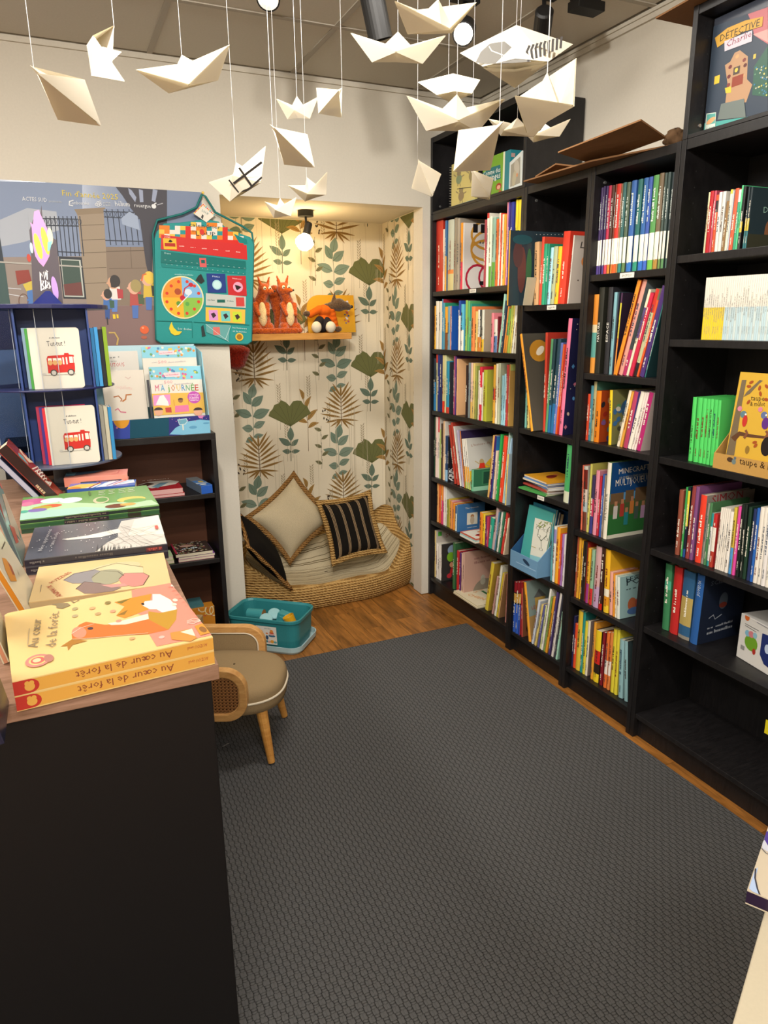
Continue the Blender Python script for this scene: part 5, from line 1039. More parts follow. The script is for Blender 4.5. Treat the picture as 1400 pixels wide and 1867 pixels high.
# 5 and 6  further back: blue comic, pink book
R5, L5, D5 = pile((122, 892.5), (246, 884), (238, 871), 2, .02, ['3a5aa0', '4a6ab4'], ['lower blue comic volume in the fourth pile', 'upper blue and yellow comic volume behind the green picture books'], ['c8b060', '3a5aa0'], 'blue comics', False, dmax=.09)
ob, M = R5[1]; A = top_art(M, .02, c5, .0005, L5, D5)
A.poly([(360, 365), (480, 335), (600, 330), (520, 372), (370, 380)], 'd0b860'); A.poly([(500, 360), (650, 320), (790, 300), (800, 325), (620, 350)], 'c8d0dc')
for k, c in enumerate(('7a2a4a', '3a7ab8', 'e0e0e0', '5a3a8a', 'b03a3a', '7ab0d0')): A.line([(520+38*k, 362-6*k), (600+38*k, 322-3*k)], .006, c)
A.ell((440, 362), 40, 10, 'd88a3a'); A.build(ob)
R6, L6, D6 = pile((116, 872.2), (232, 864), (226, 841), 2, .030, ['303a4a', 'd98c7c'], ['dark blue book under the salmon pink book near the book spinner', 'salmon pink book with a blue flowing figure, below the book spinner'], ['263040', 'd4846f'], None, dmax=.098)
ob, M = R6[1]; A = top_art(M, .030, c5, .0005, L6, D6)
A.poly([(310, 275), (380, 245), (560, 225), (640, 228), (640, 245), (560, 268), (400, 290), (330, 292)], '55708a'); A.poly([(330, 280), (420, 250), (470, 250), (440, 285)], '7ab0c4'); A.ell((600, 240), 60, 12, '4a5a70')
for k in range(3): A.rect((500+45*k, 232-3*k), (530+45*k, 248-3*k), 'a8a49a')
A.line([(650, 215), (700, 212), (690, 235), (650, 240)], .002, 'b85a5a'); A.line([(660, 262), (710, 250), (700, 268), (665, 275)], .002, 'b85a5a'); A.build(ob)
A = side_art(M, 'front', L6, D6, .030); A.rect((L6*.25, .002), (L6*.9, .014), '3a3a48'); marks(A, (L6*.85, .011), (L6*.5, .011), 'c88a70', .007, 3); A.build(ob, 'spine_print')
# books leaning along the left of the table, covers turned to the aisle
def leaner(px_b1, ln, H, L, th, z, cover, label, spinec, dx=0):
    w = V((-math.sin(ln), 0, math.cos(ln))); q = at(px_b1[0], px_b1[1], 'z', z); k = (z-zT-.0012-th*math.sin(ln))/w.z; b1 = q-w*k; H += k     # far edge of the cover passes through the pixel
    b1 = b1+V((dx, 0, 0))
    return flat(b1 - V((0, L, 0)) - V((math.cos(ln), 0, math.sin(ln)))*th, (0, 1, 0), w, L, H, th, cover, label, 'book', 'left', spinec, hard=True)
c2 = (0, 760, 6.225)
ob, M = leaner((96, 879), .62, .185, .115, .034, zT+.060, '8a2f22', 'dark red comic volume leaning behind the green picture books, white lettering', '2a1512')
A = Art(M @ V((0, 0, .034)), (0, 1, 0), M.to_3x3() @ V((0, 1, 0)), c2, .0005); A.n = M.to_3x3() @ V((0, 0, 1)); A.bounds(0, 0, .125, .19)
A.poly([(0, 110), (170, 30), (260, 200), (330, 300), (250, 240), (120, 150)], '5a2a22'); A.poly([(40, 200), (160, 330), (240, 500), (330, 600), (300, 420), (170, 250)], 'b04a34'); A.poly([(170, 270), (200, 290), (260, 420), (380, 520), (330, 520), (230, 400)], 'd8c0a8')
A.poly([(200, 400), (260, 450), (330, 560), (370, 640), (290, 560), (220, 470)], '5a98a0'); A.poly([(0, 170), (60, 190), (120, 300), (40, 250)], '4a1e1c')
for k in range(3): A.line([(60+22*k, 190-10*k), (75+22*k, 150-10*k)], .003, 'd8d4cc')
for k in range(5): A.line([(350+25*k, 600+30*k), (440+22*k, 560+34*k), (420+24*k, 640+32*k)], .004, 'd8d0c4')
for k in range(4): A.line([(450+30*k, 790+10*k), (520+20*k, 730+4*k)], .005, 'd0c8bc')
A.build(ob)
A = side_art(M, 'left', .125, .19, .034); marks(A, (.1, .012), (.05, .012), 'b89a78', .012, 4); A.build(ob, 'spine_print')
ob, M = leaner((74, 893), .62, .16, .105, .018, zT+.038, '23304e', 'dark blue volume leaning behind the dark red comic', 'a8a8b8')
ob, M = leaner((42, 985), .20, .27, .17, .012, zT+.02, '7d9a98', 'grey-green illustrated book standing at the left of the table', '5a6a70')
A = Art(M @ V((0, 0, .012)), (0, 1, 0), M.to_3x3() @ V((0, 1, 0)), c2, .0005); A.n = M.to_3x3() @ V((0, 0, 1)); A.bounds(0, 0, .17, .27)
A.poly([(0, 520), (30, 540), (60, 760), (20, 820), (0, 780)], 'c05a54'); A.poly([(20, 880), (90, 860), (150, 1000), (200, 1250), (230, 1400), (120, 1240)], 'b8a490'); A.poly([(0, 980), (50, 1150), (90, 1280), (0, 1120)], '9a2a24'); A.poly([(100, 1220), (160, 1260), (210, 1420), (180, 1440)], 'b8564a')
A.line([(20, 440), (60, 640), (110, 860)], .005, '5a7a7a'); A.build(ob)
ob, M = leaner((54, 1055), .34, .22, .20, .013, zT+.02, 'd8d0b8', 'cream book with an orange fox leaning beside the yellow forest books', 'd48a2c')
A = Art(M @ V((0, 0, .013)), (0, 1, 0), M.to_3x3() @ V((0, 1, 0)), c2, .0005); A.n = M.to_3x3() @ V((0, 0, 1)); A.bounds(0, 0, .20, .22)
A.poly([(20, 1600), (60, 1610), (130, 1700), (190, 1867), (120, 1867), (60, 1740)], 'd08a24'); A.poly([(80, 1640), (120, 1690), (170, 1800), (140, 1790)], '9a4a24'); A.line([(20, 1500), (55, 1420)], .003, '4a3a30'); A.ell((205, 1770), 12, 20, '6a6a54', .6); A.build(ob)
ob, M = leaner((16, 1150), .22, .21, .10, .010, zT+.02, 'cfc8ae', 'cream book at the left edge of the picture, next to a navy book', 'c88a6a')
ob, M = leaner((10, 1262), .16, .20, .12, .012, zT+.02, '1d2238', 'dark navy book at the left edge of the worktop corner', '1d2238')
# ================================================================ book spinner
SPX, SPY, SR = -1.815, -.635, .205
NAVY = plain('1f2350', .35, .5, 0, 'navy_board'); NAVY2 = plain('27407c', .4, .45, 0, 'blue_board')
def acrylic(tint=(.985, .99, .995, 1)):
    m, nt, b = new_mat('clear_acrylic', .05, .5)
    tr_ = N(nt, 'ShaderNodeBsdfTransparent'); tr_.inputs[0].default_value = tint; gl = N(nt, 'ShaderNodeBsdfGlossy'); gl.inputs['Roughness'].default_value = .06
    mx = N(nt, 'ShaderNodeMixShader'); fr = N(nt, 'ShaderNodeFresnel', IOR=1.12); nt.links.new(fr.outputs[0], mx.inputs[0]); nt.links.new(tr_.outputs[0], mx.inputs[1]); nt.links.new(gl.outputs[0], mx.inputs[2])
    nt.links.new(mx.outputs[0], nt.nodes['Material Output'].inputs['Surface']); return m
ACR = acrylic(); BLUEA = acrylic((.30, .40, .62, 1))
sp = thing('book_spinner', (SPX, SPY, zT), 'navy revolving book spinner with clear pockets standing on the display table', 'book stand')
def disc(name, z, h, r=SR, mat=NAVY, n=40):
    m = MB(); m.lathe((SPX, SPY, z), [(r, 0), (r, h)], n); return m.build(name, mat, sp, bevel=.002)
zb, zm_, zt_ = 1.045, 1.298, 1.555
m = MB(); m.lathe((SPX, SPY, zT+.0005), [(.08, 0), (.08, .012), (.03, .016), (.03, zb-zT-.0005)], 28); m.build('foot', plain('4a4d55', .5, .4), sp)
disc('base_disc', zb, .008, SR, plain('4c5566', .35, .5)); disc('middle_disc', zm_, .006); disc('top_disc', zt_, .014, SR+.005)
for (x0, x1, y0, y1) in ((SPX-.085, SPX+.136, SPY-.05, SPY-.042), (SPX-.085, SPX-.079, SPY-.17, SPY-.05), (SPX+.130, SPX+.136, SPY-.150, SPY-.05), (SPX-.19, SPX-.085, SPY-.05, SPY-.042), (SPX-.09, SPX+.11, SPY+.05, SPY+.058)):
    for z0, z1 in ((zb+.008, zm_), (zm_+.006, zt_)):
        m = MB(); m.box((x0, y0, z0), (x1, y1, z1)); m.build('divider', NAVY2 if x0 > SPX-.15 else BLUEA, sp)
for x0, x1, y in ((SPX-.022, SPX+.030, SPY-.1655), (SPX-.175, SPX-.095, SPY-.08)):
    m = MB(); m.box((x0, y, zb+.008), (x1, y+.002, zt_)); m.build('pocket_strip', ACR, sp)
    for q in (x0-.0008, x1-.0008): m = MB(); m.box((q, y-.0004, zb+.008), (q+.0016, y+.0024, zt_)); m.build('strip_edge', plain('a8b0ba', .3, .5), sp)
def bus_cover(A, w, h):
    A.text('Tut-tut !', (w*.34, h*.70), (w*.70, h*.705), '2e2f3a', .017); marks(A, (w*.40, h*.825), (w*.62, h*.828), '55565a', .004, 3)
    A.poly([(w*.30, h*.26), (w*.83, h*.27), (w*.84, h*.35), (w*.845, h*.55), (w*.75, h*.56), (w*.74, h*.585), (w*.66, h*.585), (w*.65, h*.555), (w*.33, h*.545), (w*.30, h*.5)], 'b8231c')
    for k in range(3): A.rect((w*(.325+.095*k), h*.41), (w*(.40+.095*k), h*.505), 'ddd8c8'); A.ell((w*(.36+.095*k), h*.43), .007, .008, 'c89a60')
    for k in range(2): A.rect((w*(.61+.065*k), h*.40), (w*(.64+.065*k), h*.515), 'ddd8c8')
    A.rect((w*.745, h*.42), (w*.815, h*.525), 'ddd8c8'); A.rect((w*.83, h*.42), (w*.845, h*.52), 'e0dcd0')
    for x in (.41, .75): A.ell((w*x, h*.265), .0105, .0105, '3a3834'); A.ell((w*x, h*.265), .007, .007, 'b8b4ac')
    A.line([(w*.2, h*.225), (w*.84, h*.235)], .0013, '8a8880'); A.ell((w*.22, h*.245), .006, .004, 'b8b4ac')
# books: covers facing the camera
def upright(x, y, z, w, h, th, c, label, art=None, tilt=0, spine='left', sc_=None):
    """board book standing with its cover to the camera (-y)"""
    t = math.radians(tilt); u = V((1, 0, 0)); v = V((math.sin(t)*0, math.sin(t), math.cos(t)))
    # n = u x v points to -y for v up, so build from the back
    ob, M = flat(V((x, y, z)), u, v, w, h, th, c, label, 'book', spine, sc_ or c, rnd_corner=.010 if art else 0)
    if art:
        n = M.to_3x3() @ V((0, 0, 1)); A = Art(M @ V((0, 0, th)), u, v, None, .0005); A.n = n; A.bounds(0, 0, w, h); art(A, w, h); A.build(ob)
    return ob
for z, x, lab, sides in ((zm_+.0068, -1.862, 'white board book with a red bus, upper pocket of the spinner', (('9ab8d0', 'pale blue board book edge, upper pocket behind the bus book'), ('4fa04a', 'green board book edge, upper pocket behind the bus book'))),
                         (zb+.0088, -1.842, 'white board book with a red bus, lower pocket of the spinner', (('c03a5a', 'crimson board book edge, lower pocket behind the bus book'), ('4a3a8a', 'violet board book edge, lower pocket behind the bus book'), ('d03440', 'red board book edge, lower pocket behind the bus book')))):
    upright(x+.0, SPY-.150, z, .150, .192, .012, 'cfc9bb', lab, bus_cover, 0, 'left', 'e6e2d6')
    for q, (c, lb) in enumerate(sides): upright(x-.009*(len(sides)-q), SPY-.150+.0135*(len(sides)-q), z, .15, .192-.002*q, .011, c, lb, None, 0, 'left', c)
for z, items in ((zm_+.0068, ((.010, '2a6fa0', .19, 'mid blue spine in the upper right of the spinner'), (.011, '3f8fc8', .192, 'bright blue spine with a black foot, upper right of the spinner'), (.012, '20242a', .185, 'black spine between blue and green, upper right of the spinner'), (.012, '7d9a2e', .193, 'olive green spine at the outer right of the spinner'))),
                 (zb+.0088, ((.012, '8f8c80', .185, 'grey spine in the lower right of the spinner'), (.012, 'b5b09c', .183, 'pale grey spine in the lower right of the spinner'), (.011, '2f80b4', .18, 'blue spine at the outer lower right of the spinner')))):
    x = SPX+.1385
    for w, c, h, lb in items:
        ob, M = flat(V((x, SPY-.135, z)), (0, 1, 0), (0, 0, 1), .08, h, w, c, lb, 'book', 'left', c); x += w+.0015
# sign on the spinner
sg = thing('counter_sign', (-1.79, SPY, zt_+.014), 'dark card sign with a pink shape and yellow ovals on top of the spinner', 'sign')
cS = (0, 330, 4.667); n = V((0, -1, 0))
def sp_(x, y, yy=SPY-.02): return at(x/cS[2]+cS[0], y/cS[2]+cS[1], 'y', yy)
zS = zt_+.0145
q = [sp_(*p) for p in ((285, 1070), (540, 1070), (478, 500), (440, 480), (365, 330), (352, 205), (340, 290), (280, 330), (250, 420), (235, 268), (262, 560))]
q[0].z = q[1].z = zS
m = MB(); m.prism(q, (0, .004, 0)); bd = m.build('sign_board', plain('4d454c', .5, .4), sg)
A = Art(V((q[0].x, SPY-.02, zS)), (1, 0, 0), (0, 0, 1), cS, .0006); A.n = V((0, -1, 0))
A.poly([(290, 260), (330, 245), (352, 300), (400, 400), (430, 520), (420, 640), (400, 680), (370, 730), (330, 690), (300, 640), (280, 540), (270, 400), (255, 350), (280, 370)], 'c88ac0')
A.ell((325, 555), 27, 110, 'e0cc3a', .12); A.ell((385, 510), 27, 118, 'e0cc3a', .1); A.ell((427, 470), 22, 72, 'd8dcae'); A.poly([(405, 520), (445, 510), (425, 590), (405, 600)], '7ab4b8'); A.ell((268, 570), 13, 46, 'b8d4d8')
A.ell((467, 912), 26, 100, 'b08acc', .05); A.line([(345, 850), (342, 770), (358, 815), (372, 765), (378, 835), (392, 770), (384, 760), (410, 775), (398, 772), (402, 840)], .004, 'e6e2e2'); A.line([(352, 935), (346, 850), (372, 850), (360, 885), (378, 905), (356, 925), (390, 915), (388, 845), (412, 870), (396, 905), (424, 915), (420, 850), (430, 905)], .004, 'e6e2e2')
A.build(sg, 'sign_print')
p = [sp_(*k, SPY-.06) for k in ((270, 1070), (540, 1070), (430, 960), (390, 960))]; p[0].z = p[1].z = zS
m = MB(); m.prism([V((p[0].x, SPY-.075, zS)), V((p[1].x, SPY-.075, zS)), V((p[2].x, SPY-.024, zS+.045)), V((p[3].x, SPY-.024, zS+.045))], (0, .003, 0)); m.build('sign_foot', plain('1f2a6a', .35, .5), sg)
# ================================================================ low bookcase by the wall with a counter display of picture books
lx0, lx1, ly0, ly1 = -2.015, -1.213, -.36, -.075
lc = thing('low_bookcase', ((lx0+lx1)/2, (ly0+ly1)/2, 0), 'low black bookcase against the back wall left of the niche', 'bookcase')
def lpart(name, a, b, mat=BLACKWOOD): m = MB(); m.box(a, b); return m.build(name, mat, lc, bevel=.0012)
for x in (lx0, lx1-.02): lpart('side_panel', (x, ly0, 0), (x+.02, ly1, 1.032))
lpart('top_panel', (lx0, ly0, 1.032), (lx1, ly1, 1.06))
lpart('back_panel', (lx0+.02, ly1-.006, .02), (lx1-.02, ly1, 1.032), plain('5a3420', .55, .4, 0, 'lit_black_brown_board', .1, 60))  # black-brown board; the brown it takes when lit is put into the colour
zl = (.10, .505, .80)
for z in zl: lpart('shelf' if z > .2 else 'bottom_panel', (lx0+.02, ly0+.004, z-.02), (lx1-.02, ly1-.006, z))
lpart('plinth', (lx0+.02, ly0+.02, 0), (lx1-.02, ly0+.036, .08))
# things on its shelves
def lowflat(px_l, px_r, z, h, c, lb, spine='back', art=None, dep=.15, pages=None, cat='book'):
    a = solve_axis(px_l, None, 'x', y=ly0+.02, z=z); b = solve_axis(px_r, None, 'x', y=ly0+.02, z=z)
    return flat(V((a, ly0+.02, z)), (1, 0, 0), (0, 1, 0), b-a, dep, h, c, lb, cat, spine, c, hard=False, pages=pages)
PINKP = plain('d8a8a4', .8, .2)
z = zl[2]+.0004
ob, M = lowflat(218, 337, z, .012, 'b03038', 'lower red comic with pink page edges on the low bookcase', pages=PINKP)
ob, M = lowflat(208, 334, z+.0125, .022, 'a8202c', 'upper red comic with a cover fight scene on the low bookcase', pages=PINKP)
A = top_art(M, .022, (240, 840, 6.223), .0005, 9, 9); A.poly([(60, 280), (200, 240), (430, 220), (540, 235), (500, 265), (230, 315)], 'cfc8bc'); A.poly([(220, 300), (330, 250), (420, 245), (300, 310)], '6a90a0'); A.poly([(70, 285), (180, 250), (260, 262), (150, 300)], '4a3020'); marks(A, A.P((120, 232)), A.P((425, 205)), 'd8c8b8', .012, 3); A.build(ob)
M = Matrix.Translation((-1.262, ly0+.008, z)) @ Matrix.Rotation(math.radians(9), 4, 'Z')
m = MB(); m.box((-.028, 0, 0), (.022, .20, .036), None, M, [ '3a6ab0', 'c0ccd4', '2458b0', '3a6ab0', '3a6ab0', '7a90a8']); bx = m.build('small_box', FOIL, bevel=.001); tag(bx, 'long small blue and white box on the low bookcase shelf', 'box')
A = Art(M @ V((-.028, 0, .036)), M.to_3x3() @ V((1, 0, 0)), M.to_3x3() @ V((0, 1, 0)), None, .0005); A.n = V((0, 0, 1)); A.bounds(0, 0, .05, .2)
A.rect((0, 0), (.05, .05), '3a6ab0'); A.ell((.02, .03), .014, .012, 'd8d8d0'); A.rect((.0, .07), (.05, .12), '4a78b0'); A.ell((.03, .09), .012, .014, 'd8b84a'); A.rect((0, .12), (.05, .2), '8a8e90'); A.build(bx, 'box_print')
z = zl[1]+.0004
for k, (x0, x1, h, c, lb) in enumerate(((326, 391, .011, 'c06088', 'pink notebook at the bottom of the notebook pile'), (326, 392, .010, '8a5aa0', 'violet notebook in the middle of the notebook pile'), (321, 388, .014, '3a2f2a', 'top notebook with a busy cream and black pattern'))):
    ob, M = lowflat(x0, x1, z, h, c, lb, dep=.16, cat='notebook', spine='left'); z += h+.0004
A = top_art(M, .014, None, .0005, .16, .16); rr = random.Random(3); Lx = .13
for k in range(120): x, y = Lx*rr.random(), .16*rr.random(); A.rect((x, y), (x+.008, y+.005), rr.choice(('d0c8a8', 'c8b890', 'a84a4a', 'd8d4c4', 'b8a860', 'd8c0b8')))
A.rect((0, 0), (.008, .16), 'a82a44'); A.ell((.06, .10), .03, .02, 'b08a7a'); marks(A, (.035, .05), (.1, .05), 'b8c8d0', .016, 3); A.build(ob)
ob, M = lowflat(290, 318, zl[1]+.0004, .016, '8ab030', 'lime green box half hidden behind the night-sky books', cat='box'); 
ob, M = lowflat(303, 316, zl[1]+.0168, .018, 'b8d0a0', 'small pale green box on the lime green box', cat='box', dep=.09)
z = zl[0]+.0004; a = solve_axis(398, None, 'x', y=ly0+.03, z=z)
gb = solid_box((a-.26, ly0+.03, z), (a-.006, ly0+.09, z+.175), 'c8822a', 'orange craft box with pale rings on the bottom shelf', 'craft box', 'craft_box')
A = face_y((a-.26, ly0+.03, z), (240, 840, 6.223)).bounds(0, 0, .254, .175)
A.poly([(640, 1510), (825, 1500), (830, 1560), (640, 1585)], '3f8a86'); A.text('mon DUO', (610, 1568), (822, 1540), 'dfe6d8', .02); A.text('BIJOUX', (640, 1625), (818, 1602), 'c8d8d0', .019)
for x, y in ((880, 1690), (800, 1660), (930, 1700)): A.line([(x+46*math.cos(t*.45), y+56*math.sin(t*.45)) for t in range(15)], .004, 'e0d0a0')
for k in range(10): A.ell((700+250*rr.random(), 1600+160*rr.random()), 9, 9, rr.choice(('d86a4a', 'e0c060', 'd8d0c0', 'b85a3a')), 0, 8)
A.build(gb, 'box_print')
ob, M = flat(V((a-.24, ly0+.04, z+.1757)), (1, 0, 0), (0, 1, 0), .19, .10, .010, '4a7a80', 'flat teal book on top of the orange craft box', hard=False)
# counter display on the low bookcase
cX = (180, 620, 5.0)
dsp = thing('counter_display', (-1.5, -.26, 1.0605), 'cardboard counter display of picture books with planets on its front lip', 'display')
dl, dr = -1.78, -1.232; dz = 1.0605; dy = -.352
CB = plain('b4d2da', .55, .3); CBL = plain('8cc4d4', .55, .3)
m = MB(); m.box((dl, dy, dz), (dr, dy+.003, dz+.075)); fp = m.build('front_lip', plain('0f4c60', .5, .3), dsp)
A = face_y((dl, dy, dz), cX).bounds(0, 0, dr-dl, .075)
A.poly([(60, 720), (285, 710), (285, 900), (60, 900)], '3246a0'); A.ell((205, 715), 76, 92, 'd8962a'); A.ell((165, 800), 10, 9, 'c87a9a')
A.poly([(640, 690), (1045, 650), (1050, 860), (640, 870)], '2c2f78'); A.poly([(645, 860), (700, 800), (800, 745), (920, 725), (1050, 735), (1050, 870)], '7ab8d4'); A.ell((860, 795), 36, 14, '5a98bc'); A.ell((980, 757), 30, 8, '5a98bc')
A.poly([(715, 725), (800, 712), (812, 740), (790, 770), (735, 775)], 'b8d0d8'); A.poly([(722, 732), (795, 720), (804, 740), (786, 762), (738, 768)], '6aa4b8'); A.rect((760, 770), (776, 820), 'd8d8c8'); A.ell((930, 690), 26, 24, 'c87ab0')
rr = random.Random(1)
for k in range(14): A.ell((660+340*rr.random(), 690+60*rr.random()), 4, 4, 'c87ab0', 0, 6)
A.build(fp, 'lip_print')
for x in (dl, dr-.003):
    m = MB(); m.prism([(x, dy+.003, dz), (x, -.12, dz), (x, -.12, dz+.355), (x, dy+.06, dz+.355 if x == dl else dz+.33), (x, dy+.003, dz+.075)], (.003, 0, 0)); m.build('side_panel', CBL, dsp)
m = MB(); m.box((dl, -.12, dz), (dr, -.117, dz+.36)); m.build('back_panel', CB, dsp); m = MB(); m.box((dl+.003, dy+.003, dz), (dr-.003, -.12, dz+.003)); m.build('base_panel', CB, dsp)
def leanback(x0, x1, y, z, H, th, c, label, lean=.16, sc_=None):
    v = V((0, math.sin(lean), math.cos(lean)))
    ob, M = flat(V((x0, y, z)), (1, 0, 0), v, x1-x0, H, th, c, label, 'book', 'left', sc_ or c, hard=False)
    A = Art(M @ V((0, 0, th)), (1, 0, 0), v, cX, .0005); A.n = M.to_3x3() @ V((0, 0, 1)); A.bounds(0, 0, x1-x0, H); return ob, A
def words_cover(A, top, big):
    y0 = top
    A.poly([(0, y0), (2000, y0-30), (2000, y0+90), (0, y0+120)], '7fc0d2')
    rr = random.Random(top)
    for k in range(40): A.ell((400+520*rr.random(), y0+10+85*rr.random()), 12, 12, rr.choice(('d88a3a', 'c85a8a', 'e0d8c8', '6a9a5a', '4a80b0', 'd8c050')), rr.random(), 7)
    q0 = 545 if not big else 600; A.rect((q0, y0+48), (q0+145, y0+82), 'e0c8cc'); marks(A, A.P((q0+10, y0+75)), A.P((q0+130, y0+66)), 'd8748a', .005, 2)
    A.text('500', (q0-5, y0+(165 if not big else 150)), (q0+75, y0+(160 if not big else 142)), 'dc9aa4', .013); marks(A, A.P((q0+90, y0+158)), A.P((q0+250, y0+145)), 'b8b0b4', .005, 5); marks(A, A.P((q0-60, y0+160)), A.P((q0-15, y0+157)), 'b8b0b4', .005, 6)
bk1, A = leanback(-1.464, -1.244, -.235, dz+.11, .245, .012, 'd8d4c8', 'upper white word book with a blue picture band, behind the other', .12, 'd8b83a'); words_cover(A, 50, False); A.build(bk1)
bk2, A = leanback(-1.447, -1.238, -.295, dz+.004, .272, .014, 'dcd8cc', 'white word book with large coloured letters and children, display front', .14, '5ab0c8'); words_cover(A, 250, True)
for k, (ch, x, c) in enumerate((('M', 512, 'c84a74'), ('A', 566, '4a9ac8'), ('j', 632, '6aa04a'), ('O', 660, 'c86a2a'), ('U', 708, 'd8b02a'), ('R', 752, '4a8ac0'), ('N', 792, '5aa07a'), ('É', 836, '5a9a4a'), ('E', 872, 'c0403a'))): A.text(ch, (x, 466-.018*(x-512)), (x+(38 if ch != 'j' else 16), 465-.018*(x-512)), c, .026)
A.poly([(470, 490), (965, 476), (975, 660), (480, 690)], 'd9ab45'); A.poly([(495, 505), (650, 495), (655, 590), (500, 600)], 'd98ac0'); A.poly([(520, 590), (555, 510), (590, 500), (630, 560), (640, 600)], 'e4e0dc'); A.ell((868, 522), 60, 56, 'b84aa8')
for q in range(5): marks(A, A.P((825, 500+14*q)), A.P((912, 497+14*q)), 'e4cfe0', .004, q)
A.poly([(695, 600), (815, 590), (825, 650), (695, 660)], 'd8709a'); A.ell((745, 552), 22, 20, '8a5a3a'); A.ell((745, 543), 24, 15, '3a2418', 0, 14, 0, 180); A.rect((680, 545), (692, 600), 'c8862a'); A.rect((812, 535), (824, 595), 'c8862a'); A.poly([(605, 618), (660, 612), (665, 660), (612, 660)], 'b83a34')
for x in (545, 905): A.ell((x, 655), 40, 36, 'd8a080'); A.ell((x, 640), 42, 26, '2e201c', 0, 14, 0, 180)
A.build(bk2)
bk3, A = leanback(-1.63, -1.478, -.215, dz+.09, .25, .012, 'c9c6be', 'pale grey book with red lettering, upper left of the display', .12); A.text('DOUTOUS', (45, 250), (235, 240), 'b83a3a', .017); marks(A, A.P((100, 168)), A.P((185, 158)), '6a6a68', .007, 1); marks(A, A.P((110, 198)), A.P((165, 195)), '8a8884', .004, 2); A.rect((110, 270), (175, 318), 'd8d4cc'); A.build(bk3)
bk4, A = leanback(-1.63, -1.467, -.272, dz+.004, .262, .010, 'd8cfc0', 'cream book with curling ribbon drawings, lower left of the display', .14)
A.text('coquillette', (150, 440), (305, 455), 'd8b4aa', .016); A.line([(135, 520), (180, 510), (210, 540), (200, 560)], .005, 'a8622a'); A.line([(215, 560), (245, 540), (250, 500), (300, 495)], .006, 'b06a2a'); A.line([(150, 640), (175, 625), (200, 655), (250, 660)], .005, 'c86a80'); A.line([(240, 335), (270, 355), (290, 335)], .003, 'c8a8a0'); A.build(bk4)
bk5, A = leanback(-1.460, -1.452, -.29, dz+.004, .22, .02, '3a3a40', 'dark slim book between the two halves of the display', .14)
# ================================================================ poster on the back wall
cP = (0, 330, 4.667); px0, px1, pz0, pz1 = -2.75, -1.131, 1.412, 2.059
m = MB(); m.box((px0, -.0022, pz0), (px1, -.0008, pz1), '74819a'); ps = m.build('poster', FOIL); tag(ps, 'large rainy street poster lettered Fin d\'annee 2025 on the back wall', 'poster')
A = face_y((px0, -.0022, pz0), cP).bounds(0, 0, px1-px0, pz1-pz0); A.step = .00002
A.rect((-900, 560), (1900, 2000), '857a78'); A.poly([(-900, 640), (1320, 640), (1320, 1020), (-900, 1080)], '8d8078'); A.poly([(-900, 1080), (1350, 1060), (1350, 1480), (-900, 1480)], '7c6360')
A.poly([(-900, -20), (700, 20), (700, 640), (-900, 660)], '7c8aa4'); A.poly([(0, 330), (230, 230), (480, 260), (500, 420), (200, 520), (0, 560)], 'a4aab4')
A.poly([(640, 240), (890, 225), (900, 300), (900, 560), (925, 900), (930, 1060), (740, 1060), (700, 700), (660, 300)], '93836f'); A.poly([(630, 240), (895, 228), (890, 275), (660, 290)], '85745e')
for y in (370, 495, 605, 735, 865): A.line([(690, y+8), (905, y)], .0022, '5f5140')
A.poly([(880, 240), (1210, 240), (1230, 520), (900, 560)], '74829c'); A.poly([(900, 560), (1260, 560), (1290, 1060), (925, 1060)], '7d6d5e'); A.line([(905, 600), (1240, 590)], .003, '574a3c'); A.line([(1110, 560), (1120, 740)], .002, '5a4c3e'); A.line([(930, 745), (1260, 740)], .002, '5a4c3e')
for k in range(9): x = 390+36*k; A.line([(x, 300), (x+34, 640)], .0035, '2c323e'); A.line([(x+14*math.cos(t*.7), 350+26*math.sin(t*.7)) for t in range(10)], .002, '2c323e')
for k in range(7): x = 905+48*k; A.line([(x, 240), (x+36, 545)], .0035, '2c323e'); A.line([(x+20*math.cos(t*.7)+6, 285+26*math.sin(t*.7)) for t in range(10)], .002, '2c323e')
for a, b in (((365, 320), (665, 325)), ((365, 378), (670, 384)), ((880, 260), (1160, 268)), ((885, 306), (1180, 322)), ((480, 600), (700, 612)), ((895, 505), (1225, 515))): A.line([a, b], .004, '2c323e')
A.poly([(500, 640), (695, 650), (735, 1005), (540, 1000)], '2c3036'); A.poly([(515, 665), (685, 672), (718, 990), (548, 985)], 'b4b8b0'); A.poly([(522, 672), (672, 680), (706, 978), (552, 974)], '3d5048'); A.poly([(540, 880), (690, 860), (704, 975), (552, 974)], '6a3c38')
A.poly([(960, 20), (1420, 20), (1420, 560), (1300, 500), (1290, 900), (1240, 700), (1190, 330), (1110, 230), (1040, 120)], '3a3840'); A.poly([(1090, 60), (1120, 80), (1160, 140), (1150, 180), (1100, 110)], '8e97ae'); A.poly([(1180, 70), (1215, 80), (1220, 180), (1190, 180)], '8e97ae'); A.poly([(1300, 70), (1340, 80), (1320, 180), (1290, 170)], '8e97ae')
A.poly([(1030, 320), (1100, 260), (1170, 300), (1190, 420), (1040, 370)], '93a0b6')
A.line([(30, 800), (20, 850), (60, 910), (180, 920)], .003, 'c8c8cc'); A.line([(0, 930), (60, 960), (200, 985)], .003, 'c8c8cc'); A.poly([(-20, 420), (0, 480), (90, 1060), (60, 1070), (-20, 800)], '2c3640'); A.poly([(-20, 690), (40, 700), (90, 1070), (-20, 1060)], '3a5250')
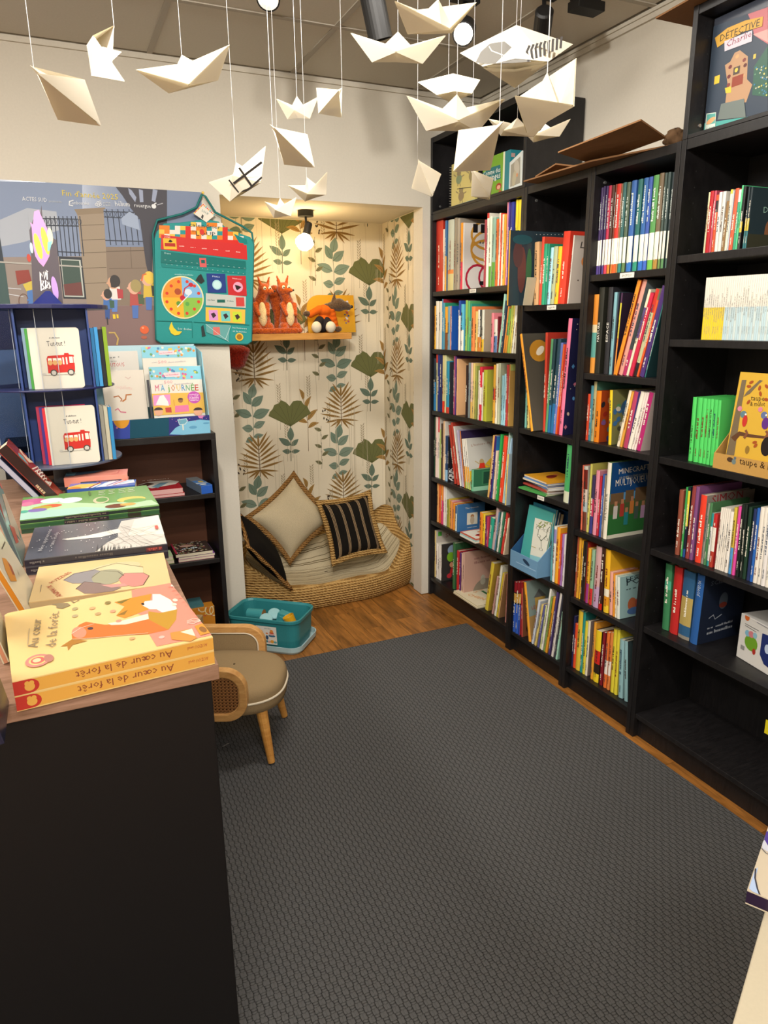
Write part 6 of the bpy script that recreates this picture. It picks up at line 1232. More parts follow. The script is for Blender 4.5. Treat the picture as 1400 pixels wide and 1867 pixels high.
# children in the rain
A.poly([(130, 765), (245, 755), (268, 850), (150, 885)], '8a3a30'); A.poly([(195, 880), (270, 850), (275, 930), (225, 940)], 'c8b24a'); A.poly([(232, 935), (275, 925), (290, 1070), (232, 1070)], '4a74b0'); A.line([(200+40*math.cos(t*.5), 1020+60*math.sin(t*.5)) for t in range(13)], .003, '6a4a3a'); A.ell((246, 655), 18, 34, 'c84a3a')
def kid(hx, hy, hair, skin, coat, trousers, k=1.0, pack=None):
    A.poly([(hx-12*k, hy+80*k), (hx+70*k, hy+75*k), (hx+82*k, hy+180*k), (hx-14*k, hy+185*k)], coat)
    A.poly([(hx+2*k, hy+180*k), (hx+52*k, hy+180*k), (hx+50*k, hy+280*k), (hx+8*k, hy+280*k)], trousers)
    if pack: A.poly([(hx+45*k, hy+90*k), (hx+95*k, hy+100*k), (hx+98*k, hy+170*k), (hx+55*k, hy+172*k)], pack)
    A.ell((hx+15*k, hy+45*k), 44*k, 50*k, skin); A.ell((hx-30*k, hy+48*k), 9*k, 8*k, skin); A.ell((hx+32*k, hy+30*k), 42*k, 50*k, hair)
kid(945, 820, '33302f', 'c89a7c', 'd6d2cc', '5a7ab8', 1.05, 'a83a3e'); A.poly([(935, 830), (975, 850), (985, 910), (945, 905)], '33302f'); A.rect((958, 1135), (985, 1172), 'd8b82a'); A.rect((990, 1135), (1010, 1168), 'd8b82a')
kid(890, 935, '34312f', 'd0a088', '3f6aa8', '34508a', .85, '3a5a48'); kid(1120, 860, '9a8a58', 'd0a088', 'a84a44', '4a6aa8', 1.1, '4a5a40'); kid(1235, 790, 'd8b648', 'd0a088', 'c8a83c', '4a6aa8', 1.1, '3a3a34'); A.line([(1205, 850), (1215, 800), (1245, 790)], .006, 'c8622a')
A.ell((1228, 1265), 38, 36, 'd05a2e'); A.ell((1215, 1250), 10, 9, 'e0906a'); A.ell((1225, 1330), 26, 14, 'a85a44'); A.line([(925, 1290), (975, 1290), (1005, 1340), (995, 1395)], .007, 'b89a58')
A.line([(0, 690), (180, 700), (700, 730)], .006, 'a8a49c'); A.rect((905, 1160), (922, 1225), '34302e')
A.text("Fin d'année 2025", (525, 125), (1005, 160), 'd4bc3a', .022); A.text('ACTES SUD', (190, 168), (402, 180), 'd4d6d8', .016); A.text('jeunesse', (415, 180), (525, 186), 'b4b8bc', .009)
A.text('Cambourakis', (590, 198), (760, 205), 'd4d6d8', .014); A.line([(625, 165), (590, 175), (588, 205), (622, 212)], .004, 'd4d6d8')
for x, y in ((818, 200), (832, 185), (850, 180), (855, 200), (838, 210)): A.line([(x+9*math.cos(t*.8), y+9*math.sin(t*.8)) for t in range(9)], .0022, 'd4d6d8')
for q in range(3): marks(A, A.P((878, 188+12*q)), A.P((940, 190+12*q)), 'b4b8bc', .004, q)
A.text('hélium', (978, 213), (1105, 218), 'd4d6d8', .020); A.text('rouergue', (1140, 222), (1282, 230), 'd4d6d8', .016); A.ell((1308, 216), 20, 20, 'd4d6d8'); A.line([(1312, 196), (1330, 188)], .004, 'd4d6d8'); A.line([(1335, 205), (1385, 190)], .003, 'a8aab0')
A.build(ps, 'poster_print', print_mat(.55, 'poster_ink'))
# ================================================================ hanging fabric calendar
cC = (260, 330, 6.0227); cy_ = -.03
def cp(x, y, yy=cy_): return at(x/cC[2]+cC[0], y/cC[2]+cC[1], 'y', yy)
TEAL = plain('1c8a86', .6, .35, 0, 'teal_fabric', .3, 300); TEALD = plain('126a66', .55, .35, 0, 'teal_piping')
cal = thing('hanging_calendar', (-1.13, -.02, 1.43), 'teal fabric pocket calendar hanging from a nail at the niche corner', 'calendar')
out = [(150, 1755), (1190, 1800), (1215, 680), (1190, 545), (800, 335), (760, 440), (560, 330), (130, 460), (108, 600)]
body = [(150, 1755), (185, 1775), (1160, 1790), (1190, 1765), (1215, 700), (1180, 620), (1020, 565), (930, 530), (830, 450), (690, 420), (560, 440), (400, 460), (230, 470), (150, 560), (125, 640), (140, 1700)]
m = MB(); m.prism([cp(*p, -.018) for p in body][::-1], (0, -.012, 0)); cb = m.build('calendar_body', TEAL, cal, bevel=.003)
path = [cp(*p, -.026) for p in [(150, 1740), (200, 1775), (1150, 1790), (1192, 1760), (1217, 700), (1200, 570), (1100, 500), (800, 345), (690, 170), (650, 150), (590, 290), (440, 360), (160, 430), (112, 580), (130, 1000), (145, 1600)]]
m = MB(); m.tube(path, .0048, 8, closed=True); m.build('piping', TEALD, cal, smooth=True)
nl = at(368, 355, 'y', -.006); m = MB(); m.lathe((nl.x, 0, nl.z+.004), [(.0025, .0005), (.0025, .03), (.006, .031), (.005, .034)], 12, V((0, -1, 0))); m.build('nail', plain('b89a4a', .3, .5, .9), cal)
A = face_y(cp(150, 1755, -.0302), cC); A.o.y = -.0302; A.step = .00002
rr = random.Random(7); cols = ('d8d0c4', 'c8302a', 'd87a2a', '2a8a8a', 'd8b44a', 'd8d0c4', 'd87a2a')
for i in range(16):
    for j in range(5):
        x = 180+58*i; y = 440+46*j+.03*(x-180); top = 475 if x < 330 else (455 if x < 520 else (432 if x < 800 else 432+.62*(x-800)))
        if y > top and y+46 < 640+.12*(x-180) and x < 1130: A.poly([(x, y), (x+58, y+2), (x+58, y+48), (x, y+46)], cols[(i*3+j*2+i*j) % 7])
A.poly([(1000, 580), (1140, 640), (1150, 690), (1060, 680)], '1c7a76')
A.text('calendrier', (505, 498), (855, 530), '1a3a40', .016); A.text('LOUP', (580, 600), (800, 608), '1a2a34', .019); A.ell((650, 560), 26, 32, 'c83a34'); A.text('DU', (545, 560), (590, 562), '1a3a40', .008)
A.poly([(205, 590), (1140, 705), (1148, 865), (198, 750)], 'c23030'); A.text('Jour', (240, 620), (305, 625), 'e0d8d0', .007); A.rect((222, 628), (376, 752), 'd8ac34'); A.rect((240, 680), (360, 722), 'a82a24'); A.poly([(280, 670), (300, 640), (330, 665), (310, 676)], '28221c')
for q in range(6): marks(A, A.P((400+125*q, 718+13*q)), A.P((455+125*q, 722+13*q)), 'e0c8c0', .004, q)
A.poly([(200, 765), (1130, 880), (1135, 970), (200, 900)], '156a66'); A.poly([(200, 905), (1130, 975), (1130, 1030), (210, 945)], '1a7a76'); A.text('Date', (238, 800), (310, 806), 'b8d8d4', .007)
for q in range(16): A.line([(240+58*q, 866+6*q), (256+58*q, 868+6*q)], .0012, 'b8d0cc'); A.line([(260+56*q, 912+7*q), (270+56*q, 914+7*q)], .0016, 'b8d0cc')
A.rect((620, 845), (702, 948), 'c85a5a'); A.rect((640, 866), (684, 905), '1a5a56')
c0 = (440, 1280)
A.ell(c0, 230, 234, 'd8cfa0', 0, 40)
for a0, col in ((0, '78aad0'), (90, 'd88a34'), (180, 'd8a834'), (270, '82b04a')): A.ell(c0, 216, 220, col, 0, 14, a0, a0+90)
for k in range(12):
    a = math.radians(30*k+15); A.ell((440+180*math.cos(a), 1280+180*math.sin(a)), 18, 18, 'c84030', 0, 10)
A.ell((385, 1215), 36, 36, 'a04a30'); A.ell((500, 1220), 40, 34, 'c8d4dc'); A.ell((395, 1345), 26, 26, '5a8a3a'); A.ell((490, 1350), 22, 24, '5a9a4a'); A.line([(440, 1285), (460, 1180), (520, 1140)], .005, 'b82a3a'); A.ell((528, 1140), 26, 24, 'b82a3a'); A.ell((438, 1285), 30, 30, 'b82a3a'); A.line([(380, 1385), (450, 1310), (540, 1220)], .004, 'd8d8d4')
marks(A, A.P((335, 1030)), A.P((560, 1042)), '8ac0bc', .006, 4)
A.poly([(580, 1090), (610, 1040), (640, 1020), (680, 1100), (640, 1130)], '2a2f30')
A.rect((698, 1015), (918, 1228), '233a7c'); A.ell((815, 1140), 52, 54, '9ac8cc'); A.ell((815, 1140), 40, 42, 'b8d8d8'); A.text('Météo', (762, 1055), (848, 1062), 'c8d4e0', .007)
A.rect((925, 1040), (1142, 1260), 'b82a30'); A.ell((1045, 1165), 54, 56, 'd898b0'); A.poly([(1010, 1140), (1050, 1150), (1085, 1165), (1040, 1200), (1025, 1190)], '28201e'); A.text('Humeur', (980, 1075), (1085, 1086), 'e0c8c4', .006)
A.poly([(692, 1232), (1132, 1268), (1130, 1395), (692, 1365)], 'b4b8b0'); A.rect((815, 1302), (905, 1336), '1a5a50'); A.rect((1020, 1278), (1118, 1378), 'c0403c'); marks(A, A.P((712, 1312)), A.P((795, 1316)), '4a5a58', .006, 2); marks(A, A.P((925, 1322)), A.P((1000, 1328)), '6a7a78', .005, 3)
A.poly([(690, 1385), (1125, 1412), (1122, 1570), (690, 1540)], 'd8b048')
for x, y, col in ((722, 1418, 'c88ac0'), (856, 1428, '6ab8b0'), (984, 1436, 'b8c83a')): A.rect((x, y), (x+106, y+112), col); A.poly([(x+25, y+40), (x+60, y+25), (x+85, y+60), (x+50, y+90), (x+40, y+70)], '3a2a30')
A.line([(155, 1535), (540, 1545), (545, 1720)], .003, '15716c'); A.line([(560, 1548), (1170, 1580)], .003, '15716c')
A.poly([(320, 1545), (300, 1580), (290, 1620), (310, 1670), (350, 1695), (400, 1688), (432, 1652), (380, 1650), (340, 1610), (325, 1575)], 'd8c034'); A.text('Les dodos', (385, 1628), (535, 1640), 'c8dcd8', .009)
A.text('les humeurs', (985, 1618), (1142, 1630), 'c8dcd8', .008); A.text('et la météo', (985, 1655), (1140, 1668), 'c8dcd8', .008); A.ell((1060, 1712), 44, 44, 'd8b03a', 0, 12); A.ell((1060, 1712), 30, 30, '9a6a20')
A.poly([(690, 1570), (960, 1580), (940, 1760), (700, 1660)], '5f9a98'); A.rect((770, 1605), (850, 1690), 'c86a62'); A.line([(690, 1572), (945, 1765)], .0015, 'b8d0cc'); A.line([(905, 1745), (965, 1590)], .0015, 'c8d8d4')
A.poly([(640, 1600), (665, 1580), (690, 1700), (650, 1710)], '28383a')
A.build(cal, 'calendar_print', FOIL)
tg = MB(); tq = [cp(*p, -.034) for p in ((665, 242), (800, 370), (700, 455), (555, 355))]; tg.prism(tq[::-1], (0, -.0015, 0)); tgo = tg.build('hang_tag', plain('d8d2c4', .6, .3), cal)
A = face_y(tq[0], cC); A.o.y = -.0356
for k in range(9): A.poly([(665+15*k, 248+14*k), (675+15*k, 256+14*k), (668+15*k, 270+14*k), (655+15*k, 262+14*k)], ('c83a34', 'd88a2a', '2a8a8a')[k % 3]); A.poly([(655-11*k, 255+11*k), (665-11*k, 262+11*k), (655-11*k, 274+11*k), (645-11*k, 266+11*k)], ('d88a2a', 'c83a34', 'd8c04a')[k % 3])
A.text('LOUP', (645, 330), (715, 378), '2a6a70', .010); A.poly([(640, 400), (655, 365), (670, 380), (660, 420)], '28221e'); A.build(tgo, 'tag_print')
# ================================================================ the reading niche: shelf, soft toys, lamp, cushions
shy0, shz = .40, 1.452; q = at(641, 606, 'y', shy0); shx1 = q.x
m = MB(); m.box((NL+.001, shy0, shz-.034), (shx1, ND-.001, shz)); shelf = m.build('wall_shelf', PINE, bevel=.0015); tag(shelf, 'honey wood floating shelf in the papered niche', 'shelf')
def soft(name, balls, mat, parent=None, voxel=.004, smooth=6, fur=0, fscale=300, origin=None, lab=None):
    m = MB()
    for c, r, *rot in balls: m.ball(c, r, None, 14, 9, rot[0] if rot else None)
    ob = m.build(name, mat, parent, smooth=True, origin=origin)
    md = ob.modifiers.new('remesh', 'REMESH'); md.mode = 'VOXEL'; md.voxel_size = voxel; md.use_smooth_shade = True
    sm = ob.modifiers.new('smooth', 'SMOOTH'); sm.iterations = smooth; sm.factor = .5
    if fur:
        tx = bpy.data.textures.new('fur', 'CLOUDS'); tx.noise_scale = .006; tx.noise_depth = 1
        dm = ob.modifiers.new('fur', 'DISPLACE'); dm.texture = tx; dm.strength = fur; dm.mid_level = .4
    return ob
def limb(p0, p1, r0, r1, n=6):
    p0 = V(p0); p1 = V(p1); return [(p0.lerp(p1, i/n), (r0+(r1-r0)*i/n,)*3) for i in range(n+1)]
def fuzzy(h, h2):
    m, nt, b = new_mat('plush_'+h, .95, .1); tc = N(nt, 'ShaderNodeTexCoord'); no = N(nt, 'ShaderNodeTexNoise', Scale=170.0, Detail=4.0); nt.links.new(tc.outputs['Object'], no.inputs['Vector'])
    cr = N(nt, 'ShaderNodeValToRGB'); cr.color_ramp.elements[0].color = hexc(h2); cr.color_ramp.elements[1].color = hexc(h); cr.color_ramp.elements[0].position = .3; cr.color_ramp.elements[1].position = .65
    nt.links.new(no.outputs['Fac'], cr.inputs[0]); nt.links.new(cr.outputs[0], b.inputs['Base Color']); bp = N(nt, 'ShaderNodeBump', Strength=.8, Distance=.004); nt.links.new(no.outputs['Fac'], bp.inputs['Height']); nt.links.new(bp.outputs[0], b.inputs['Normal'])
    b.inputs['Sheen Weight'].default_value = .4; return m
FOX = fuzzy('c25a1e', '7e300c'); CREAMF = fuzzy('e0cda0', 'c8b080'); BROWNF = fuzzy('5a4634', '3a2c20'); REDF = fuzzy('a02818', '6a140a'); GREYF = fuzzy('6a6258', '4a443c')
def shelf_pt(px, py, y): p = at(px, py, 'y', y); return p
def squirrel(cx, head, label, face, group=None):
    """seated squirrel toy: cx centre x, head pixel"""
    y = .525; t = thing('plush_squirrel', (cx, y, shz+.0005), label, 'soft toy', 'plush squirrels')
    z = shz+.0005; h = at(head[0], head[1], 'y', y-.02)
    R_ = lambda a: Matrix.Rotation(a, 3, 'Y')
    bod = [((cx, y, z+.062), (.052, .045, .060)), ((cx, y+.002, z+.115), (.042, .038, .05)), ((cx, y, z+.165), (.030, .03, .04))]
    bod += limb((cx, y, z+.16), (h.x, h.y, h.z), .028, .03, 4)
    bod += [((h.x, h.y, h.z), (.034, .034, .035)), ((h.x+.022*face, h.y-.018, h.z-.006), (.020, .02, .017)), ((h.x+.036*face, h.y-.028, h.z-.008), (.011, .011, .010))]
    for s in (-1, 1):
        bod += limb((h.x+.018*s, h.y+.004, h.z+.022), (h.x+.030*s, h.y+.004, h.z+.066), .011, .005, 5)
        bod += limb((cx+.035*s, y-.012, z+.15), (cx+.026*s, y-.052, z+.10), .014, .011, 4)
        bod += [((cx+.036*s, y-.025, z+.030), (.026, .040, .029)), ((cx+.042*s, y-.056, z+.015), (.018, .024, .0145))]
    soft('body', bod, FOX, t, .0042, 4, .006)
    bl = [((cx, y-.038, z+.092), (.026, .016, .055)), ((cx, y-.034, z+.135), (.018, .012, .03))]
    soft('belly', bl, CREAMF, t, .003, 4)
    for s in (-1, 1):
        e = MB(); e.ball((h.x+.008*face+.014*s, h.y-.030, h.z+.008), (.009, .005, .010)); e.build('eye_patch', plain('e6dcc4', .8, .2), t, smooth=True)
        e = MB(); e.ball((h.x+.009*face+.014*s, h.y-.0345, h.z+.007), .0042); e.build('eye', plain('1a1412', .2, .6), t, smooth=True)
    e = MB(); e.ball((h.x+.046*face, h.y-.036, h.z-.007), .0055); e.build('nose', plain('2a1a14', .4, .5), t, smooth=True)
    tl = []
    for k in range(9):
        a = k/8; tl.append(((cx-.045*face+.012*math.sin(a*5), y+.052, z+.03+.20*a), (.026+.01*math.sin(a*3), .024, .026)))
    soft('tail', tl, FOX, t, .0045, 4, .009)
    return t
s1 = at(477, 575, 'y', .525).x; s2 = at(524, 575, 'y', .525).x
squirrel(s1-.004, (482, 529), 'orange plush squirrel sitting on the niche shelf, left of the pair', 1)
squirrel(s2+.004, (516, 527), 'orange plush squirrel sitting on the niche shelf, right of the pair', 1)
# cushion-like bundle of orange fur along the shelf edge (plush tail of a third toy)
bx0 = at(464, 600, 'y', .42).x; bx1 = at(540, 600, 'y', .42).x
ob = soft('plush_garland', [((bx0+(bx1-bx0)*k/21, .421+.002*math.sin(k*2), shz+.0155), (.015, .0135, .015)) for k in range(22)], FOX, None, .003, 3, .004); tag(ob, 'shaggy orange plush roll lying along the front of the niche shelf', 'soft toy')
# wolf toy slumped against a yellow book
y = .475; wx = at(600, 575, 'y', y).x; z = shz+.0005
w = thing('plush_wolf', (wx, y, z), 'grey-brown plush wolf in an orange jumper slumped on the niche shelf', 'soft toy')
P_ = lambda px, py, yy=y: at(px, py, 'y', yy)
sh = P_(592, 566); hd = P_(618, 556, y-.02)
soft('jumper', [((P_(590, 578).x, y, z+.058), (.055, .04, .04)), ((sh.x, y, sh.z), (.05, .036, .032))] + limb((sh.x-.035, y-.01, sh.z+.006), P_(566, 573), .022, .02, 4) + limb((sh.x+.035, y-.01, sh.z+.002), P_(612, 596), .022, .019, 4), plain('d0601a', .9, .1, 0, 'orange_knit', .6, 250), w, .0035, 4)
soft('shorts', [((P_(586, 584).x, y-.01, z+.036), (.05, .042, .034))] + limb(P_(583, 585, y-.02), P_(578, 592, y-.05), .026, .026, 3) + limb(P_(595, 586, y-.02), P_(601, 594, y-.05), .026, .026, 3), plain('262428', .9, .15, 0, 'dark_cotton', .4, 250), w, .0035, 4)
for k, (px, py) in enumerate(((577, 595), (603, 599))):
    p = P_(px, py, y-.072); soft('shoe', [((p.x, y-.072, z+.031), (.029, .024, .031)), ((p.x, y-.055, z+.028), (.024, .026, .026))], plain('d8d0bc', .9, .15, 0, 'white_felt', .4, 250), w, .003, 4)
hz = [((hd.x, hd.y, hd.z), (.038, .036, .036)), ((hd.x+.026, hd.y-.010, hd.z-.004), (.034, .026, .024)), ((hd.x+.048, hd.y-.016, hd.z-.012), (.020, .018, .017))] + limb((sh.x+.012, y, sh.z+.012), hd, .026, .028, 3)
e0 = P_(608, 550, y-.01); hz += limb((e0.x, e0.y, e0.z), P_(610, 535, y-.01), .014, .005, 5)
soft('head', hz, BROWNF, w, .0035, 4)
e = MB(); e.ball((hd.x+.066, hd.y-.022, hd.z-.010), .009); e.build('nose', plain('15110f', .35, .5), w, smooth=True)
for p in (P_(559, 572), P_(616, 600, y-.03)):
    soft('paw', [((p.x, p.y-.004, max(p.z, z+.016)), (.022, .018, .0155))], BROWNF, w, .003, 3)
yb0, yb1 = at(562, 600, 'y', .55), at(648, 600, 'y', .55); zt_y = at(600, 538, 'y', .565).z
pts = [(yb0.x, z), (yb1.x, z), (yb1.x, zt_y)] + [(yb0.x+.075-.075*math.sin(math.radians(9*k)), zt_y-.075+.075*math.cos(math.radians(9*k))) for k in range(11)]
m = MB(); m.prism([V((x, .545+.12*(zz-z), zz)) for x, zz in pts], (0, .010, 0)); yb = m.build('book', plain('d09a1c', .5, .35)); tag(yb, 'yellow rounded book standing behind the plush wolf on the niche shelf', 'book')
A = Art(V((yb0.x, .545, z)), (1, 0, 0), (0, .12, 1), (400, 350, 3.5), .0006); A.n = V((0, -1, .12)).normalized()
for k in range(8): A.ell((815+8*(k % 2), 700+18*k), 7, 7, ('c8c4d8', 'a84a5a', '4a5a9a')[k % 3], 0, 8); A.ell((800+8*(k % 2), 710+18*k), 5, 5, ('a84a5a', '4a5a9a', 'c8c4d8')[k % 3], 0, 8)
A.build(yb)
# red shaggy toy hanging by the wall below the shelf
p = at(426, 645, 'y', .30)
ob = soft('red_plush', [((p.x+.01, .30, p.z+.012-.02*k+0), (.075-.01*k, .05, .03)) for k in range(4)], REDF, None, .005, 2, .012); tag(ob, 'shaggy dark red plush hanging under the left end of the niche shelf', 'soft toy')
m = MB(); m.tube([(p.x, .30, p.z+.03), (p.x, .36, p.z+.1), (p.x, .392, shz-.05), (p.x, .392, shz-.03)], .0015, 6); m.build('hanging_loop', plain('5a1a10'), ob)
# niche lamp
lp = at(557, 391, 'z', NT-.02); LX, LY = lp.x, lp.y
lt = thing('ceiling_spot', (LX, LY, NT-.03), 'small black ceiling spot with a faceted glowing bulb in the niche', 'lamp')
BLK = plain('0c0b0a', .55, .4, 0, 'black_metal')
m = MB(); m.lathe((LX, LY, NT-.030), [(.040, 0), (.040, .029)], 28); m.build('ceiling_rose', BLK, lt, bevel=.001)
m = MB(); m.tube([(LX, LY, NT-.03), (LX+.002, LY, NT-.062)], .006, 10); m.build('stem', BLK, lt)
ax = V((-.32, -.10, -1)).normalized(); s0 = V((LX+.016, LY, NT-.058))
m = MB(); m.lathe(s0, [(.016, 0), (.019, .006), (.019, .058), (.022, .062)], 20, ax); m.build('socket', BLK, lt)
def glow(h, s):
    m, nt, b = new_mat('glowing_glass', .2, .5); b.inputs['Base Color'].default_value = (1, .95, .85, 1); b.inputs['Emission Color'].default_value = hexc(h); b.inputs['Emission Strength'].default_value = s; return m
BULB_E = 75
m = MB(); m.lathe(s0+ax*.063, [(.020, 0), (.037, .016), (.047, .036), (.040, .056), (.024, .072), (.008, .078)], 10, ax); m.build('bulb', glow('ffdca0', BULB_E), lt)
# ---- floor cushion
def stripes(name, base, dark, period, pairs, jitter=.0, rough=.9):
    m, nt, b = new_mat(name, rough, .15); uv = N(nt, 'ShaderNodeUVMap'); sp_x = N(nt, 'ShaderNodeSeparateXYZ'); nz = N(nt, 'ShaderNodeTexNoise', Scale=9.0); nt.links.new(uv.outputs[0], nz.inputs['Vector'])
    nt.links.new(uv.outputs[0], sp_x.inputs[0])
    j = N(nt, 'ShaderNodeMath', operation='MULTIPLY_ADD'); j.inputs[1].default_value = jitter; nt.links.new(nz.outputs['Fac'], j.inputs[0]); nt.links.new(sp_x.outputs[pairs[0]], j.inputs[2])
    dv = N(nt, 'ShaderNodeMath', operation='MULTIPLY'); dv.inputs[1].default_value = 1/period; nt.links.new(j.outputs[0], dv.inputs[0])
    fr = N(nt, 'ShaderNodeMath', operation='FRACT'); nt.links.new(dv.outputs[0], fr.inputs[0])
    cr = N(nt, 'ShaderNodeValToRGB'); cr.color_ramp.interpolation = 'CONSTANT'; e = cr.color_ramp.elements; e[0].color = hexc(base); e[0].position = 0; e[1].position = pairs[1][0][0]; e[1].color = hexc(dark)
    first = True
    for a, c in pairs[1]:
        if first: n1 = e.new(c); n1.color = hexc(base); first = False
        else: n1 = e.new(a); n1.color = hexc(dark); n1 = e.new(c); n1.color = hexc(base)
    nt.links.new(fr.outputs[0], cr.inputs[0])
    n2 = N(nt, 'ShaderNodeTexNoise', Scale=300.0, Detail=2.0); tc = N(nt, 'ShaderNodeTexCoord'); nt.links.new(tc.outputs['Object'], n2.inputs['Vector'])
    mx = N(nt, 'ShaderNodeMixRGB', blend_type='MULTIPLY'); mx.inputs['Fac'].default_value = .35; nt.links.new(cr.outputs[0], mx.inputs['Color1']); nt.links.new(n2.outputs['Fac'], mx.inputs['Color2'])
    br = N(nt, 'ShaderNodeBrightContrast'); br.inputs['Bright'].default_value = 0.0; nt.links.new(mx.outputs[0], br.inputs[0]); nt.links.new(br.outputs[0], b.inputs['Base Color'])
    bp = N(nt, 'ShaderNodeBump', Strength=.5, Distance=.003); nt.links.new(n2.outputs['Fac'], bp.inputs['Height']); nt.links.new(bp.outputs[0], b.inputs['Normal']); return m
def jute_mat(h, h2, rope=.014):
    m, nt, b = new_mat('braided_jute', .95, .1); tc = N(nt, 'ShaderNodeTexCoord'); no = N(nt, 'ShaderNodeTexNoise', Scale=95.0, Detail=3.0); nt.links.new(tc.outputs['Object'], no.inputs['Vector'])
    wv = N(nt, 'ShaderNodeTexWave', wave_type='BANDS', bands_direction='Z', Scale=1/(rope*3.14), Distortion=1.6, Detail=2.0); wv.inputs['Detail Scale'].default_value = 6.0; nt.links.new(tc.outputs['Object'], wv.inputs['Vector'])
    w2 = N(nt, 'ShaderNodeTexWave', wave_type='BANDS', bands_direction='DIAGONAL', Scale=1/(rope*2.2), Distortion=3.0, Detail=1.0); nt.links.new(tc.outputs['Object'], w2.inputs['Vector'])
    a1 = N(nt, 'ShaderNodeMath', operation='MULTIPLY_ADD'); a1.inputs[1].default_value = .45; nt.links.new(w2.outputs['Fac'], a1.inputs[0]); nt.links.new(wv.outputs['Fac'], a1.inputs[2])
    a2 = N(nt, 'ShaderNodeMath', operation='MULTIPLY_ADD'); a2.inputs[1].default_value = .6; nt.links.new(no.outputs['Fac'], a2.inputs[0]); nt.links.new(a1.outputs[0], a2.inputs[2])
    cr = N(nt, 'ShaderNodeValToRGB'); cr.color_ramp.elements[0].color = hexc(h2); cr.color_ramp.elements[1].color = hexc(h); cr.color_ramp.elements[0].position = .25; cr.color_ramp.elements[1].position = 1.0  # creases between the ropes darkened in the colour, as shade
    dv = N(nt, 'ShaderNodeMath', operation='MULTIPLY'); dv.inputs[1].default_value = .6; nt.links.new(a2.outputs[0], dv.inputs[0]); nt.links.new(dv.outputs[0], cr.inputs[0]); nt.links.new(cr.outputs[0], b.inputs['Base Color'])
    bp = N(nt, 'ShaderNodeBump', Strength=.9, Distance=.006); nt.links.new(a2.outputs[0], bp.inputs['Height']); nt.links.new(bp.outputs[0], b.inputs['Normal']); return m
JUTE = jute_mat('c9a468', '7d5a2c'); JUTE2 = jute_mat('b98c54', '6e4c26', .010)
fcx, fcy, fa, fb = -.50, .325, .535, .272
fc = thing('floor_cushion', (fcx, fcy, 0), 'big jute-edged floor cushion with cream striped top filling the niche floor', 'floor cushion')
def sst(a, b, x): t = max(0, min(1, (x-a)/(b-a))); return t*t*(3-2*t)
def foot(t, k=1.0):
    c, s = math.cos(t), math.sin(t); n = 3.4; x = math.copysign(abs(c)**(2/n), c); yy = math.copysign(abs(s)**(2/n), s)
    if yy < 0: yy *= 1-.25*sst(.25, 1, abs(x+.05)) + .0
    return fcx+fa*x*k, fcy+fb*yy*k, x, yy
def ftop(x, yy, k):
    X, Y = x*k, yy*k
    z = .135+.02*math.sin(X*9)*.3 - .02*(1-k)*0
    z += .17*sst(.55, 1.0, X) + .19*sst(.1, 1.0, Y)*(.7+.3*X) + .14*sst(.5, 1, -X)
    z -= .030*sst(.0, .8, 1-max(abs(X), abs(Y)))
    return z
NA, NK = 72, 14
m = MB(); vs = []; uvs = []
m.uv = {}
def ring(k, z=None, dx=1.0):
    out = []
    for i in range(NA):
        X, Y, x, yy = foot(2*math.pi*i/NA, k*dx); out.append((V((X, Y, ftop(x, yy, k) if z is None else z)), (X, Y)))
    return out
def strip(mb, r0, r1):
    b = len(mb.v); mb.add([p for p, _ in r0]+[p for p, _ in r1], [(i, (i+1) % NA, NA+(i+1) % NA, NA+i) for i in range(NA)])
    if mb.uv is not None:
        for i, (p, q) in enumerate(r0+r1): mb.uv[b+i] = q
ks = [.02, .12, .24, .36, .48, .6, .7, .78, .84]
for a, b in zip(ks[:-1], ks[1:]): strip(m, ring(b), ring(a))
m.build('striped_top', stripes('cream_striped_linen', 'cdbf9f', '6a5a3c', .062, ('Y', ((.10, .16), (.24, .30), (.56, .60))), .035), fc, smooth=True)
m = MB()
rr_ = []
rr_.append(ring(.835)); rr_.append(ring(.92)); e = ring(.985); rr_.append([(p+V((0, 0, -.004)), q) for p, q in e])
top = ring(1.0); 
for f, dx in ((.82, 1.03), (.6, 1.045), (.38, 1.04), (.16, 1.02), (.0, .97)):
    o = []
    for i in range(NA):
        X, Y, x, yy = foot(2*math.pi*i/NA, dx); o.append((V((min(max(X, NL+.006), .004), min(Y, ND-.006), ftop(x, yy, 1.0)*f + (.002 if f == 0 else 0))), (X, Y)))
    rr_.append(o)
for a, b in zip(rr_[:-1], rr_[1:]): strip(m, a, b)
m.build('jute_border', JUTE, fc, smooth=True)
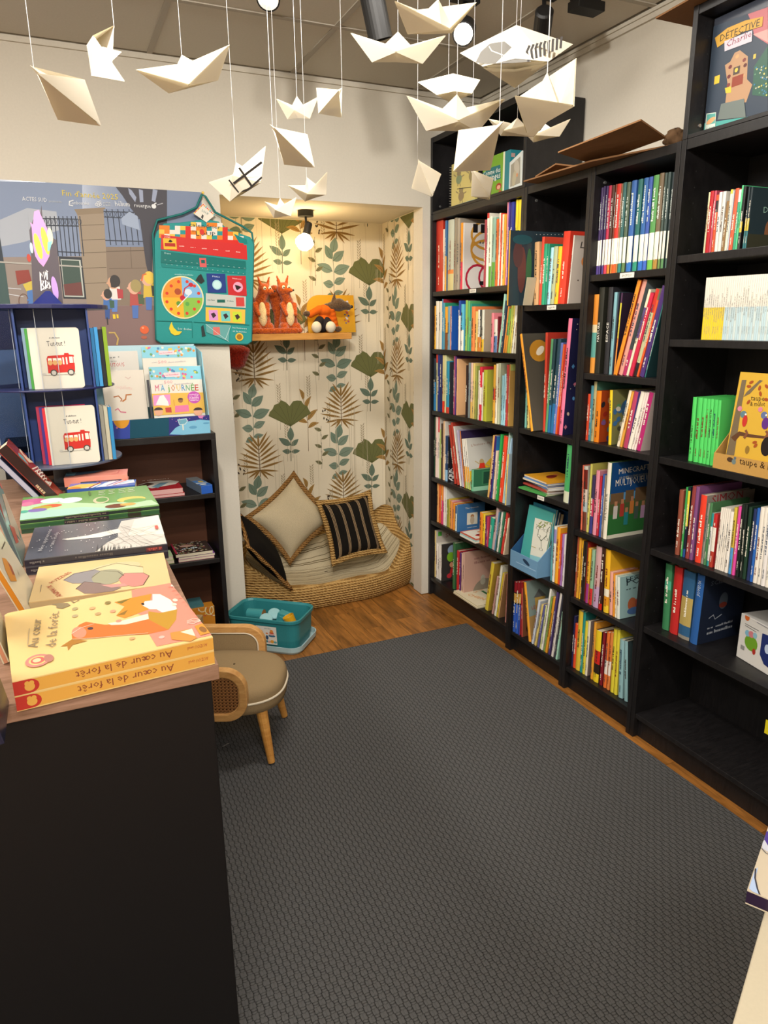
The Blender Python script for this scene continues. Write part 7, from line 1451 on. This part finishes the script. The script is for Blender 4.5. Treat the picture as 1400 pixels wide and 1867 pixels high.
# ---- three scatter cushions
def cushion(px, py, yc, u, v, W, H, Tk, fab, trim, label, bw=.028, name='cushion'):
    c = at(px, py, 'y', yc); u = V(u).normalized(); v = V(v); v = (v-u*v.dot(u)).normalized(); n = u.cross(v)
    if n.y > 0: n = -n
    t = thing(name, c - V((0, 0, H*.5)), label, 'cushion')
    def outl(a, b): return a*(1-.11*(1-a*a)*0-.10*(1-b*b)), b*(1-.10*(1-a*a))
    for s, nm in ((1, 'front_cover'), (-1, 'back_cover')):
        m = MB(); m.uv = {}
        def fn(p, q):
            a, b = 2*p-1, 2*q-1; x, yv = outl(a, b); h = Tk*((1-a**4)*(1-b**4))**.55*(1-.12*math.sin(5*a+2*b)*.4)
            return c + u*(x*W/2) + v*(yv*H/2) + n*(s*h*.5)
        m.grid(fn, 18, 18, uv=True); m.build(nm, fab, t, smooth=True)
    m = MB(); N_ = 14; ins = []; outs = []
    edge = [(-1+2*k/N_, -1) for k in range(N_)] + [(1, -1+2*k/N_) for k in range(N_)] + [(1-2*k/N_, 1) for k in range(N_)] + [(-1, 1-2*k/N_) for k in range(N_)]
    for a, b in edge:
        x, yv = outl(a, b); ins.append(c + u*(x*W/2*.985) + v*(yv*H/2*.985)); k = 1+bw*2/W
        outs.append(c + u*(x*W/2*k) + v*(yv*H/2*k) + n*(.004*math.sin(9*a+7*b)))
    L = len(edge); th = .006
    m.add([p+n*th for p in ins]+[p+n*th for p in outs]+[p-n*th for p in outs]+[p-n*th for p in ins], [(r*L+i, r*L+(i+1) % L, ((r+1) % 4)*L+(i+1) % L, ((r+1) % 4)*L+i) for r in range(4) for i in range(L)])
    m.build('jute_trim', trim, t, smooth=True); return t
CREAMC = stripes('cream_linen', 'cbbd9e', 'b3a483', .022, ('X', ((.3, .38), (.7, .76))), .004)
BLACKS = stripes('black_cotton_tan_stripes', '16130f', 'b89c78', .205, ('X', ((.36, .40), (.46, .50), (.56, .60))), .004)
BLACKC = plain('14110f', .95, .1, 0, 'black_cotton', .3, 220)
cushion(532, 944, .46, (.80, .06, .60), (-.58, .30, .76), .34, .33, .12, CREAMC, JUTE2, 'cream cushion with jute edging standing on a corner in the niche')
cushion(641, 961, .29, (.985, .06, .06), (.08, .42, .90), .30, .33, .11, BLACKS, JUTE, 'black cushion with tan dotted stripes and jute edging in the niche')
cushion(478, 1000, .22, (-.08, -.95, -.24), (-.60, .0, .80), .36, .33, .09, BLACKC, JUTE2, 'plain black cushion leaning on the left niche wall')
# ================================================================ toy bin
B0 = V((-.985, -.222, 0)); bu = V((.76, -.65, 0)).normalized(); bv = V((.65, .76, 0)).normalized()
TEALP = plain('2f7f84', .38, .45, 0, 'teal_plastic'); PALEP = plain('a9c4c8', .4, .4, 0, 'pale_blue_plastic')
bn = thing('toy_bin', B0, 'teal plastic toy bin on a pale blue lid beside the niche', 'toy bin')
def rr2(a, b, r, n=6):
    pts = []
    for cx, cy, a0 in ((a-r, -b+r, -90), (a-r, b-r, 0), (-a+r, b-r, 90), (-a+r, -b+r, 180)):
        for k in range(n+1): t = math.radians(a0+90*k/n); pts.append((cx+r*math.cos(t), cy+r*math.sin(t)))
    return pts
def loft(mb, secs, close_bottom=True):                  # secs: (a,b,r,zfun)
    rings = []
    for a, b, r, z in secs:
        pts = rr2(a, b, r); rings.append([B0 + bu*x + bv*y + V((0, 0, z(x, y) if callable(z) else z)) for x, y in pts])
    n = len(rings[0]); vs = [p for rg in rings for p in rg]; fs = [(i*n+k, i*n+(k+1) % n, (i+1)*n+(k+1) % n, (i+1)*n+k) for i in range(len(rings)-1) for k in range(n)]
    if close_bottom: fs += [tuple(range(n-1, -1, -1)), tuple((len(rings)-1)*n+k for k in range(n))]
    mb.add(vs, fs)
m = MB(); loft(m, [(.190, .122, .05, .0004), (.198, .130, .055, .012), (.200, .132, .056, .036), (.196, .128, .053, .036), (.190, .122, .05, .012), (.185, .118, .05, .010)]); m.build('lid_tray', PALEP, bn, smooth=False)
rim = lambda z0: (lambda x, y: z0 - (.030*sst(.058, .036, abs(y)) if abs(x) > .15 else 0))
m = MB(); loft(m, [(.172, .104, .045, .0115), (.180, .111, .048, .06), (.184, .115, .05, rim(.150)), (.192, .123, .055, rim(.150)), (.192, .123, .055, rim(.163)), (.186, .117, .052, rim(.165)), (.179, .110, .047, rim(.155)), (.174, .106, .046, .06), (.167, .100, .043, .016)]); m.build('tub', TEALP, bn)
A = Art(B0 - bv*.1145 + V((0, 0, .035)), bu, V((0, 0, 1)) - bv*.07, None, .0035); A.n = -bv
A.rect((-.02, .005), (.085, .098), 'd9d6cc')
for x, y, rx, ry, c in ((.008, .06, .009, .016, 'd88a3a'), (.012, .045, .012, .014, 'c88a84'), (.06, .05, .018, .006, '2a6a8a'), (.06, .058, .015, .005, 'd0a09a'), (.06, .066, .012, .005, 'c8502a'), (.06, .075, .009, .007, 'd88a3a'), (.035, .04, .007, .012, '2a4a6a'), (.03, .02, .01, .006, '2f7f8a'), (.045, .018, .008, .006, 'c89a94'), (.06, .02, .01, .009, 'd89a3a'), (.075, .018, .009, .006, '5a9aa0'), (.036, .062, .006, .004, 'd87a3a')): A.ell((x, y), rx, ry, c, 0, 12)
marks(A, (.025, .085), (.055, .085), '8a9a98', .006, 2); A.build(bn, 'sticker_print')
TEALT = plain('3f9296', .4, .4); YELT = plain('d8a01e', .4, .4); PBL = plain('8ec0c6', .4, .4); WOODT = plain('a8743c', .5, .3); CRT = plain('d8cdb8', .5, .3)
def bp_(x, y, z): return B0 + bu*x + bv*y + V((0, 0, z))
def toy(name, mb, mat, label, smooth=False): o = mb.build(name, mat, smooth=smooth, bevel=0 if smooth else .0015); tag(o, label, 'toy'); return o
m = MB(); m.lathe(bp_(-.135, .028, .118), [(.026, 0), (.029, .085), (.027, .085), (.024, .004)], 22, bu); o = toy('stacking_cup', m, TEALT, 'teal cup lying on its side in the toy bin')
m = MB(); m.lathe(bp_(-.135, .028, .118), [(.0235, .045), (.0265, .0845)], 22, bu); m.build('wooden_inside', WOODT, o)
for k, (x, y, z, l) in enumerate(((-.002, .045, .118, 'upper pale blue toy disc leaning in the toy bin'), (-.02, -.012, .112, 'lower pale blue toy disc in the toy bin'))):
    m = MB(); m.lathe(bp_(x, y, z), [(.012, 0), (.03, .002), (.033, .008), (.03, .014), (.012, .016)], 24, (bu*.35-bv*.5+V((0, 0, 1)))); toy('toy_disc', m, PBL, l)
M = Matrix.Translation(bp_(.045, .045, .085)) @ Matrix(((bu.x, bv.x, 0, 0), (bu.y, bv.y, 0, 0), (0, 0, 1, 0), (0, 0, 0, 1))) @ Matrix.Rotation(.25, 4, 'Y')
m = MB(); m.box((-.03, -.024, 0), (.03, .024, .05), None, M); m.box((-.02, -.03, .012), (.02, -.024, .038), None, M); toy('toy_block', m, TEALT, 'teal toy block in the toy bin')
m = MB(); m.lathe(bp_(.112, .004, .095), [(.024, 0), (.0285, .05), (.026, .05), (.022, .004)], 22, (bu*.45+bv*.1+V((0, 0, -1)))*-1); toy('yellow_cup', m, YELT, 'yellow stacking cup upside down in the toy bin')
m = MB(); m.ball(bp_(.075, -.055, .112), (.026, .02, .014)); toy('toy_egg', m, CRT, 'cream rounded toy piece at the front of the toy bin', True)
m = MB(); m.box(tuple(bp_(0, 0, .018)-V((.05, .05, 0))), tuple(bp_(0, 0, .07)+V((.05, .05, 0)))); toy('toy_block', m, PBL, 'large pale toy block at the bottom of the toy bin')
# ================================================================ child's armchair
C0 = V((-1.332, -1.012, 0)); cF = V((.904, -.428, 0)).normalized(); cS_ = V((-.428, -.904, 0)).normalized()
def cpnt(f, s, z): return C0 + cF*f + cS_*s + V((0, 0, z))
BEIGE = plain('97815f', .92, .15, 0, 'beige_linen', .5, 260); WELT = plain('d8cdb6', .85, .15, 0, 'cream_welt')
ch = thing('child_armchair', C0, 'small child armchair with cane sides, beige cushions and oak legs', 'armchair')
for s in (-1, 1):
    m = MB(); m.tube([cpnt(.112, .118*s, .212), cpnt(.145, .152*s, .0135)], [.021, .0125], 14); m.build('leg', PINE, ch, smooth=False)
    m = MB(); m.tube([cpnt(-.13, .118*s, .212), cpnt(-.165, .15*s, .0135)], [.021, .0125], 14); m.build('leg', PINE, ch)
def seat_out(t, k): # rounded-front seat outline
    c, s = math.cos(t), math.sin(t); n = 2.5 if c > 0 else 5; x = math.copysign(abs(c)**(2/n), c); yv = math.copysign(abs(s)**(2/(2.6)), s); return .185*x*k-.0, .172*yv*k
m = MB(); secs = [(.90, .198), (.985, .205), (1.0, .225), (.995, .243)]; n = 48; vs = []; fs = []
for k, z in secs: vs += [cpnt(*seat_out(2*math.pi*i/n, k), z) for i in range(n)]
fs = [(j*n+i, j*n+(i+1) % n, (j+1)*n+(i+1) % n, (j+1)*n+i) for j in range(len(secs)-1) for i in range(n)] + [tuple(range(n-1, -1, -1))]
m.add(vs, fs); m.build('seat_base', BEIGE, ch, smooth=True)
m = MB(); m.tube([cpnt(*seat_out(2*math.pi*i/n, 1.002), .245) for i in range(n)], .0042, 8, closed=True); m.build('seat_welt', WELT, ch, smooth=True)
m = MB(); secs = [(.99, .246), (1.0, .262), (.975, .28), (.92, .293), (.8, .302), (.6, .309), (.35, .313), (.02, .315)]; vs = []
for k, z in secs: vs += [cpnt(*seat_out(2*math.pi*i/n, k), z) for i in range(n)]
m.add(vs, [(j*n+i, j*n+(i+1) % n, (j+1)*n+(i+1) % n, (j+1)*n+i) for j in range(len(secs)-1) for i in range(n)]); m.build('seat_cushion', BEIGE, ch, smooth=True)
def armpath(r=.075, f0=-.188, f1=.083, z0=.198, z1=.388, n=8):
    pts = []
    for cf, cz, a0 in ((f1-r, z0+r, -90), (f1-r, z1-r, 0)):
        for k in range(n+1): t = math.radians(a0+90*k/n); pts.append((cf+r*math.cos(t), cz+r*math.sin(t)))
    return [(f0, z0)] + pts + [(f0, z1-.0)]
for s in (-1, 1):
    so = .178*s; w2 = .016
    out = armpath(); inn = armpath(.052, -.188, .057, .224, .362)
    m = MB(); n_ = len(out); vs = []
    for sv in (so-w2, so+w2):
        vs += [cpnt(f, sv, z) for f, z in out] + [cpnt(f, sv, z) for f, z in inn]
    fs = []
    for i in range(n_-1):
        fs += [(i, i+1, n_+i+1, n_+i), (2*n_+i, 3*n_+i, 3*n_+i+1, 2*n_+i+1), (i, 2*n_+i, 2*n_+i+1, i+1), (n_+i, n_+i+1, 3*n_+i+1, 3*n_+i)]
    m.add(vs, fs); m.build('arm_frame', LIGHTOAK, ch, bevel=.003, weld=True)
    # padded inner side
    m = MB(); ins = armpath(.05, -.186, .055, .226, .360); vs = [cpnt(f, so-.004*s, z) for f, z in ins] + [cpnt(f*.96-.003, so-.016*s, .293+(z-.293)*.88) for f, z in ins]
    m.add(vs, [(i, i+1, n_+i+1, n_+i) for i in range(n_-1)] + [tuple(range(n_, 2*n_)), tuple(range(n_))]); m.build('inner_pad', BEIGE, ch)
    m = MB(); m.tube([cpnt(f, so-.015*s, z) for f, z in ins], .0032, 6); m.build('pad_welt', WELT, ch, smooth=True)
    m = MB(); m.add([cpnt(f, so+.0005*s, z) for f, z in ins], [tuple(range(n_))]); m.build('cane_hole_shade', plain('3a2015', .9, .1), ch)  # dark sheet added behind the cane so its holes look shaded
    # cane webbing on the outer side
    m = MB(); CANE_Z = (.226, .360); so2 = so+.008*s
    def inside(f, z): return -.186 < f < .056 and .225 < z < .361 and not (f > .005 and (z > .31 and math.hypot(f-.005, z-.31) > .052 or z < .277 and math.hypot(f-.005, z-.277) > .052))
    def strand(p, q, off, wd=.0016):
        pts = [p+(q-p)*k/60 for k in range(61)]; run = []
        for a in pts + [None]:
            if a is not None and inside(a.x, a.y): run.append(a)
            else:
                if len(run) > 2:
                    d = (run[-1]-run[0]).normalized(); e = V((-d.y, d.x))*wd/2; a0, a1 = run[0], run[-1]
                    m.add([cpnt((a0+e).x, so2+off, (a0+e).y), cpnt((a0-e).x, so2+off, (a0-e).y), cpnt((a1-e).x, so2+off, (a1-e).y), cpnt((a1+e).x, so2+off, (a1+e).y)], [(0, 1, 2, 3)])
                run = []
    for k in range(24):
        f = -.22+.0125*k
        for d in (-.0018, .0018): strand(V((f+d, .22)), V((f+d, .365)), 0, .0011)
    for k in range(13):
        z = .226+.0115*k
        for d in (-.0016, .0016): strand(V((-.225, z+d)), V((.06, z+d)), .0006*s, .0011)
    for k in range(40):
        f = -.37+.0125*k; strand(V((f, .22)), V((f+.145*12.5/11.5, .365)), .0012*s, .0014); strand(V((f+.16, .22)), V((f+.16-.145*12.5/11.5, .365)), .0018*s, .0014)
    m.build('cane_webbing', plain('b07a48', .6, .3, 0, 'woven_cane'), ch, kind='stuff')
    m = MB(); m.tube([cpnt(f, so2+.0025*s, z) for f, z in armpath(.051, -.187, .0562, .2248, .3612)], .0022, 6); m.build('cane_spline', LIGHTOAK, ch)
m = MB(); vs = []
for k in range(13):
    s = -.185+.37*k/12; vs += [cpnt(-.178-.008*math.cos(s*8), s, .2), cpnt(-.152-.008*math.cos(s*8), s, .2), cpnt(-.152-.008*math.cos(s*8), s, .43), cpnt(-.178-.008*math.cos(s*8), s, .43)]
m.add(vs, [(4*k+a, 4*k+(a+1) % 4, 4*k+4+(a+1) % 4, 4*k+4+a) for k in range(12) for a in range(4)] + [(3, 2, 1, 0), (48, 49, 50, 51)]); m.build('backrest', BEIGE, ch, bevel=.004, weld=True)
# crumb of paper on the rug
p = at(410, 1360, 'z', .009); m = MB()
m.add([p+V((-.012, 0, .0005)), p+V((.014, .012, .0012)), p+V((.018, .004, .004)), p+V((-.006, -.006, .002))], [(0, 1, 2, 3)])
tag(m.build('paper_scrap', plain('8a8884', .9)), 'tiny scrap of paper on the rug below the armchair', 'scrap')
# ================================================================ white display table and book, lower right corner
t0 = at(1400, 1640, 'z', .75); t1 = at(1335, 1867, 'z', .75); e1 = (t0-t1).normalized(); e2 = V((e1.y, -e1.x, 0))
IV = plain('bfb59d', .5, .4, 0, 'ivory_laminate')
wt = thing('white_table', t1 + e2*.3 + e1*.1, 'ivory display table in the lower right corner of the picture', 'table')
o = t1 - e1*.10; Mw = Matrix(((e1.x, e2.x, 0, o.x), (e1.y, e2.y, 0, o.y), (0, 0, 1, 0), (0, 0, 0, 1)))
m = MB(); m.box((0, 0, .72), (.46, .60, .75), None, Mw); m.build('tabletop', IV, wt, bevel=.002)
for x in (.02, .40):
    for yv in (.02, .54): m = MB(); m.box((x, yv, .0085), (x+.04, yv+.04, .72), None, Mw); m.build('leg', IV, wt)
k0 = at(1362, 1622, 'z', .7725); k1 = at(1396, 1520, 'z', .7725); u = (k1-k0).normalized(); v = V((u.y, -u.x, 0))
ob, M = flat(V((k0.x, k0.y, .7504))+v*0, v*1.0, u, .21, .30, .022, 'c4b8a2', 'purple and cream picture book on the ivory table, lower right corner', 'book', 'front', '2a1c34')
A = top_art(M, .022, (1300, 1460, 4.59), .0006, .21, .30); A.poly([(300, 735), (350, 575), (375, 560), (355, 640), (365, 730), (400, 830)], 'a8bcdc'); A.poly([(420, 350), (445, 260), (620, 240), (620, 440), (470, 380)], '4a3a8a'); A.poly([(410, 350), (430, 330), (470, 400), (470, 440), (410, 400)], 'c0c4d0')
A.line([(355, 570), (350, 650), (370, 740), (405, 830)], .002, '3a3a44'); A.line([(405, 400), (440, 440), (480, 460)], .0015, '5a5a60'); A.build(ob)
# ================================================================ paper boats on threads
def paper_mat():
    m, nt, b = new_mat('folded_paper', .9, .15); b.inputs['Base Color'].default_value = hexc('ded7c6')
    tl = N(nt, 'ShaderNodeBsdfTranslucent'); tl.inputs[0].default_value = hexc('d8c9a0'); mx = N(nt, 'ShaderNodeMixShader'); mx.inputs[0].default_value = .22
    nt.links.new(b.outputs[0], mx.inputs[1]); nt.links.new(tl.outputs[0], mx.inputs[2]); nt.links.new(mx.outputs[0], nt.nodes['Material Output'].inputs['Surface'])
    no = N(nt, 'ShaderNodeTexNoise', Scale=30.0, Detail=3.0); bp = N(nt, 'ShaderNodeBump', Strength=.12, Distance=.004); tc = N(nt, 'ShaderNodeTexCoord'); nt.links.new(tc.outputs['Object'], no.inputs['Vector']); nt.links.new(no.outputs['Fac'], bp.inputs['Height']); nt.links.new(bp.outputs[0], b.inputs['Normal']); return m
PAPERM = paper_mat(); THREAD = plain('b4b4b4', .4, .5, 0, 'nylon_thread')
BOATS = [[0.18, -1.687, -2.052, 1.807, 0.97, -0.49, -1.577, 1.653, 1.187], [0.17, -1.681, -1.93, 1.929, -0.301, 1.332, -0.896, 0.899, 1.2], [0.2, -1.46, -1.674, 1.983, 0.629, -0.351, -0.306, 0.841, 1.595],
 [0.14, -1.05, -1.133, 2.088, 0.272, -0.029, -0.818, 1.144, 0.914], [0.13, -1.135, -1.551, 1.995, -0.252, 0.97, -1.75, 1.606, 1.922], [0.16, -1.292, -1.934, 1.794, 0.796, -0.639, -1.806, 1.8, 1.296],
 [0.17, -1.352, -1.634, 1.791, -0.282, -0.303, -0.83, 1.154, 1.2], [0.14, -1.049, -1.256, 1.852, 0.396, -0.377, -0.881, 1.177, 1.365], [0.12, -1.189, -1.38, 1.778, 0.142, -0.064, -1.076, 1.081, 1.2],
 [0.2, -1.057, -1.825, 2.032, 0.413, -0.041, -0.528, 0.75, 1.0], [0.2, -1.155, -2.156, 1.967, 0.62, -0.136, 0.374, 0.671, 1.2], [0.18, -0.705, -1.456, 2.106, -0.908, 0.104, -0.33, 1.434, 1.243],
 [0.22, -0.944, -1.865, 1.902, 0.495, -0.075, -0.189, 0.882, 0.947], [0.23, -0.922, -2.067, 1.975, -1.041, 0.315, -0.539, 1.8, 1.37], [0.23, -0.905, -2.141, 1.86, 0.545, 0.529, -2.584, 0.976, 1.507],
 [0.2, -1.108, -2.165, 1.759, -0.257, 1.003, -1.882, 1.488, 1.265], [0.2, -0.774, -1.864, 1.907, 0.331, 0.034, -1.412, 0.506, 1.2], [0.19, -0.592, -1.729, 1.945, 0.22, -0.093, -1.538, 0.5, 1.197],
 [0.14, -0.909, -1.709, 1.796, 0.419, -0.299, -2.045, 1.758, 1.635], [0.13, -0.715, -1.663, 1.809, 0.417, -0.628, -2.094, 1.7, 1.582]]
BLAB = ['cream paper boat tipped on its side, leftmost of all the boats', 'narrow cream paper boat seen end-on, second from the left', 'cream paper boat with wide bow and peaked middle, above the poster', 'small white paper boat hanging beside a twisted one, above the niche',
 'small cream paper boat seen end-on, right of the small white boat', 'tilted paper boat with a black curled drawing, above the niche lamp', 'white paper boat with a black grid drawn on its side', 'small white upright paper boat in front of the niche edge',
 'smallest white paper boat, beside the niche lamp', 'paper boat with dark printed stripes on its left end', 'large cream paper boat at the top edge, beside the bright ceiling lamp', 'warm cream paper boat just above the white boat in the cluster',
 'plain bluish white paper boat, widest in the right cluster', 'large paper boat with a grey mountain drawing, seen from below', 'large steeply tilted paper boat at the right of the cluster', 'large cream paper boat tipped forward before the far bookcase',
 'cream paper boat half hidden behind the steeply tilted one', 'low flat paper boat under the steeply tilted one', 'small paper boat with black scribbles, by the far bookcase edge', 'small folded paper boat in front of the game boxes']
PUSH = {10: .93, 14: 1.0, 17: 1.12, 18: 1.08, 12: 1.0}
def rodr(r):
    a = V(r); t = a.length; return Matrix.Rotation(t, 3, a.normalized()) if t > 1e-9 else Matrix.Identity(3)
for bi, (L, x, y, z, rx, ry, rz, hs, wg) in enumerate(BOATS):
    k = PUSH.get(bi, 1.0); c = CAM + (V((x, y, z))-CAM)*k; L *= k; Rm = rodr((rx, ry, rz))
    W = lambda p: c + Rm @ V((p[0]*L, p[1]*L, p[2]*L*hs)); Wd = .17*wg; e = .006
    P = {'B': (-.5, 0, .34), 'S': (.5, 0, .34), 'k': (-.27, 0, 0), 'q': (.27, 0, 0), 'G': (0, -Wd, .15), 'H': (0, Wd, .15), 'T': (0, 0, .37)}
    bt = thing('paper_boat', c, BLAB[bi], 'paper boat', 'hanging paper boats')
    m = MB()
    for sd in ('G', 'H'):
        s = -1 if sd == 'G' else 1
        for off in (0, 1):                               # two layers of paper a little apart, folded over at the rim
            d = V((0, -s*.012*off, .010*off)); g = V(P[sd])+d; kk = V(P['k'])+V((.02*off, 0, .02*off)); qq = V(P['q'])+V((-.02*off, 0, .02*off)); b0 = V(P['B'])+V((.012*off, 0, 0)); s0_ = V(P['S'])-V((.012*off, 0, 0))
            kk.y = qq.y = s*.004*(1-off); m1 = (kk+qq)/2+V((0, s*.035*(1-off), .015))
            m.add([W(b0), W(kk), W(g), W(qq), W(s0_), W(m1)], [(0, 1, 2), (1, 5, 2), (5, 3, 2), (3, 4, 2)] if s < 0 else [(2, 1, 0), (2, 5, 1), (2, 3, 5), (2, 4, 3)])
    m.build('hull', PAPERM, bt)
    m = MB(); tp = V(P['T']); a_, b_ = V((-.24, 0, .10)), V((.24, 0, .10)); c_, d_ = V((0, -Wd*.55, .10)), V((0, Wd*.55, .10))
    m.add([W(q) for q in (tp, a_, c_, b_, d_)], [(0, 1, 2), (0, 2, 3), (0, 3, 4), (0, 4, 1), (4, 3, 2, 1)]); m.build('centre_fold', PAPERM, bt)
    hi = max((W(P[n_]) for n_ in 'BST'), key=lambda p: p.z) if Rm[2][2] < .72 and hs > .6 and bi not in (13,) else W(P['T'])
    m = MB(); m.tube([hi-V((0, 0, .004)), V((hi.x, hi.y, CEIL-.0006))], .00055, 5); m.build('thread', THREAD, bt)
    # ink drawings on the sides that face the room
    if bi in (5, 6, 9, 13, 18):
        vd = (c-CAM).normalized(); n_ = max('GH', key=lambda q_: abs((W(P['q'])-W(P['k'])).cross(W(P[q_])-W(P['k'])).normalized().dot(vd))); pl = [W(P[n_]), W(P['k']), W(P['q'])]
        cr = (0, 0, 2.0) if bi in (5, 6) else (640, 0, 3.043)
        uu = (pl[2]-pl[1]).normalized(); nn = uu.cross(pl[0]-pl[1]).normalized(); vv = nn.cross(uu)
        A = Art(pl[1], uu, vv, cr, .0015); A.bounds(-.24*L, .0, (pl[2]-pl[1]).length+.24*L, max(abs((pl[0]-pl[1]).dot(vv))*1.05, .3*L*hs))
        nn = nn if (CAM-pl[1]).dot(nn) > 0 else -nn; A.n = nn; INK = '2a2624'
        if bi == 6:
            A.line([(835, 655), (870, 700), (905, 690), (955, 645)], .004, INK); A.line([(872, 610), (920, 680)], .005, INK); A.line([(852, 668), (955, 590)], .005, INK)
        elif bi == 5: A.line([(1085, 560), (1100, 545), (1125, 545), (1120, 565), (1105, 570), (1110, 585), (1135, 590)], .003, INK)
        elif bi == 9: A.poly([(20, 185), (60, 190), (110, 240), (118, 300), (100, 335), (60, 270)], '55524e'); A.line([(40, 185), (50, 200)], .006, INK); A.line([(70, 190), (80, 205)], .006, INK)
        elif bi == 13:
            A.poly([(690, 350), (720, 290), (770, 245), (850, 232), (890, 265), (960, 310), (1000, 345), (900, 352), (760, 358)], '6a6863'); A.line([(765, 260), (780, 285), (820, 300), (870, 320)], .002, 'b8b4ac')
            for q in range(9): A.line([(985+22*q, 345-9*q), (975+24*q, 290-10*q), (990+22*q, 255-6*q)], .0045, '34312f')
        else:
            for a_, b_ in (((345, 1040), (380, 960)), ((360, 1050), (400, 980)), ((345, 1020), (420, 1055)), ((365, 975), (425, 1030)), ((380, 910), (392, 950))): A.line([a_, b_], .002, INK)
        A.build(bt, 'ink_drawing', MATTE)
# ================================================================ track lighting in view
def track_spot(base, aim, label, Lc=.12, r=.034, lit=None, power=0, ang=70):
    base = V(base); d = (V(aim)-base).normalized()
    t = thing('track_spotlight', base, label, 'spotlight')
    m = MB(); m.lathe(base-d*Lc*.5, [(r*.8, 0), (r, .006), (r, Lc), (r*.86, Lc), (r*.8, Lc-.02)], 24, d); m.build('lamp_head', BLK, t)
    m = MB(); m.tube([base-d*Lc*.3+V((0, 0, r*.6)), V((base.x, base.y, CEIL-.045))], .007, 8); m.build('arm', BLK, t); m = MB(); m.box((base.x-.05, base.y-.017, CEIL-.045), (base.x+.05, base.y+.017, CEIL-.001)); m.build('track_adapter', BLK, t, bevel=.002)
    if lit:
        m = MB(); m.lathe(base+d*(Lc*.5-.018), [(r*.8, 0), (r*.6, .012), (r*.2, .016)], 20, d); m.build('lamp_lens', glow('fff0d0', lit), t)
        if power: spot_light(base+d*(Lc*.5+.012), V(aim), power, ang, .7, WARM, .03)
    return t
track_spot((-.42, -1.02, 2.44), (-1.75, -2.9, 1.15), 'black track spotlight shining at the camera behind the big boats', .10, .036, 60, 5, 80)
track_spot((-1.06, -.93, 2.495), (-1.55, -1.9, 1.2), 'black track spotlight with a lit lens at the top left edge', .11, .036, 25, 5, 80)
track_spot(at(683, 18, 'z', 2.44), at(683, 18, 'z', 2.44)+V((.25, .10, -.8)), 'dark black spotlight cylinder at the top centre, unlit from here', .16, .038)
track_spot(at(990, 42, 'z', 2.45), at(990, 42, 'z', 2.45)+V((.3, .5, -.35)), 'black spotlight on its bracket at the top right of the ceiling', .09, .030)
m = MB(); p = at(1045, 8, 'z', 2.52); m.box((p.x-.0, p.y-.02, 2.535), (p.x+.10, p.y+.02, CEIL-.0006)); m.box((p.x+.0, p.y-.03, 2.505), (p.x+.11, p.y+.03, 2.535))
tag(m.build('lighting_track', BLK, bevel=.002), 'black ceiling track end with its feed box, upper right', 'track')
